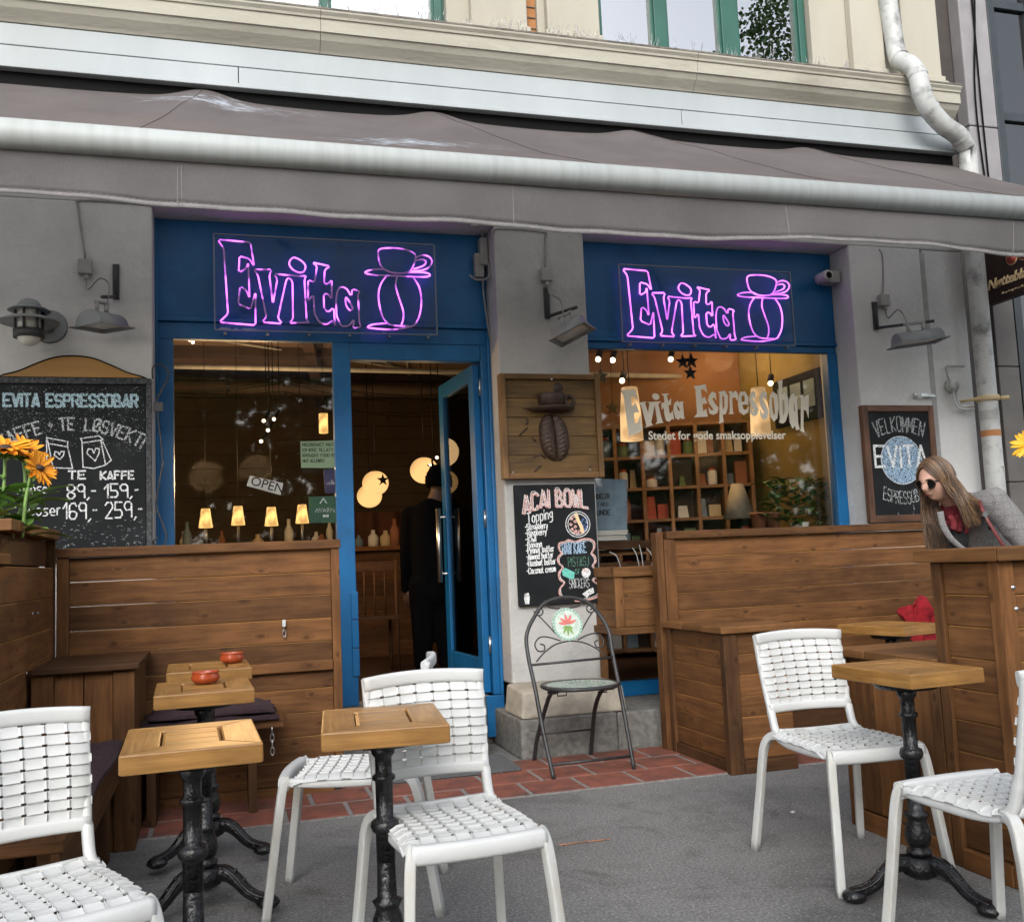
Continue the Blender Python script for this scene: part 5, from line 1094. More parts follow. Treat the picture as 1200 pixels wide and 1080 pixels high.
# ---- lettering on the right window (photo pixels traced on the glass plane)
YG = YB+.034
WL = thing('window_lettering', 'cream curved shop lettering and slogan on the right window pane', 'lettering', (3.3, YG, 1.8))
Q1, Q2 = (720, 440), (805, 440); s1, s2 = 10.909, 8.0
wl = [Z(Q1, s1, [(80, 188), (262, 178), (305, 330), (250, 262), (207, 268), (222, 392), (250, 375), (268, 345), (318, 470), (262, 472), (248, 500), (262, 612), (300, 606), (330, 500), (358, 690), (330, 720), (185, 775), (160, 600), (120, 270)]),
      Z(Q1, s1, [(303, 345), (402, 328), (395, 362), (432, 478), (448, 352), (415, 338), (600, 328), (560, 365), (612, 585), (632, 598), (522, 622), (548, 585), (515, 370), (470, 600), (495, 632), (385, 668), (410, 640), (340, 380)]),
      Z(Q1, s1, [(480, 265), (490, 235), (520, 224), (560, 240), (578, 275), (565, 305), (530, 314), (498, 298)]),
      Z(Q1, s1, [(600, 235), (698, 228), (672, 262), (690, 335), (725, 285), (722, 380), (690, 372), (705, 480), (725, 478), (745, 440), (762, 570), (740, 550), (700, 590), (660, 575), (640, 500), (628, 400), (605, 440), (600, 350), (640, 345), (632, 262)]),
      Z(Q1, s1, [(770, 345), (810, 322), (842, 352), (838, 330), (885, 332), (875, 350), (892, 530), (905, 548), (852, 556), (855, 530), (820, 565), (780, 545), (755, 440), (758, 380)]), Z(Q1, s1, [(800, 375), (830, 420), (838, 460), (812, 440), (800, 400)]),
      Z(Q2, s2, [(65, 100), (175, 82), (192, 165), (160, 130), (130, 132), (140, 215), (165, 195), (190, 260), (145, 265), (152, 335), (180, 310), (195, 385), (65, 392), (95, 355), (80, 130)]),
      Z(Q2, s2, [(205, 190), (235, 150), (270, 165), (278, 235), (250, 200), (240, 220), (262, 260), (295, 300), (285, 350), (250, 368), (210, 355), (200, 290), (232, 330), (248, 320), (215, 270), (198, 230)]),
      Z(Q2, s2, [(295, 150), (330, 145), (355, 140), (385, 190), (382, 300), (365, 360), (335, 365), (345, 435), (295, 452), (305, 430), (305, 175)]), Z(Q2, s2, [(330, 180), (350, 200), (352, 290), (335, 330)]),
      Z(Q2, s2, [(385, 150), (420, 145), (425, 165), (455, 140), (478, 170), (476, 240), (450, 200), (425, 215), (430, 345), (445, 358), (390, 362), (402, 345), (400, 165)]),
      Z(Q2, s2, [(480, 200), (500, 150), (545, 148), (575, 200), (578, 275), (520, 270), (530, 315), (555, 320), (580, 280), (575, 345), (530, 370), (490, 340), (478, 270)]), Z(Q2, s2, [(512, 200), (525, 175), (540, 205), (540, 245), (514, 245)]),
      Z(Q2, s2, [(588, 190), (610, 142), (640, 158), (645, 235), (620, 195), (615, 215), (650, 270), (672, 320), (655, 370), (625, 382), (595, 350), (590, 290), (618, 340), (630, 325), (600, 280), (585, 235)]),
      Z(Q2, s2, [(682, 190), (705, 142), (738, 155), (750, 160), (748, 240), (718, 195), (708, 215), (745, 280), (768, 350), (750, 400), (720, 415), (690, 380), (684, 310), (712, 362), (722, 345), (692, 290), (680, 240)]),
      Z(Q2, s2, [(775, 190), (805, 148), (845, 180), (858, 290), (848, 400), (815, 430), (785, 390), (768, 300)]), Z(Q2, s2, [(795, 200), (812, 210), (825, 350), (815, 375), (800, 320)]),
      Z(Q2, s2, [(850, 50), (895, 38), (890, 175), (920, 155), (948, 210), (950, 350), (925, 430), (900, 450), (865, 440), (872, 400), (860, 90)]), Z(Q2, s2, [(893, 220), (912, 235), (918, 330), (900, 380)]),
      Z(Q2, s2, [(975, 180), (1005, 165), (1022, 200), (1040, 190), (1030, 230), (1045, 460), (1058, 505), (1022, 510), (1015, 470), (990, 498), (965, 440), (952, 320), (955, 230)]), Z(Q2, s2, [(998, 220), (1012, 290), (1018, 350), (1002, 320)]),
      Z(Q2, s2, [(1052, 185), (1090, 180), (1095, 205), (1120, 185), (1142, 180), (1140, 400), (1118, 330), (1095, 320), (1092, 480), (1105, 535), (1060, 520), (1068, 490), (1068, 220)])]
wpl = []
for pl in wl:
    q = [SX(px, py, YG) for px, py in pl]; wpl.append([(x-3.3, z-1.8) for x, z in q])
curve_mesh('headline', wpl, .0008, 'cream_letter', WL, (3.3, YG, 1.8))
p0, p1 = SX(760, 515, YG), SX(926, 514, YG)
curve_mesh('slogan', None, .0008, 'cream_letter', WL, (p0[0], YG, p0[1]), text='Stedet for gode smaksopplevelser', size=.082, offset=.0016, spacing=1.0, warp=lambda x, z: (x*(p1[0]-p0[0])/1.16, z))
# ---- things stuck on / behind the left window pane
YI = YB+.045
def card(name, label, cat, px, mat, y=YI, group=None, th=.003):
    q = [SX(a, b, y) for a, b in px]; cx = sum(p[0] for p in q)/len(q); cz = sum(p[1] for p in q)/len(q)
    t = thing(name, label, cat, (cx, y, cz), group=group); g = MB(); g.prism(q[::-1], y+th, y, lambda u, v, d: (u, d, v)); g.build('card', mat, t); return t, q
t, q = card('open_sign', 'tilted pale card reading OPEN behind the left window pane', 'sign', [(293, 557), (332, 566), (329, 580), (289, 569)], 'paper')
an = math.atan2(q[2][1]-q[3][1], q[2][0]-q[3][0]); rot = Matrix(((math.cos(an), 0, -math.sin(an)), (0, 1, 0), (math.sin(an), 0, math.cos(an))))
curve_mesh('lettering', None, .0004, 'ink', t, (q[3][0]+.018, YI-.0012, q[3][1]+.008), text='OPEN', size=.078, offset=.0005, rot=rot)
t, q = card('paper_notice', 'pale green handwritten notice inside the left window near the door post', 'notice', [(352, 517), (393, 516), (393, 548), (353, 548)], 'paper_green')
g = MB(); x0, z1 = q[0][0]+.012, q[0][1]-.03
for k, (tx, w) in enumerate((('MEDBRAKT MAT', .19), ('ER IKKE TILLATT', .185), ('BROUGHT FOOD IS', .19), ('NOT ALLOWED', .13))): stroke_text(g, tx, x0, z1-k*.033, .017, w, .0032, YI-.001, seed=k)
stroke_text(g, 'Evita', x0+.005, z1-.162, .024, .09, .0042, YI-.001); g.ribbon([(x0+.12, z1-.15), (x0+.125, z1-.165), (x0+.145, z1-.165), (x0+.15, z1-.15), (x0+.12, z1-.15)], .003, YI-.001); g.ribbon([(x0+.15, z1-.158), (x0+.19, z1-.165)], .003, YI-.001)
g.build('writing', 'ink', t)
t, q = card('alarm_sticker', 'dark green alarm sticker low on the left window pane', 'sticker', [(362, 582), (395, 581), (395, 612), (362, 613)], 'sticker_green')
curve_mesh('lettering', None, .0004, 'chalk_grey', t, (q[3][0]+.038, YI-.0012, q[3][1]+.065), text='AVARN', size=.036, offset=.0008)
g = MB(); g.ribbon([(q[3][0]+.07, q[3][1]+.12), (q[3][0]+.09, q[3][1]+.15), (q[3][0]+.11, q[3][1]+.12)], .006, YI-.001); g.box(q[3][0]+.085, q[3][0]+.12, YI-.0012, YI-.0006, q[3][1]+.035, q[3][1]+.05); g.build('mark', 'chalk_white', t)
t, q = card('window_sticker', 'dark violet sticker beside the door post above the green alarm sticker', 'sticker', [(379, 550), (394, 549), (394, 578), (381, 577)], 'sticker_blue')
g = MB(); stroke_text(g, 'AVARN', q[3][0]+.012, q[3][1]+.05, .012, .05, .003, YI-.001); g.build('lettering', 'chalk_grey', t)
t, q = card('poster', 'grey blue poster standing inside the right window behind the chalkboard', 'poster', [(690, 560), (735, 562), (735, 640), (690, 640)], 'goods_blue', y=YB+.14)
MATS_P = 0
g = MB(); stroke_text(g, 'ANDELER', q[0][0]+.02, q[0][1]-.14, .03, .12, .007, YB+.139, seed=2); stroke_text(g, 'BLI MED', q[0][0]+.02, q[0][1]-.19, .02, .11, .004, YB+.139, seed=3); stroke_text(g, 'KUNDE', q[0][0]+.02, q[0][1]-.25, .03, .12, .007, YB+.139, seed=4); g.build('lettering', 'ink', t)
t = thing('newspaper_stack', 'stack of folded newspapers on the sill inside the right window', 'newspapers', (2.5, 6.3, 1.2)); g = MB()
for k in range(7): g.obox((2.50+RNG.uniform(-.015, .015), 6.26, 1.185+k*.019), (.22+RNG.uniform(-.02, .02), .16, .015), rz=RNG.uniform(-.08, .08), rx=RNG.uniform(-.05, .05))
g.build('papers', 'paper', t, bevel=.004)
t = thing('shelf_board', 'dark board carrying the newspapers inside the right window', 'shelf', (2.5, 6.3, 1.15)); g = MB(); g.box(2.37, 2.75, 6.18, 6.36, 1.15, 1.174); g.build('board', 'stained_dark', t)

# ---- big price board on the left pillar
YP = 5.85
LB = thing('chalkboard', 'large chalk price board with curved golden top on the left pillar', 'chalkboard', (-.78, 5.8, 1.3), group='chalkboards around the entrance')
x0, x1, z0, z1 = -1.155, -.405, 1.255, 2.195; yb = 5.80
g = MB(); g.box(x0, x1, yb, YP-.004, z0, z1); g.build('slate', 'board', LB, bevel=.004)
g = MB(); g.box(x0-.02, x0-.001, yb-.006, YP-.004, z0-.02, z1); g.box(x1+.001, x1+.03, yb-.010, YP-.004, z0-.02, z1); g.box(x0-.02, x1+.03, yb-.012, YP-.004, z1+.001, z1+.035); g.box(x0-.001+.001, x1, yb-.006, YP-.004, z0-.02, z0-.001); g.build('frame', 'board_dusty', LB, bevel=.004)
ct = [(x0-.005, z1+.037), (x1+.005, z1+.037), (x1-.03, z1+.052), (x1-.10, z1+.072), (x1-.19, z1+.115), (x1-.28, z1+.150), (x1-.375, z1+.160), (x1-.47, z1+.150), (x1-.56, z1+.115), (x1-.65, z1+.072), (x1-.72, z1+.052)]
ct = [tuple(p)[:2] for p in ([Vector((a, b, 0)) for a, b in ct[:2]]+smooth([(a, b, 0) for a, b in ct[2:]], 4))]
g = MB(); g.prism(ct[::-1], YP-.02, yb+.004, lambda u, v, d: (u, d, v)); g.build('crest', 'gold', LB, bevel=.003)
g = MB(); ol = [(u, yb+.003, v) for u, v in ct]; g.tube(ol, .004, 6, closed=True); g.build('crest_edge', 'black', LB)
g = MB()
def scroll(sx_, s_): 
    P = [(sx_+s_*.015, z1+.04), (sx_+s_*.02, z1+.11), (sx_+s_*.075, z1+.115), (sx_+s_*.10, z1+.06), (sx_+s_*.06, z1-.03), (sx_+s_*.035, z1-.10), (sx_+s_*.05, z1-.25), (sx_+s_*.065, z1-.42), (sx_+s_*.045, z1-.56), (sx_+s_*.03, z1-.68), (sx_+s_*.06, z1-.77), (sx_+s_*.085, z1-.86), (sx_+s_*.05, z1-.915), (sx_+s_*.015, z1-.88), (sx_+s_*.04, z1-.85)]
    g.tube(smooth([(a, yb+.02, b) for a, b in P], 5), .005, 6)
    g.obox((sx_+s_*.045, yb+.02, z1-.12), (.05, .02, .05))
scroll(x1+.02, 1); g.build('iron_bracket', 'iron_matt', LB); g = MB(); scroll(x0-.015, -1); g.build('iron_bracket', 'iron_matt', LB)
yt = yb-.0012; g = MB(); W_ = x1-x0
rg = random.Random(5); dust = MB()
for k in range(1500):      # rubbed chalk dust behind the headline, a pale arch
    u = rg.uniform(.01, .99); v = rg.uniform(.50, .985); e = abs(u-.5)*2
    if v < .60+.0*e and rg.random() < .8: continue
    if v < .63 and .25 < u < .8: continue
    x, z = x0+W_*u, z0+.94*v; s_ = rg.uniform(.0015, .0045); dust.ribbon([(x, z), (x+s_, z+rg.uniform(-.5, .5)*s_)], s_, yt+.0004)
for k in range(160):
    u = rg.uniform(.25, .98); v = rg.uniform(.02, .2); x, z = x0+W_*u, z0+.94*v; s_ = rg.uniform(.002, .006); dust.ribbon([(x, z), (x+s_*2, z+rg.uniform(-1, 1)*s_)], s_*.7, yt+.0004)
dust.build('chalk_dust', 'chalk_dust', LB)
stroke_text(g, 'EVITA ESPRESSOBAR', x0+.03, SX(0, 476, yb)[1], .066, W_-.075, .013, yt, seed=2, double=1); g.build('headline', 'chalk_blue', LB)
g = MB(); cx_ = x0+W_*.50; zb_ = 1.945
def arch(x, z):
    t = (x-cx_)/.36; return (x+(z-zb_)*.62*t, z-.112*t*t)
stroke_text(g, 'KAFFE + TE', cx_-.345, zb_, .064, .35, .0105, yt, fn=arch, seed=3); stroke_text(g, 'LØSVEKT!', cx_+.06, zb_, .064, .285, .0105, yt, fn=arch, seed=4); g.build('arched_words', 'chalk_grey', LB)
g = MB()
def pxl(pp, w=.006): g.ribbon([SX(54*0+a, b, yb) for a, b in pp], w, yt)
zz = lambda pts: [(x/4.911, 420+y/4.909) for x, y in pts]
for pp in ([(268, 455), (390, 478), (388, 508), (278, 488), (268, 455)], [(278, 488), (305, 628), (418, 632), (390, 508)], [(268, 470), (270, 622), (300, 628)], [(465, 460), (570, 445), (595, 468), (475, 485), (465, 460)], [(472, 485), (478, 625), (540, 632), (608, 612), (580, 470)], [(592, 480), (640, 585), (608, 612)],
           [(345, 580), (312, 555), (318, 535), (335, 540), (342, 555), (352, 535), (370, 535), (365, 558), (345, 580)], [(548, 590), (500, 545), (508, 520), (530, 522), (540, 545), (552, 515), (572, 520), (570, 545), (548, 590)]): pxl(zz(pp))
stroke_text(g, 'TE', SX(82, 0, yb)[0], SX(90, 561, yb)[1], .042, .085, .010, yt, seed=6); stroke_text(g, 'KAFFE', SX(118, 0, yb)[0], SX(138, 561, yb)[1], .042, .17, .010, yt, seed=7); g.build('drawing', 'chalk_white', LB)
g = MB()
stroke_text(g, '89,- 159,-', SX(79, 582, yb)[0], SX(110, 583, yb)[1], .072, .36, .0085, yt, seed=8); stroke_text(g, '1 pose', SX(18, 577, yb)[0], SX(35, 578, yb)[1], .05, .155, .0065, yt, seed=9)
stroke_text(g, '169,- 259,-', SX(74, 606, yb)[0], SX(110, 607, yb)[1], .085, .40, .008, yt, seed=10); stroke_text(g, '2 poser', SX(18, 603, yb)[0], SX(35, 604, yb)[1], .055, .22, .0065, yt, seed=11); g.build('prices', 'chalk_white', LB)

# ---- carved wooden plaque on the middle pillar
PQ = thing('wooden_plaque', 'framed wooden plaque with carved coffee cup and bean on the middle pillar', 'plaque', (2.0, 5.8, 1.63))
yq = 5.775; x0, x1, z0, z1 = 1.655, 2.315, 1.628, 2.285
g = MB(); planks_x(g, x0+.03, x1-.03, z0+.03, z1-.03, yq+.03, YP-.003, 5, gap=.001); g.build('boards', ['plaque', 'plaque'], PQ, bevel=.0012)
g = MB(); g.box(x0, x0+.034, yq, YP-.003, z0, z1); g.box(x1-.034, x1, yq, YP-.003, z0, z1); g.box(x0+.035, x1-.035, yq+.001, YP-.003, z1-.034, z1); g.box(x0+.035, x1-.035, yq+.001, YP-.003, z0, z0+.034); g.build('frame', 'plaque_frame', PQ, bevel=.004)
def qz(px, py): return SX(590+px/9, 440+py/9, yq+.02)
g = MB()
def half_bean(s_):
    c = qz(535, 650); a_, b_ = .092, .148
    def f(u, v):
        t = -1+2*v; w = a_*math.sqrt(max(0, 1-abs(t)**2.6)); xx = .004+w*u; d = .058*math.sqrt(max(0, 1-abs(t)**2.4))*math.sqrt(max(0, math.sin(math.pi*min(1, .12+.88*u))))+.003*math.sin(v*70+math.sin(u*9)*2)*math.sin(u*3.1)
        return (c[0]+s_*xx+.022*t*-.5, yq+.030-d, c[1]+t*b_)
    g.grid(16, 60, f, flip=(s_ < 0))
half_bean(1); half_bean(-1); g.build('carved_bean', 'carved', PQ)
g = MB(); a = qz(255, 370); b = qz(735, 365); g.lathe([(0, -.010), (.10, -.008), (.155, .010), (.150, .016), (.05, .006), (0, .006)], ((a[0]+b[0])/2, yq+.028, a[1]), 36); 
c = qz(505, 350); g.lathe([(0, .0), (.055, .004), (.080, .03), (.088, .075), (.088, .093), (.078, .093), (0, .085)], (c[0], yq+.025, c[1]), 32)
e = qz(690, 270); g.tube([(e[0]+.030*math.cos(w), yq+.01, e[1]+.032*math.sin(w)) for w in [2*math.pi*k/16 for k in range(16)]], .010, 8, closed=True)
g.build('carved_cup', 'carved', PQ)
g = MB()
for pp in ([(240, 450), (265, 480), (240, 515)], [(170, 630), (210, 590), (255, 550)], [(330, 1010), (400, 950)], [(320, 860), (400, 830), (450, 870)], [(300, 650), (345, 690)], [(210, 340), (255, 340)]): g.tube([(qz(*p)[0], yq+.029, qz(*p)[1]) for p in pp], .006, 6)
c = qz(580, 125); g.lathe([(0, -.006), (.03, -.005), (.035, .004)], (c[0], yq+.026, c[1]), 18, axis='y'); g.build('burnt_mark', 'carved', PQ)
g = MB()
for p in ((500, 45), (105, 1020), (920, 990)): c = qz(*p); g.lathe([(0, -.004), (.007, -.003), (.007, .006)], (c[0], yq+(.0 if p[1] < 100 else .03), c[1]), 10, axis='y')
g.build('screw', 'steel', PQ)

# ---- acai chalkboard
AB = thing('chalkboard', 'tall frameless chalkboard with pink heading and toppings list below the wooden plaque', 'chalkboard', (2.0, 5.8, .85), group='chalkboards around the entrance')
ya = 5.815; x0, x1, z0, z1 = 1.728, 2.258, .848, 1.592; W_, H_ = x1-x0, z1-z0
g = MB(); g.box(x0, x1, ya, YP-.003, z0, z1); g.build('slate', 'board', AB, bevel=.006)
yt = ya-.0012
def az(px, py):   # enlarged view (600,560) x6.745 -> board
    X, Zz = SX(600+px/6.745, 560+py/6.745, ya); return (X, Zz)
g = MB(); cx_, zb = (x0+x1)/2, z1-.135
def acn(x, z): 
    t = (x-cx_)/.25; return (x, z-.055*t*t*(1 if t < 0 else .45))
for dx in (0, .006): stroke_text(g, 'ACAI BOWL', x0+.05+dx, zb-dx*.5, .10, .42, .013, yt, fn=acn, seed=3, double=1)
g.build('heading', 'chalk_pink', AB)
g = MB(); stroke_text(g, 'ACAI BOWL', x0+.043, zb+.004, .108, .436, .0035, yt-.0006, fn=acn, seed=3); stroke_text(g, 'ACAI BOWL', x0+.062, zb-.006, .104, .42, .0035, yt-.0006, fn=acn, seed=3)
a = az(120, 355); stroke_text(g, 'Topping', a[0], a[1], .06, .165, .0068, yt, fn=lambda x, z: (x, z+(x-a[0])*.14), seed=1)
for k, (tx, py, w) in enumerate((('-Strawberry', 410, .145), ('-Raspberry', 458, .135), ('-Kiwi', 508, .065), ('-Banana', 553, .10), ('-Peanut butter', 597, .178), ('-Almond butter', 646, .172), ('-Hazelnut butter', 698, .185), ('-Coconut cream', 758, .185))):
    a = az(105+k*2, py); stroke_text(g, tx, a[0], a[1], .034, w, .0062, yt, fn=lambda x, z, a=a: (x, z+(x-a[0])*.05), seed=20+k)
c = az(520, 365)
for r in (.080, .066): g.ribbon(arc(c[0], c[1], r, 0, 360, 40), .005, yt)
g.build('list', 'chalk_white', AB)
g = MB()
def blob(x, z, r, n=9): 
    b = len(g.v); g.v += [(x+r*math.cos(6.283*k/n), yt, z-r*math.sin(6.283*k/n)) for k in range(n)][::-1]; g.face(list(range(b, b+n))[::-1], None, 0)
rg = random.Random(9)
for px, py in ((470, 320), (498, 345), (465, 365), (500, 385), (475, 405), (505, 420), (520, 440), (490, 300), (535, 420), (490, 430)): a = az(px, py); blob(a[0], a[1], .011)
g.build('berries', 'chalk_pink', AB)
g = MB()
for px, py in ((560, 330), (585, 350), (565, 375), (590, 385), (575, 405), (548, 350), (590, 320)): a = az(px, py); blob(a[0], a[1], .009)
g.build('blueberries', 'chalk_navy', AB)
g = MB(); g.ribbon([az(*p) for p in ((505, 285), (520, 330), (545, 380), (560, 425))], .022, yt); g.build('nuts', 'sign_gold', AB)
g = MB(); cl = [(395, 590), (370, 560), (375, 515), (420, 505), (445, 490), (500, 505), (540, 488), (600, 480), (645, 500), (650, 550), (630, 590), (655, 620), (660, 660), (640, 695), (670, 730), (672, 780), (640, 810), (690, 850), (690, 920), (640, 950), (560, 965), (500, 970), (430, 968), (385, 935), (375, 880), (410, 830), (378, 800), (370, 750), (400, 705), (368, 670), (362, 630), (395, 590)]
cl = [tuple(p)[:2] for p in smooth([(a, b, 0) for a, b in cl], 3)]; g.ribbon([az(*p) for p in cl], .011, yt); g.build('cloud_outline', 'chalk_pink', AB)
g = MB(); c2 = (515, 720); g.ribbon([az(c2[0]+(a-c2[0])*.93, c2[1]+(b-c2[1])*.95) for a, b in cl], .0035, yt); 
bl = [az(*p) for p in ((555, 915), (600, 880), (640, 865), (650, 905), (610, 925), (590, 945))]; b = len(g.v); g.v += [(x, yt, z) for x, z in bl]; g.face(list(range(b, b+6))[::-1]); bl = [az(*p) for p in ((100, 915), (130, 905), (140, 940), (135, 995), (105, 995), (95, 950))]; b = len(g.v); g.v += [(x, yt, z) for x, z in bl]; g.face(list(range(b, b+6))[::-1])
a = az(585, 748); b = len(g.v); g.v += [(a[0]+.030*math.cos(6.283*k/20), yt-.0003, a[1]+.030*math.sin(6.283*k/20)) for k in range(20)]; g.face(list(range(b, b+20)))
g.build('doodles', 'chalk_white', AB)
g = MB(); a = az(400, 600); stroke_text(g, 'RAW KAKE', a[0], a[1], .066, .155, .0085, yt, fn=lambda x, z, a=a: (x, z+(x-a[0])*.02), seed=5, double=1); g.build('blue_words', 'chalk_sky', AB)
g = MB(); a = az(445, 700); stroke_text(g, 'PISTASJ', a[0], a[1], .056, .135, .0036, yt, seed=6); a = az(500, 755); stroke_text(g, 'or', a[0], a[1], .04, .03, .004, yt, seed=7); g.build('green_words', 'chalk_green', AB)
g = MB(); a = az(455, 870); stroke_text(g, 'SNICKERS', a[0], a[1], .056, .13, .0045, yt, seed=8); g.build('grey_words', 'chalk_grey', AB)
g = MB(); pp = [az(*p) for p in ((395, 730), (420, 708), (495, 745), (490, 795), (470, 800), (400, 770))]; b = len(g.v); g.v += [(x, yt, z) for x, z in pp]; g.face(list(range(b, b+6))[::-1]); g.build('teal_bar', 'chalk_teal', AB)
g = MB(); a = az(560, 738); stroke_text(g, 'Nyt', a[0], a[1], .02, .04, .003, yt-.0008, seed=9); g.build('pink_word', 'chalk_pink', AB)
g = MB(); a = az(100, 1000)
g.obox(((x0+x1)/2+.02, ya-.006, z0+.02), (.14, .012, .03)); g.build('tray', 'board', AB)

# ---- framed welcome board on the right pillar
VB = thing('chalkboard', 'brown framed welcome chalkboard with blue disc beside the woman', 'chalkboard', (4.6, 5.8, 1.28), group='chalkboards around the entrance')
yv = 5.80; x0, x1, z0, z1 = 4.262, 4.852, 1.282, 2.100
g = MB(); g.box(x0+.03, x1-.03, yv+.012, YP-.003, z0+.03, z1-.03); g.build('slate', 'board', VB)
g = MB(); g.box(x0, x0+.045, yv, YP-.003, z0, z1); g.box(x1-.045, x1, yv, YP-.003, z0, z1); g.box(x0+.0455, x1-.0455, yv+.001, YP-.003, z1-.045, z1); g.box(x0+.0455, x1-.0455, yv+.001, YP-.003, z0, z0+.05); g.build('frame', 'board_frame', VB, bevel=.005)
yt = yv+.0108; cx_, cz_ = (x0+x1)/2+.0, z0+.43
g = MB(); b = len(g.v); R_ = .168; g.v += [(cx_+R_*math.cos(6.283*k/40), yt, cz_+R_*math.sin(6.283*k/40)) for k in range(40)]; g.face(list(range(b, b+40))); g.build('disc', 'chalk_sky', VB)
g = MB(); stroke_text(g, 'EVITA', cx_-.215, cz_-.045, .145, .42, .018, yt-.0006, seed=2, jit=.15); g.ribbon(arc(cx_, cz_, R_, 0, 360, 44), .004, yt-.0004); g.build('big_word', 'chalk_white', VB)
g = MB()
def up(x, z): t = (x-cx_)/.2; return (x+(z-(cz_+.2))*t*.35, z-.045*t*t)
stroke_text(g, 'VELKOMMEN', cx_-.185, cz_+.20, .105, .37, .0045, yt, fn=up, seed=4); stroke_text(g, 'VELKOMMEN', cx_-.180, cz_+.203, .105, .37, .003, yt, fn=up, seed=4)
def dn(x, z): t = (x-cx_)/.2; return (x-(z-(cz_-.3))*t*.2, z+.05*t*t)
stroke_text(g, 'ESPRESSOBAR', cx_-.175, cz_-.305, .085, .36, .005, yt, fn=dn, seed=5); g.ribbon(arc(cx_, z0+.09, .07, 200, 380, 12), .003, yt); g.build('arched_words', 'chalk_grey', VB)
t = thing('metal_bracket', 'small bent steel bracket on the grey wall above the welcome board', 'bracket', (4.7, 5.85, 2.15)); c = SX(1078, 464, 5.84)
g = MB(); g.obox((c[0]-.045, 5.835, c[1]), (.02, .022, .035)); g.obox((c[0]+.03, 5.80, c[1]), (.14, .006, .022), rz=.25); g.obox((c[0]+.07, 5.82, c[1]-.005), (.05, .05, .012)); g.build('bracket', 'steel', t)

# ================================================================ LAMPS, BOXES, CAMERA ON THE WALLS
def work_lamp(label, plate, arm_end, c, L, tilt, rz, box, cable, mat):
    """trough floodlight hanging from a steel arm, with its junction box and cable"""
    t = thing('wall_floodlight', label, 'wall lamp', plate, group='trough floodlights on the pillars')
    P0, A1, c = Vector(plate), Vector(arm_end), Vector(c)
    g = MB(); g.obox((P0.x, P0.y-.008, P0.z), (.035, .016, .20)); g.tube([(P0.x, P0.y-.018, P0.z-.09), A1], .011, 6); g.tube([(P0.x, P0.y-.016, P0.z+.09), (P0.x, P0.y-.02, P0.z-.09)], .008, 6); g.build('arm', 'lamp_dark', t)
    R = Matrix.Rotation(rz, 3, 'Z') @ Matrix.Rotation(tilt, 3, 'Y'); n = 14; r = .088
    def tr(u, v, w): return c + R @ Vector((u, v, w))
    g = MB()
    g.grid(1, n, lambda u, v: tr((u-.5)*L, r*math.cos(math.pi*v), r*.95*math.sin(math.pi*v)))
    for s_ in (-1, 1):
        b = len(g.v); g.v += [tuple(tr(s_*L/2, r*math.cos(math.pi*k/n), r*.95*math.sin(math.pi*k/n))) for k in range(n+1)]; g.face(list(range(b, b+n+1)))
    g.build('shade', mat, t, solid=.004)
    g = MB(); e = .022
    fl = [(-L/2-e, -r-e), (L/2+e, -r-e), (L/2+e, r+e), (-L/2-e, r+e)]
    for (a, b) in zip(fl, fl[1:]+fl[:1]): g.tube([tr(a[0], a[1], 0), tr(b[0], b[1], 0)], .005, 4)
    for (a, b, cc, d) in ((-L/2-e, L/2+e, -r-e, -r), (-L/2-e, L/2+e, r, r+e), (-L/2-e, -L/2, -r, r), (L/2, L/2+e, -r, r)):
        q = [tr(a, cc, 0), tr(b, cc, 0), tr(b, d, 0), tr(a, d, 0)]; i = len(g.v); g.v += [tuple(p) for p in q]; g.face([i, i+1, i+2, i+3])
    g.build('flange', mat, t)
    g = MB(); q = [tr(-L/2, -r, .012), tr(L/2, -r, .012), tr(L/2, r, .012), tr(-L/2, r, .012)]; i = len(g.v); g.v += [tuple(p) for p in q]; g.face([i, i+1, i+2, i+3][::-1]); g.build('glass', 'lens', t)
    g = MB(); top = tr(0, 0, r)
    for s_ in (-.25, .25): g.tube([tr(s_*L*.7, 0, r*.9), tr(s_*L*.7, 0, r*.9)+Vector((0, 0, .055))], .012, 8)
    g.tube([tr(-L*.25, 0, r+.05), tr(L*.25, 0, r+.05)], .010, 8); g.build('yoke', 'box_grey', t)
    b = Vector(box); g = MB(); g.obox(b, (.075, .045, .085)); g.obox(b+Vector((.005, 0, -.055)), (.025, .025, .03)); g.build('junction_box', 'box_grey', t, bevel=.006)
    g = MB(); g.tube(smooth([b+Vector((.005, 0, -.065)), b+Vector((.015, -.01, -.13)), (P0+A1)/2+Vector((-.05, 0, .06)), A1.lerp(P0, .5)+Vector((0, 0, .02)), tr(-L*.12, 0, r)], 5), .005, 6)
    g.tube(smooth([Vector(p) for p in cable]+[b+Vector((0, .01, .04))], 4), .006, 6); g.build('cable', 'cable_grey', t)
pl_ = SX(136, 330, 5.84); e_ = S(120, 348, 'y', 5.64); c_ = S(120, 384, 'y', 5.62); bx = S(100, 313, 'y', 5.82); cb = [S(180, 242, 'y', 5.85), S(150, 238, 'y', 5.845), S(95, 235, 'y', 5.845), S(92, 245, 'y', 5.845)]
work_lamp('grey trough floodlight on the left pillar above the golden board crest', (pl_[0], 5.85, pl_[1]), e_, c_, .20, rad(4), rad(-128), bx, cb, 'lamp_grey')
pl_ = SX(641, 355, 5.84); e_ = S(676, 360, 'y', 5.60); c_ = S(671, 392, 'y', 5.58); bx = S(640, 322, 'y', 5.82); cb = [S(576, 275, 'y', 5.85), S(584, 268, 'y', 5.846), S(636, 272, 'y', 5.846), S(639, 280, 'y', 5.846)]
work_lamp('dim grey trough floodlight on the middle pillar above the wooden plaque', (pl_[0], 5.85, pl_[1]), e_, c_, .20, rad(-20), rad(-40), bx, cb, 'lamp_grey')
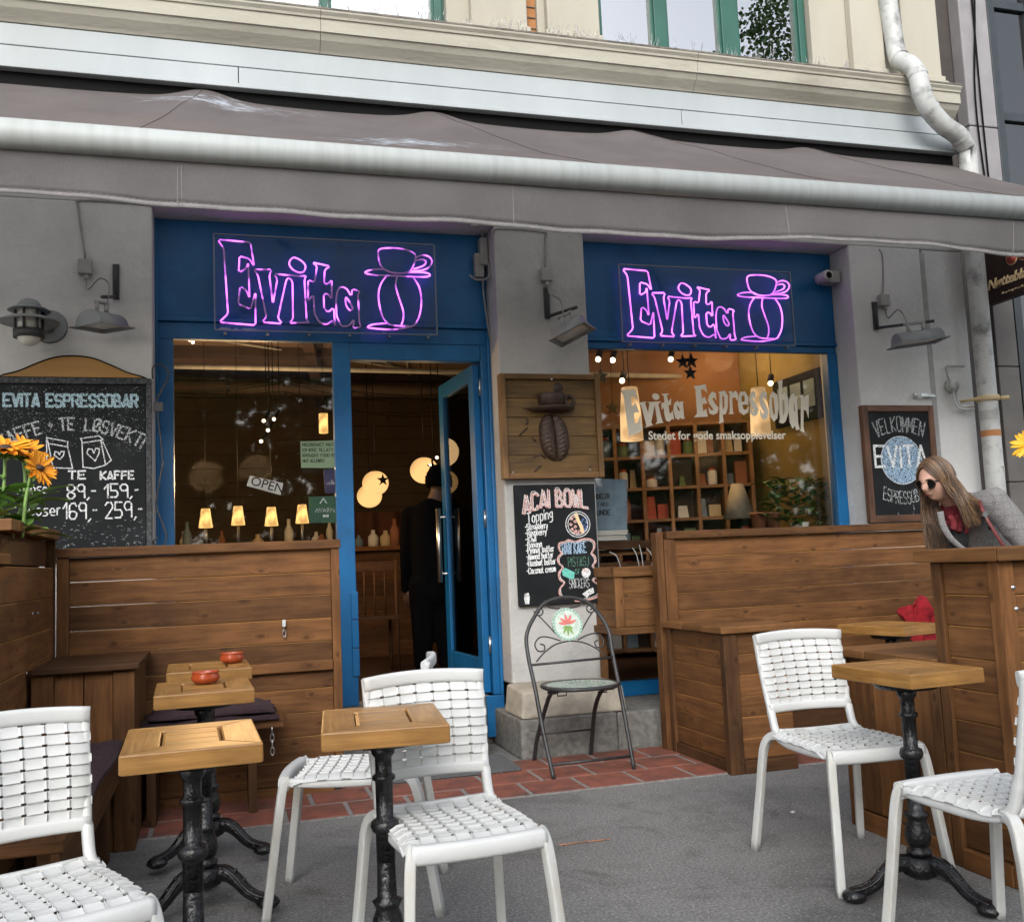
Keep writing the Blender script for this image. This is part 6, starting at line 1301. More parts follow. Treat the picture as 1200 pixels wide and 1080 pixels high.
pl_ = SX(1026, 370, 5.84); e_ = S(1095, 376, 'y', 5.58); c_ = S(1076, 402, 'y', 5.56); bx = S(1036, 352, 'y', 5.82); cb = [S(1030, 292, 'y', 5.85), S(1034, 300, 'y', 5.846), S(1035, 330, 'y', 5.846)]
work_lamp('wide dark trough floodlight on the right pillar above the welcome board', (pl_[0], 5.85, pl_[1]), e_, c_, .30, rad(-6), rad(-14), bx, cb, 'lamp_grey')
# bulkhead lantern at the far left
lc = S(32, 372, 'y', 5.55); BL = thing('wall_lantern', 'round grey bulkhead lantern with hood and clear dome on the left pillar', 'wall lamp', (lc.x, 5.85, lc.z))
Lx, Lz = lc.x, lc.z; ly = 5.60
g = MB(); g.lathe([(.062, .060), (.060, .075), (.045, .100), (.02, .112), (0, .114)], (Lx, ly, Lz), 28); g.lathe([(.105, .048), (.085, .062), (.060, .066)], (Lx, ly, Lz), 32); g.build('cap', 'lamp_grey', BL)
g = MB(); g.lathe([(.060, .022), (.100, .012), (.150, -.010), (.148, -.013), (.060, .010)], (Lx, ly+.01, Lz), 36); g.build('brim', 'lamp_grey', BL, solid=.003)
g = MB(); g.lathe([(.056, -.06), (.056, .055)], (Lx, ly, Lz), 24); g.build('glass', 'lens', BL)
g = MB(); g.lathe([(.076, -.098), (.078, -.055), (.066, -.052), (.060, -.052)], (Lx, ly, Lz), 28)
for k in range(6): a = 6.283*k/6+.3; g.tube([(Lx+.066*math.cos(a), ly+.066*math.sin(a), Lz-.06), (Lx+.066*math.cos(a), ly+.066*math.sin(a), Lz+.055)], .006, 6)
g.build('cage', 'lamp_dark', BL)
g = MB(); g.ball((Lx, ly, Lz-.092), .058, 20, 12, sc=(1, 1, .85)); g.build('dome', 'lens', BL)
g = MB(); g.tube([(Lx+.03, ly+.05, Lz+.03), (Lx+.05, 5.84, Lz+.03)], .045, 14); g.lathe([(.09, 5.835-ly), (.095, 5.848-ly), (.0, 5.848-ly)], (Lx+.06, ly, Lz+.025), 24, axis='y'); g.build('wall_mount', 'lamp_grey', BL)
# security camera under the soffit
c = S(970, 327, 'y', 5.95); SCm = thing('security_camera', 'small white security camera in the right corner of the blue fascia', 'camera', tuple(c))
g = MB(); g.obox((c.x+.05, 5.99, c.z+.02), (.10, .10, .09)); g.obox((c.x+.09, 6.02, c.z+.06), (.05, .06, .05)); g.build('mount', 'box_grey', SCm, bevel=.008)
g = MB(); g.lathe([(.0, -.10), (.035, -.098), (.04, -.085), (.042, .02), (.03, .03)], (c.x-.055, c.y, c.z), 22, axis='y'); g.build('body', 'pipe_white', SCm)
g = MB(); g.lathe([(0, -.104), (.022, -.102), (.024, -.099)], (c.x-.055, c.y, c.z), 18, axis='y'); g.build('lens', 'black', SCm)
# cable boxes in the corner by the middle pillar
c = S(567, 300, 'y', 6.0); t = thing('cable_box', 'grey cable boxes with loose wires in the corner left of the middle pillar', 'cable box', tuple(c))
g = MB(); g.obox((c.x, 6.02, c.z+.03), (.05, .07, .18)); g.obox((c.x-.03, 6.03, c.z-.06), (.06, .06, .16)); g.build('box', 'box_grey', t, bevel=.006)
g = MB(); g.tube(smooth([(c.x+.02, 5.98, c.z-.05), (c.x+.02, 5.96, c.z-.15), (c.x-.06, 5.97, c.z-.17), (c.x-.10, 6.0, c.z-.13)], 5), .007, 6); g.tube(smooth([(c.x-.01, 6.02, c.z-.1), (c.x, 6.03, c.z-.3), (c.x+.03, 6.03, c.z-.55)], 4), .006, 6); g.tube(smooth([(c.x-.04, 5.98, c.z+.25), (c.x-.02, 5.97, c.z+.17), (c.x, 6, c.z+.12)], 4), .006, 6); g.build('wires', 'cable_grey', t)

# ================================================================ INSIDE THE CAFE
def pend_globe(px, py, y, r, label, group='glowing round paper lanterns', star=True):
    p = S(px, py, 'y', y); t = thing('globe_lamp', label, 'pendant lamp', tuple(p), group=group)
    g = MB(); g.ball(p, r, 28, 18, sc=(1, 1, .93)); g.build('globe', 'globe', t)
    g = MB(); g.tube([(p.x, y, p.z+r*.9), (p.x, y, 2.92)], .004, 5); g.lathe([(.03, r*.88), (.03, r*.98), (.008, r*1.05)], p, 12); g.build('cord', 'black', t)
    if star:
        g = MB(); pts = []
        for k in range(10): a = math.pi/2+math.pi*k/5; q = (.052 if k % 2 == 0 else .021); pts.append((q*math.cos(a), q*math.sin(a)))
        g.prism(pts, 0, -.004, lambda u, v, d: (p.x+r*.42+u, y-r*.93+d, p.z+r*.15+v)); g.build('star', 'black', t)
pend_globe(440, 566, 7.9, .106, 'glowing paper globe with dark star nearest the open doorway')
pend_globe(433, 581, 8.5, .108, 'glowing paper globe half hidden below the starred one', star=False)
pend_globe(497, 551, 7.7, .112, 'glowing paper globe behind the head of the person in the doorway')
def cone_lamp(px, py, y, label, h=.135, r0=.030, r1=.048, mat='shade_lit', group='small glowing cone lamps inside the left window'):
    p = S(px, py, 'y', y); t = thing('cone_lamp', label, 'pendant lamp', tuple(p), group=group)
    g = MB(); g.lathe([(r1, -h/2), (r0, h/2)], p, 18); g.build('shade', mat, t); g = MB(); g.tube([(p.x, y, p.z+h/2), (p.x, y, 2.92)], .0025, 4); g.build('cord', 'black', t)
    g = MB(); g.tube([(p.x, y, p.z-h/2-.18), (p.x, y, p.z-h/2-.01)], .012, 6); g.build('holder', 'metal_dim', t)
for k, (px, py) in enumerate(((241, 607), (279, 604), (318, 605), (354, 602))): cone_lamp(px, py, 7.3, ['glowing cone lamp nearest the blue left frame of the window', 'glowing cone lamp second from the left behind the window', 'glowing cone lamp under the right end of the OPEN card', 'glowing cone lamp left of the green alarm sticker'][k])
for px, py, y, h, r, lab in ((739, 485, 6.75, .40, .075, 'tall glowing paper lantern behind the first big letter of the window'), (890, 482, 6.75, .37, .068, 'tall glowing paper lantern behind the middle of the long window word')):
    p = S(px, py, 'y', y); t = thing('paper_lantern', lab, 'pendant lamp', tuple(p), group='tall paper lanterns in the right window'); g = MB(); g.lathe([(r*1.15, -h/2), (r*1.05, 0), (r*.8, h/2)], p, 24); g.build('shade', 'paper_lamp', t); g = MB(); g.tube([(p.x, y, p.z+h/2), (p.x, y, 2.92)], .004, 5); g.build('cord', 'black', t)
t = thing('wall_lantern_lit', 'narrow glowing lamp high inside the left window near the post', 'pendant lamp', tuple(S(379, 496, 'y', 7.6))); p = S(379, 496, 'y', 7.6); g = MB(); g.lathe([(.034, -.075), (.034, .075)], p, 16); g.build('shade', 'shade_lit', t); g = MB(); g.tube([(p.x, p.y, p.z+.07), (p.x, p.y, 2.92)], .003, 4); g.build('cord', 'black', t)
# spot bulbs on a rail, right window; little lights in the left one
for k, (px, py) in enumerate(((701, 421), (718, 422), (786, 421), (729, 446), (903, 449), (222, 398), (226, 388+13), (309, 493), (321, 491), (314, 504), (306, 517), (504, 545), (512, 536))):
    y = 6.7 if px > 600 else (7.0 if px < 400 else 7.6); p = S(px, py, 'y', y)
    lab = 'tiny lit spot bulb under the ceiling ' + ('of the right window' if px > 600 else 'behind the left window' if px < 400 else 'near the doorway globes')
    t = thing('spot_bulb', lab, 'ceiling spot', tuple(p), group='spot bulbs '+('right window' if px > 600 else 'left window' if px < 400 else 'doorway')); g = MB(); g.ball(p, .021 if px > 600 else .012, 10, 8); g.build('bulb', 'bulb', t)
    g = MB(); g.tube([(p.x+.01, y+.02, p.z+.01), (p.x+.04, y+.05, p.z+.07)], .024 if px > 600 else .01, 8); g.tube([(p.x+.04, y+.05, p.z+.07), (p.x+.04, y+.05, 2.92)], .004, 4); g.build('holder', 'black', t)
def star5(px, py, y, r, mat, lab):
    p = S(px, py, 'y', y); t = thing('hanging_star', lab, 'star', tuple(p), group='stars hanging in the right window'); g = MB(); pts = [((r if k % 2 == 0 else r*.42)*math.cos(math.pi/2+math.pi*k/5), (r if k % 2 == 0 else r*.42)*math.sin(math.pi/2+math.pi*k/5)) for k in range(10)]
    g.prism(pts, .008, -.008, lambda u, v, d: (p.x+u, y+d, p.z+v)); g.build('star', mat, t); g = MB(); g.tube([(p.x, y, p.z+r), (p.x, y, 2.92)], .0018, 4); g.build('thread', 'black', t)
star5(704, 441, 6.6, .062, 'goods_cream', 'pale star beside the top of the wooden plaque'); star5(718, 478, 6.6, .055, 'gold', 'golden star hanging low beside the first letter')
star5(800, 424, 6.6, .055, 'black', 'dark star, left of three at the window top'); star5(810, 423, 6.7, .06, 'black', 'dark star, right of three at the window top'); star5(809, 437, 6.6, .055, 'black', 'dark star, lowest of three at the window top')
t = thing('string_lights', 'dark wire strings of unlit little bulbs crossing below the ceiling', 'string lights', (.5, 8, 2.6)); g = MB()
for k, (za, zb, y0, y1) in enumerate(((2.55, 2.70, 6.6, 9.4), (2.60, 2.52, 7.2, 9.8), (2.70, 2.60, 8.0, 8.6), (2.48, 2.66, 6.9, 8.2))):
    pts = [(-1.3+5.4*i/24, y0+(y1-y0)*i/24, za+(zb-za)*i/24-.12*math.sin(math.pi*((i*3/24) % 1))) for i in range(25)]; g.tube(pts, .004, 4)
    for p in pts[::2]: g.ball((p[0], p[1], p[2]-.02), .012, 6, 5)
g.build('wire', 'black', t)
# shelves with goods in the right window
def bookcase(A, Bp, z0, z1, ns, nv, label):
    A, Bp = Vector(A), Vector(Bp); d = (Bp-A); L = d.length; d.normalize(); n = Vector((d.y, -d.x, 0)); n = n if n.y < 0 else -n; t = thing('shelf_unit', label, 'shelf', tuple(A)); g = MB(); D_ = .26
    def bx(mb, u0, u1, w0, w1, a, b, mi=0): mb.hexa([A+d*u0+n*w0+Vector((0, 0, a)), A+d*u1+n*w0+Vector((0, 0, a)), A+d*u1+n*w1+Vector((0, 0, a)), A+d*u0+n*w1+Vector((0, 0, a)), A+d*u0+n*w0+Vector((0, 0, b)), A+d*u1+n*w0+Vector((0, 0, b)), A+d*u1+n*w1+Vector((0, 0, b)), A+d*u0+n*w1+Vector((0, 0, b))], mi)
    for k in range(nv+1): bx(g, L*k/nv-.014, L*k/nv+.014, 0, D_, z0, z1)
    g.build('upright', 'shelf', t); g = MB()
    for j in range(ns+1):
        for k in range(nv): bx(g, L*k/nv+.015, L*(k+1)/nv-.015, .004, D_-.004, z0+(z1-z0)*j/ns-.012, z0+(z1-z0)*j/ns+.012)
    g.build('shelf_board', 'shelf', t); g = MB(); bx(g, 0, L, -.012, -.001, z0, z1); g.build('back', 'dark_brown', t)
    rg = random.Random(6); mats = ['goods_cream', 'goods_red', 'goods_green', 'goods_blue', 'terracotta_pot', 'paper']
    for j in range(ns):
        for k in range(nv):
            u = L*k/nv+.022
            while u < L*(k+1)/nv-.10:
                w = rg.uniform(.05, .10); h = rg.uniform(.09, (z1-z0)/ns-.05); m = rg.choice(mats)
                if rg.random() < .06: u += w*.6; continue
                zz = z0+(z1-z0)*j/ns+.0125; c = A+d*(u+w/2)+n*(.15)
                kind = rg.choice(['box', 'jar', 'bag']); word = {'goods_cream': 'cream', 'goods_red': 'red', 'goods_green': 'green', 'goods_blue': 'blue grey', 'terracotta_pot': 'brown', 'paper': 'white'}[m]
                o = thing({'box': 'goods_box', 'jar': 'storage_jar', 'bag': 'coffee_bag'}[kind], '%s %s standing among goods on the shelf behind the right window' % (word, {'box': 'box', 'jar': 'jar', 'bag': 'bag'}[kind]), kind, (c.x, c.y, zz), group='%s %s on the window shelves' % (word, kind)); q = MB()
                if kind == 'box': bx(q, u, u+w, .06, .06+w, zz, zz+h)
                elif kind == 'jar': q.lathe([(w*.45, 0), (w*.5, h*.1), (w*.5, h*.7), (w*.35, h*.8)], (c.x, c.y, zz), 14)
                else: q.hexa([A+d*u+n*.06+Vector((0, 0, zz)), A+d*(u+w)+n*.06+Vector((0, 0, zz)), A+d*(u+w)+n*.15+Vector((0, 0, zz)), A+d*u+n*.15+Vector((0, 0, zz)), A+d*(u+.008)+n*.10+Vector((0, 0, zz+h)), A+d*(u+w-.008)+n*.10+Vector((0, 0, zz+h)), A+d*(u+w-.008)+n*.11+Vector((0, 0, zz+h)), A+d*(u+.008)+n*.11+Vector((0, 0, zz+h))])
                q.build('body', m, o)
                if kind == 'jar': q = MB(); q.lathe([(w*.36, h*.8), (w*.36, h*.92), (0, h*.93)], (c.x, c.y, zz), 14); q.build('lid', 'goods_red' if m != 'goods_red' else 'black', o)
                u += w+rg.uniform(.004, .02)
bookcase((3.02, 7.9, 0), (4.28, 7.45, 0), .36, 2.20, 7, 6, 'open wooden shelf unit full of goods behind the lettered window')
# framed picture, plant, lamp, pots near the right window
pf = [(4.33, S(912, 500, 'x', 4.33).y), (4.33, S(968, 500, 'x', 4.33).y)]; za, zb = S(968, 428, 'x', 4.33).z, S(968, 488, 'x', 4.33).z
t = thing('framed_picture', 'dark framed picture on the yellow side wall in the right window', 'picture', (4.33, 6.9, 2)); g = MB(); ya_, yb_ = max(pf[0][1], 6.3), max(pf[1][1], 6.25)
g.box(4.30, 4.338, min(ya_, yb_), max(ya_, yb_), min(za, zb), max(za, zb)); g.build('frame', 'black', t, bevel=.01); g = MB(); a, b = min(ya_, yb_), max(ya_, yb_)
for k in range(3): g.box(4.294, 4.299, a+.06+(b-a-.1)*k/3, a+.02+(b-a-.1)*(k+1)/3, min(za, zb)+.10, max(za, zb)-.07)
g.build('picture', 'goods_blue', t)
t = thing('potted_plant', 'leafy green plant low in the right corner of the right window', 'plant', (4.0, 6.45, 1.2)); g = MB(); rg = random.Random(12)
for k in range(260):
    w = rg.uniform(0, 6.28); b = S(rg.uniform(895, 972), rg.uniform(560, 612), 'y', rg.uniform(6.35, 6.6)); leaf_blade(g, b, (math.cos(w), math.sin(w)*.6, rg.uniform(-.2, .8)), (0, 0, 1), rg.uniform(.05, .10), rg.uniform(.016, .03), 0, .4, 4)
g.build('leaves', 'leaf', t); p = S(937, 612, 'y', 6.45); g = MB(); g.lathe([(.05, -.12), (.07, 0), (.06, 0)], p, 16); g.build('pot', 'paper', t)
t = thing('table_lamp', 'pale cone shaped table lamp standing behind the lettered window', 'table lamp', tuple(S(865, 590, 'y', 6.8))); p = S(865, 588, 'y', 6.8); g = MB(); g.lathe([(.125, -.13), (.045, .14)], p, 24); g.build('lamp_shade', 'lamp_shade_dim', t); g = MB(); g.lathe([(.02, -.13), (.02, -.3), (.08, -.33)], p, 14); g.build('lamp_base', 'black', t)
for px, lab in ((889, 'tall flared clay pot on the sill right of the pale table lamp'), (905, 'small brown clay pot beside the leafy plant')):
    p = S(px, 605, 'y', 6.5); t = thing('clay_pot', lab, 'pot', tuple(p)); g = MB(); g.lathe([(.045, -.12), (.06, .01), (.066, .012), (.066, .03), (.056, .03), (.05, 0)], p, 18); g.build('pot', 'terracotta_pot', t)
t = thing('window_bench', 'dark board running under the goods inside the right window', 'shelf', (3.6, 6.5, 1.08)); g = MB(); g.box(3.0, 4.33, 6.22, 6.95, 1.05, 1.09); g.build('board', 'stained_dark', t)
# bar, tables, chairs and display deep in the room
t = thing('bar_counter', 'dark wooden bar counter with crates deep inside the doorway', 'counter', (.6, 9.3, .3)); g = MB(); planks_x(g, -.8, 2.2, .3, 1.28, 9.3, 9.34, 7); g.build('front', ['stained_dark', 'stained'], t); g = MB(); g.box(-.85, 2.25, 9.22, 9.8, 1.281, 1.32); g.build('top', 'stained', t)
rg = random.Random(14)
for k in range(16):
    x = rg.uniform(-.6, 2.1); m = rg.choice(['goods_cream', 'goods_red', 'terracotta_pot', 'paper', 'goods_blue']); h = rg.uniform(.10, .3); w = rg.uniform(.03, .06)
    o = thing('bottle', 'bottle or jar standing on the dark bar counter in the room', 'bottle', (x, 9.4, 1.32), group='bottles on the bar counter'); q = MB(); q.lathe([(w, 0), (w, h*.6), (w*.4, h*.8), (w*.4, h)], (x, 9.36+rg.uniform(0, .25), 1.32), 12); q.build('bottle', m, o)
def side_chair(x, y, lab):
    t = thing('wooden_chair', lab, 'chair', (x, y, .3), group='wooden chairs inside the cafe'); g = MB(); g.box(x-.19, x+.19, y-.19, y+.19, .72, .75); g.build('seat', 'stained_dark', t)
    for sx_ in (-1, 1):
        for sy_ in (-1, 1): g = MB(); g.tube([(x+sx_*.17, y+sy_*.17, .3), (x+sx_*.17, y+sy_*.17, 1.18 if sy_ < 0 else .72)], .016, 8); g.build('leg', 'stained_dark', t)
    g = MB(); g.box(x-.17, x+.17, y-.18, y-.16, 1.10, 1.17); g.build('backrest', 'stained_dark', t)
    for q_ in (-.08, 0, .08): g = MB(); g.tube([(x+q_, y-.17, .75), (x+q_, y-.17, 1.10)], .008, 6); g.build('slat', 'stained_dark', t)
p = S(437, 745, 'y', 7.9); side_chair(p.x, 7.9, 'wooden chair inside the doorway left of the standing person')
side_chair(1.75, 8.2, 'wooden chair inside the doorway hidden behind the standing person')
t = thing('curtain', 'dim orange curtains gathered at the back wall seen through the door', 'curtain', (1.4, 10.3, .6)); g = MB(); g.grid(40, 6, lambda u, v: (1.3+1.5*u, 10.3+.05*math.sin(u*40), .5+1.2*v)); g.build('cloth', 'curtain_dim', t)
# warm light from the lit lamps
def warm(px, py, y, w, dz=0):
    p = S(px, py, 'y', y); l = bpy.data.lights.new('lamp_glow', 'POINT'); l.energy = w; l.color = (1, .62, .28); l.shadow_soft_size = .12; o = bpy.data.objects.new('lamp_glow', l); COL.objects.link(o); o.location = (p.x, p.y-.0, p.z+dz)
warm(440, 566, 7.9, .9, .25); warm(497, 551, 7.7, .9, .3); warm(300, 600, 7.3, 15, .3); warm(241, 607, 7.3, 12, .3); warm(739, 470, 6.75, 1.6, .3); warm(890, 470, 6.75, 2, .35); warm(845, 432, 7.15, 5, .1); warm(830, 560, 6.7, 3, .2)
# ================================================================ PEOPLE
def caps(mb, lst, n=16):
    for p0, r0, p1, r1 in lst:
        p0, p1 = Vector(p0), Vector(p1); mb.ball(p0, r0, n, 10); mb.ball(p1, r1, n, 10)
        if (p1-p0).length > 1e-4: mb.tube([p0, p0.lerp(p1, .5), p1], [r0, (r0+r1)/2, r1], n, cap=True)
def fuse(o, vs, it=3):
    m = o.modifiers.new('fuse', 'REMESH'); m.mode = 'VOXEL'; m.voxel_size = vs; m.use_smooth_shade = True
    s = o.modifiers.new('soften', 'SMOOTH'); s.factor = .5; s.iterations = it
def head_frame(fwd, up):
    f = Vector(fwd).normalized(); r = f.cross(Vector(up)).normalized(); return r, f, r.cross(f)
def head_mesh(mb, c, fwd, up, k=1.0):
    """a head with brow, nose, lips, chin, cheeks, jaw and ears; c is the middle of the skull"""
    r, f, u = head_frame(fwd, up); c = Vector(c)
    G = lambda x, z, x0, z0, sx, sz: math.exp(-((x-x0)/sx)**2-((z-z0)/sz)**2)
    def pt(th, ph):
        x, y, z = math.sin(ph)*math.sin(th), math.sin(ph)*math.cos(th), math.cos(ph)
        w = .074; d = .094; h = .112
        if z < 0: w *= 1-.30*(-z)**1.5; d *= 1-.10*(-z)
        X, Y, Zz = x*w, y*d, z*h
        if y < 0 and z < -.2: Y *= 1-.45*(-z-.2)
        if y > 0:
            q = y**1.2
            Y += q*(.021*G(X, Zz, 0, -.022, .0095, .013)+.014*G(X, Zz, 0, 0, .008, .022)+.006*G(X, Zz, 0, .030, .05, .012)+.009*G(X, Zz, 0, -.052, .020, .009)+.014*G(X, Zz, 0, -.090, .022, .018)
                    - .010*(G(X, Zz, .031, .010, .016, .012)+G(X, Zz, -.031, .010, .016, .012))+.006*(G(X, Zz, .040, -.024, .02, .02)+G(X, Zz, -.040, -.024, .02, .02))-.004*G(X, Zz, 0, -.066, .02, .006))
        return c+(r*X+f*Y+u*Zz)*k
    nu, nv = 72, 56; b = len(mb.v)
    for j in range(nv+1):
        for i in range(nu): mb.v.append(tuple(pt(2*math.pi*i/nu, math.pi*j/nv)))
    for j in range(nv):
        for i in range(nu):
            i2 = (i+1) % nu; mb.face([b+j*nu+i, b+j*nu+i2, b+(j+1)*nu+i2, b+(j+1)*nu+i], None, 0, None, True)
    for s_ in (-1, 1): mb.tube([c+(r*s_*.073+f*(-.004+.012*math.cos(a))+u*(-.004+.028*math.sin(a)))*k for a in [6.283*q/12 for q in range(12)]], .008*k, 6, closed=True); mb.ball(c+(r*s_*.070-u*.004)*k, .012*k, 8, 6)
def hand(mb, wrist, d, palm, k=1.0):
    """palm, four unequal curled fingers and a thumb from the side of the palm"""
    d = Vector(d).normalized(); pn = Vector(palm).normalized(); s = d.cross(pn).normalized(); w = Vector(wrist)
    caps(mb, [(w, .024*k, w+d*.03*k, .026*k)]+[(w+d*.025*k+s*q*k, .015*k, w+d*.088*k+s*q*1.15*k, .0125*k) for q in (-.027, -.009, .009, .027)], 10)
    for q, L in ((-.029, .068), (-.010, .080), (.010, .086), (.029, .076)):
        a = w+d*.088*k+s*q*1.1*k; b_ = a+(d*.9+pn*.35).normalized()*L*.45*k; c_ = b_+(d*.6+pn*.8).normalized()*L*.32*k; e = c_+(d*.3+pn*.95).normalized()*L*.25*k; caps(mb, [(a, .0100*k, b_, .0092*k), (b_, .0092*k, c_, .0085*k), (c_, .0085*k, e, .0072*k)], 8)
    a = w+d*.03*k+s*.028*k; b_ = a+(d*.6+s*.7+pn*.3).normalized()*.042*k; c_ = b_+(d*.8+s*.3+pn*.5).normalized()*.032*k; caps(mb, [(a, .014*k, b_, .0115*k), (b_, .0115*k, c_, .0095*k)], 8)

# ---- woman leaning over from the right
WM = thing('person', 'woman in grey check coat and red scarf leaning forward wearing sunglasses', 'person', (4.2, 4.4, 0))
HC = S(1097, 563, 'y', 4.2); FW, UP = (-.95, -.12, -.27), (.0, 0, 1); r_, f_, u_ = head_frame(FW, UP); KH = .95
NB = S(1125, 596, 'y', 4.28); PV = Vector((NB.x+.78, 4.50, .93)); CHS = S(1150, 632, 'y', 4.33)
SL = S(1165, 588, 'y', 4.08); SR = NB+Vector((.05, .24, -.05)); EL = S(1216, 652, 'y', 3.98); HL = EL+Vector((-.16, -.06, -.17)); ER = SR+Vector((.10, .08, -.26)); HR = ER+Vector((.08, -.08, -.22))
g = MB(); head_mesh(g, HC, FW, UP, KH)
caps(g, [(HC-f_*.02-u_*.05, .052, NB, .056), (NB, .07, CHS, .10), (CHS, .115, PV, .125), (NB+(SL-NB)*.4, .05, SL, .052), (NB+(SR-NB)*.4, .05, SR, .052), (SL, .048, EL, .040), (EL, .039, HL, .027), (SR, .048, ER, .040), (ER, .039, HR, .027)])
for s_ in (-1, 1): caps(g, [(PV+Vector((.02, s_*.09, -.04)), .095, (PV.x, PV.y+s_*.10, .48), .058), ((PV.x, PV.y+s_*.10, .48), .056, (PV.x+.06, PV.y+s_*.10, .08), .036), ((PV.x+.08, PV.y+s_*.10, .04), .036, (PV.x-.10, PV.y+s_*.11, .03), .028)])
hand(g, HL, (-.6, -.2, -.7), (-.5, .3, .2)); hand(g, HR, (-.6, .1, -.7), (-.5, -.3, .2))
fuse(g.build('body', 'skin', WM), .0058, 2)
g = MB()        # lips
for dz, a in ((-.050, .0013), (-.056, .0016)): g.tube([HC+(r_*x+f_*(.0950-.9*x*x*8-.000)+u_*(dz+.0*x))*KH for x in [-.020+.004*q for q in range(11)]], [a*(.5+.9*math.sin(math.pi*q/10)) for q in range(11)], 6)
g.build('lips', 'leather_red', WM)
g = MB()        # sunglasses
for s_ in (-1, 1):
    c = HC+(r_*s_*.034+f_*.092+u_*.008)*KH
    lens = [c+(r_*(.031*math.cos(a))+u_*(.026*math.sin(a)-.005)-f_*(.012*(abs(s_*math.cos(a)+.2))))*KH for a in [6.283*q/18 for q in range(18)]]
    b = len(g.v); g.v += [tuple(p) for p in lens]; g.face(list(range(b, b+18)) if s_ > 0 else list(range(b, b+18))[::-1], None, 0); g.tube(lens, .0028, 6, 1, closed=True)
    g.tube([HC+(r_*s_*.062+f_*.084+u_*.014)*KH, HC+(r_*s_*.077+f_*.03+u_*.012)*KH, HC+(r_*s_*.078-f_*.01+u_*.006)*KH], .0032, 6, 1)
g.tube([HC+(r_*x+f_*(.099-abs(x)*.2)+u_*.012)*KH for x in (-.009, 0, .009)], .0028, 6, 1); g.build('sunglasses', ['black', 'frame_dark'], WM)
# hair: scalp cap, then long strands combed from a centre parting
rg = random.Random(17); hb = MB(); hl = MB()
def hdir(a, side, t):          # a: 0 = forehead .. pi = nape along the parting; side -1 near / +1 far; t: 0 parting .. 1 above the ear
    top = f_*math.cos(a)+u_*math.sin(a); low = (f_*math.cos(a)*.75+r_*side*.95-u_*.10).normalized(); return (top*(1-t)+low*t).normalized()
def hskull(d, e): return HC+(r_*d.dot(r_)*.077*e+f_*(d.dot(f_)*.097*e-.005)+u_*d.dot(u_)*.115*e)*KH
for side in (-1, 1):
    hb.grid(24, 10, lambda u, v: hskull(hdir(rad(52)+u*rad(118), side, v), 1.05), 0, True, flip=(side < 0))
DOWN = Vector((0, 0, -1))
for k in range(1500):
    side = 1 if rg.random() < .42 else -1
    side = -side       # +r points to her right, the far side
    far = side > 0; a = rad(50)+rg.random()**.8*rad(115); lift = rg.uniform(1.06, 1.14); pts = [hskull(hdir(a, side, t), lift+.02*math.sin(3*t)) for t in (.0, .25, .5, .75, 1.0)]
    p = pts[-1]; fr = math.cos(a)
    if far:            # hangs straight down past the cheek
        x = rg.uniform(-.02, .03); L = rg.uniform(.20, .36); q = Vector((.012, -.01, 0)); pts += [p+DOWN*.07+f_*.012+q*.5, p+DOWN*.15+Vector((x*.5, 0, 0)), p+DOWN*L+Vector((x, -.02, 0))]
    else:              # sweeps back over ear and shoulder
        bk = rg.random(); pts += [p+DOWN*.055+Vector((.018+.02*bk, -.012, 0)), p+DOWN*(.10+.02*bk)+Vector((.060+.05*bk, -.03, 0)), p+DOWN*(.135+.03*rg.random())+Vector((.115+.06*bk, -.035, 0))]
        if bk > .6: pts[-1] = p+DOWN*(.19+.05*rg.random())+Vector((.06+.03*rg.random(), -.05, 0)); pts[-2] = p+DOWN*.12+Vector((.045, -.04, 0))
    wv = rg.uniform(0, 6.28); am = rg.uniform(.002, .007); P = [q+Vector((math.sin(i*.42+wv), math.cos(i*.37+wv), 0))*am*min(1, max(0, i-10)/10) for i, q in enumerate(smooth(pts, 4))]; n_ = len(P)
    (hl if rg.random() < (.30 if far else .5) else hb).tube(P, [.0023*(1-.7*(q/n_)**2) for q in range(n_)], 4, cap=False)
hb.build('hair', 'hair_brown', WM); hl.build('hair_highlights', 'hair_blond', WM)
# coat: body, sleeves, collar; black top and open lapels in front
g = MB(); fr_ = Vector((-.55, -.80, -.1)).normalized()
caps(g, [(NB+Vector((.06, .0, -.03)), .098, CHS+Vector((.03, .02, 0)), .150), (CHS+Vector((.03, .02, 0)), .150, PV, .175), (NB+Vector((.05, -.02, .0)), .075, SL, .072), (NB+Vector((.05, .03, 0)), .075, SR, .072), (SL, .073, EL, .062), (EL, .060, HL+(EL-HL)*.15, .046), (SR, .073, ER, .062), (ER, .06, HR+(ER-HR)*.15, .046), (PV, .165, (PV.x+.02, PV.y, .62), .18)])
o = g.build('coat', 'tweed', WM); fuse(o, .012, 4)
d = o.modifiers.new('folds', 'DISPLACE'); tx = bpy.data.textures.new('cloth_folds', 'CLOUDS'); tx.noise_scale = .075; tx.noise_depth = 2; d.texture = tx; d.strength = .022; d.texture_coords = 'LOCAL'
def sq(px, py, y): p = S(px, py, 'y', y); return p
g = MB()        # collar and open front edge
for pp, w in [([(1098, 600), (1101, 614), (1108, 628), (1120, 640), (1140, 654)], .05)]:
    P = smooth([S(a, b, 'y', 4.12-.008*k) for k, (a, b) in enumerate(pp)], 4); b = len(g.v)
    for p in P: g.v += [tuple(p+Vector((0, .0, 0))), tuple(p+Vector((w*.5, -.012, .004))), tuple(p+Vector((w, .03, .006)))]
    for i in range(len(P)-1):
        for q in range(2): g.face([b+i*3+q, b+i*3+q+1, b+i*3+q+4, b+i*3+q+3], None, 0, None, True)
g.build('lapels', 'tweed', WM, solid=.008)
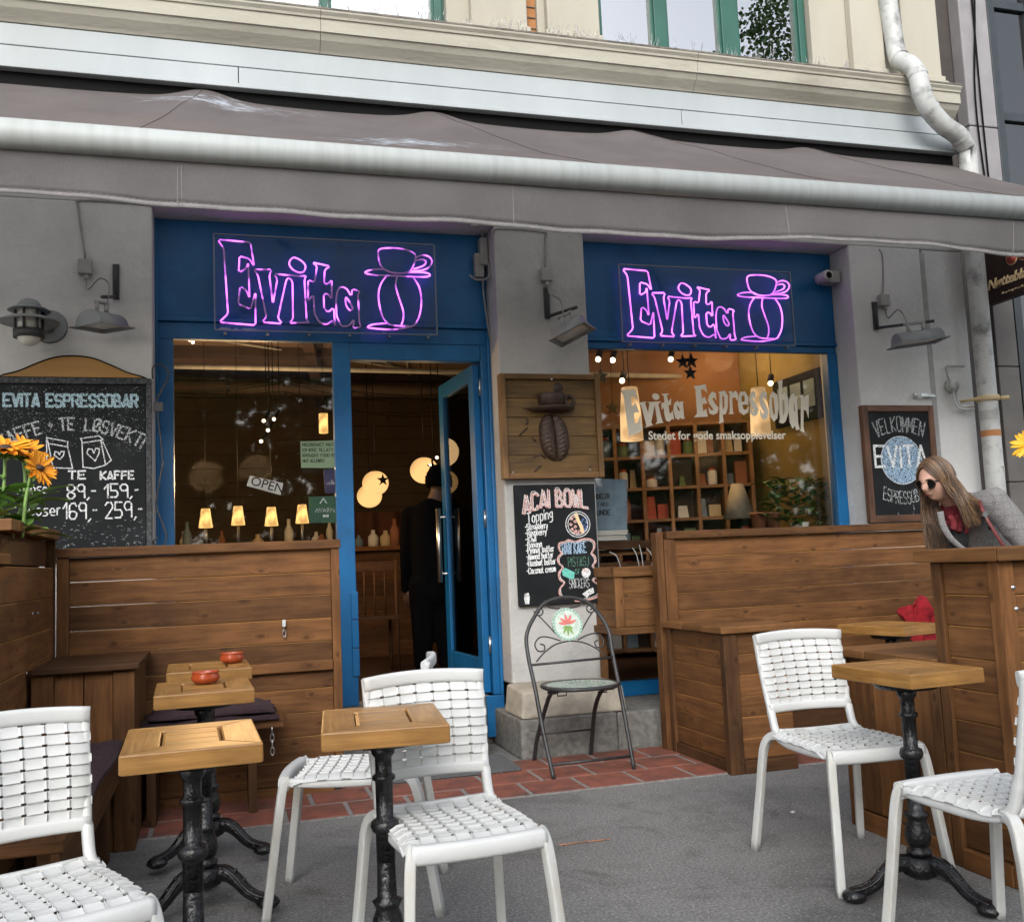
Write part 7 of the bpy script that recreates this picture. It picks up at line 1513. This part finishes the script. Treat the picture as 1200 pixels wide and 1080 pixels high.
g = MB(); c = sq(1126, 626, 4.16); g.ball(c+Vector((.01, .03, -.01)), .065, 20, 14, sc=(.8, .7, 1.25)); g.build('top', 'black_top', WM)
g = MB(); c = sq(1161, 618, 4.03); g.lathe([(0, -.006), (.012, -.005), (.013, .004)], c, 14, axis='y'); g.build('button', 'black', WM)
g = MB(); c0 = NB+Vector((-.03, -.02, .0))
for k in range(9):      # scarf: loose twisted coils
    ph_ = rg.uniform(0, 6.28); rr = .066+rg.uniform(-.010, .010); zo = -.045+.012*k+rg.uniform(-.01, .01)
    g.tube([c0+Vector((math.cos(a)*rr*1.12, math.sin(a)*rr, zo+.016*math.sin(a*2+ph_)+.018*math.cos(a)-.022*max(0, -math.sin(a)))) for a in [6.283*q/28 for q in range(28)]], [.019+.007*math.sin(q*1.3+ph_) for q in range(28)], 8, closed=True)
for k in range(3): p = sq(1112+k*7, 604, 4.15+.012*k); g.tube(smooth([p, p+Vector((.012, -.015, -.035)), p+Vector((.0, -.02, -.075-.01*k))], 4), .017, 8)
o = g.build('scarf', 'red_scarf', WM); fuse(o, .006, 2)
g = MB(); P = smooth([sq(1148, 586, 4.05), sq(1153, 601, 4.0), sq(1165, 622, 3.97), sq(1180, 646, 3.95), sq(1192, 664, 3.95)], 5); g.tube(P, .0085, 8, rb=.003, side=(1, 0, .5)); g.build('bag_strap', 'leather_red', WM); g = MB(); g.obox(sq(1154, 603, 3.985), (.026, .008, .024), ry=.6); g.build('strap_buckle', 'steel', WM)

# ---- dark figure standing in the doorway
DP = thing('person', 'dark silhouetted person standing just inside the open cafe door', 'person', (1.42, 7.1, .3))
y = 7.1; H = S(514, 563, 'y', y); hx, hz = H.x, H.z; fw = (.75, .55, -.12); r_, f_, u_ = head_frame(fw, (0, 0, 1)); sx_ = hx-.07
g = MB(); head_mesh(g, H, fw, (0, 0, 1), .98)
caps(g, [((hx-.01, y, hz-.08), .05, (sx_+.02, y, hz-.19), .06), ((sx_, y, hz-.25), .11, (sx_-.005, y, hz-.48), .115), ((sx_-.005, y, hz-.48), .115, (sx_, y, hz-.72), .12)])
for s_ in (-1, 1):
    sh = Vector((sx_+s_*.135, y-s_*.08, hz-.25)); el = sh+Vector((s_*.03, .0, -.28)); hd = el+Vector((s_*.005, .06, -.25))
    caps(g, [((sx_, y, hz-.23), .07, sh, .058), (sh, .055, el, .044), (el, .042, hd, .030), ((sx_+s_*.07, y, hz-.76), .095, (sx_+s_*.085, y, hz-1.12), .062), ((sx_+s_*.085, y, hz-1.12), .06, (sx_+s_*.09, y+.02, .38), .042), ((sx_+s_*.09, y+.02, .34), .04, (sx_+s_*.09+.10, y+.09, .335), .032)]); hand(g, hd, (0, .1, -1), (-s_, .3, 0))
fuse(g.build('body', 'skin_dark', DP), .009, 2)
g = MB(); caps(g, [((sx_, y, hz-.26), .135, (sx_-.005, y, hz-.50), .14), ((sx_-.005, y, hz-.50), .14, (sx_, y, hz-.80), .145)])
for s_ in (-1, 1):
    sh = Vector((sx_+s_*.135, y-s_*.08, hz-.25)); el = sh+Vector((s_*.03, .0, -.28)); hd = el+Vector((s_*.005, .06, -.25)); caps(g, [((sx_, y, hz-.235), .085, sh, .072), (sh, .07, el, .058), (el, .056, hd, .042), ((sx_+s_*.07, y, hz-.76), .11, (sx_+s_*.085, y, hz-1.12), .078), ((sx_+s_*.085, y, hz-1.12), .078, (sx_+s_*.09, y+.02, .42), .062)])
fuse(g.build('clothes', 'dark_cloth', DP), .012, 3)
g = MB(); rg = random.Random(2)
def sk2(th, ph): return H+(r_*.082*math.sin(ph)*math.sin(th)+f_*(.100*math.sin(ph)*math.cos(th)-.008)+u_*.120*math.cos(ph))
for j in range(14):
    for i in range(32):
        t0, t1 = 6.2832*i/32-math.pi, 6.2832*(i+1)/32-math.pi; p0, p1 = math.pi*.66*j/14, math.pi*.66*(j+1)/14
        if (p0+p1)/2/math.pi > .30+.34*min(1, abs((t0+t1)/2)/1.4): continue
        b = len(g.v); g.v += [tuple(sk2(*q)) for q in ((t0, p0), (t1, p0), (t1, p1), (t0, p1))]; g.face([b, b+1, b+2, b+3], None, 0, None, True)
for k in range(60): th = rg.uniform(.9, 5.4); p0 = sk2(th, math.pi*rg.uniform(.1, .55)); g.tube([p0, p0+Vector((rg.uniform(-.012, .012), rg.uniform(-.012, .012), -.05))], [.007, .003], 5)
g.build('hair', 'dark_cloth', DP)

# ================================================================ STREET TREES BEHIND THE VIEWER (they show in the window panes)
def tree(x, y, h, cr, lab, seed, n=3000, cz=None, sz=.8, lf=1):
    rg = random.Random(seed); t = thing('street_tree', lab, 'tree', (x, y, 0), group='street trees mirrored in the windows'); zc = cz or h*.66
    g = MB(); g.tube(smooth([(x, y, 0), (x+.05, y, h*.2), (x-.08, y+.05, h*.45), (x+.05, y, h*.8)], 4), [.24-.016*k for k in range(13)], 10)
    for k in range(7): a = rg.uniform(0, 6.28); g.tube(smooth([(x, y, h*.33+k*.05*h), (x+math.cos(a)*cr*.4, y+math.sin(a)*cr*.4, h*.5+k*.05*h), (x+math.cos(a)*cr*.8, y+math.sin(a)*cr*.8, h*.6+k*.05*h)], 3), [.09, .08, .07, .06, .05, .04, .025], 6)
    g.build('trunk', 'bark', t); g = MB(); cl = []
    for k in range(90):
        a = rg.uniform(0, 6.28); q = math.acos(rg.uniform(-1, 1)); rr = cr*rg.uniform(.45, 1)**.5; cl.append((x+rr*math.sin(q)*math.cos(a), y+rr*math.sin(q)*math.sin(a), zc+rr*sz*math.cos(q), rg.uniform(.35, .8)))
    for k in range(n):
        cx, cy, cz_, s_ = rg.choice(cl); p = Vector((cx+rg.gauss(0, s_*.5), cy+rg.gauss(0, s_*.5), cz_+rg.gauss(0, s_*.4))); d = Vector((rg.gauss(0, 1), rg.gauss(0, 1), rg.gauss(0, 1)-.3)).normalized(); e = d.orthogonal().normalized(); L, w = rg.uniform(.16, .30)*lf, rg.uniform(.06, .11)*lf; b = len(g.v)
        g.v += [tuple(p), tuple(p+d*L*.5+e*w), tuple(p+d*L), tuple(p+d*L*.5-e*w)]; g.face([b, b+1, b+2, b+3], None, int(rg.random() < .35))
    g.build('crown', ['tree_leaf', 'tree_leaf_light'], t)
for k_, (tx, ty_, th, tr, tl, tz) in enumerate(((-2.5, -10, 7.5, 3.2, 'broad leafy tree mirrored at the left edge of the door side window', 4.0), (2.2, -11, 8, 3.4, 'dense leafy tree mirrored in the middle of the door side window', 4.2), (9.5, -10, 8, 3.4, 'leafy tree mirrored in the left half of the lettered window', 4.0), (14.5, -11, 7.5, 3.4, 'leafy tree mirrored in the right half of the lettered window', 3.8),
        (0, -16, 9, 4.0, 'tree standing behind the mirrored tree of the door side window', 4.2), (6, -15, 9, 4.0, 'tree mirrored between the two shop windows, further off', 4.2), (13, -17, 9, 4.2, 'tree standing behind the mirrored trees of the lettered window', 4.2), (19, -16, 9, 4.2, 'tree mirrored at the far right edge of the lettered window', 4.2))):
    tree(tx, ty_, th, tr, tl, 31+k_, 8000, tz, .95)
tree(13.1, -6, 13.6, 2.0, 'tall tree mirrored in the green framed upper window', 45, 6500, 11.6, 1.3, .5)
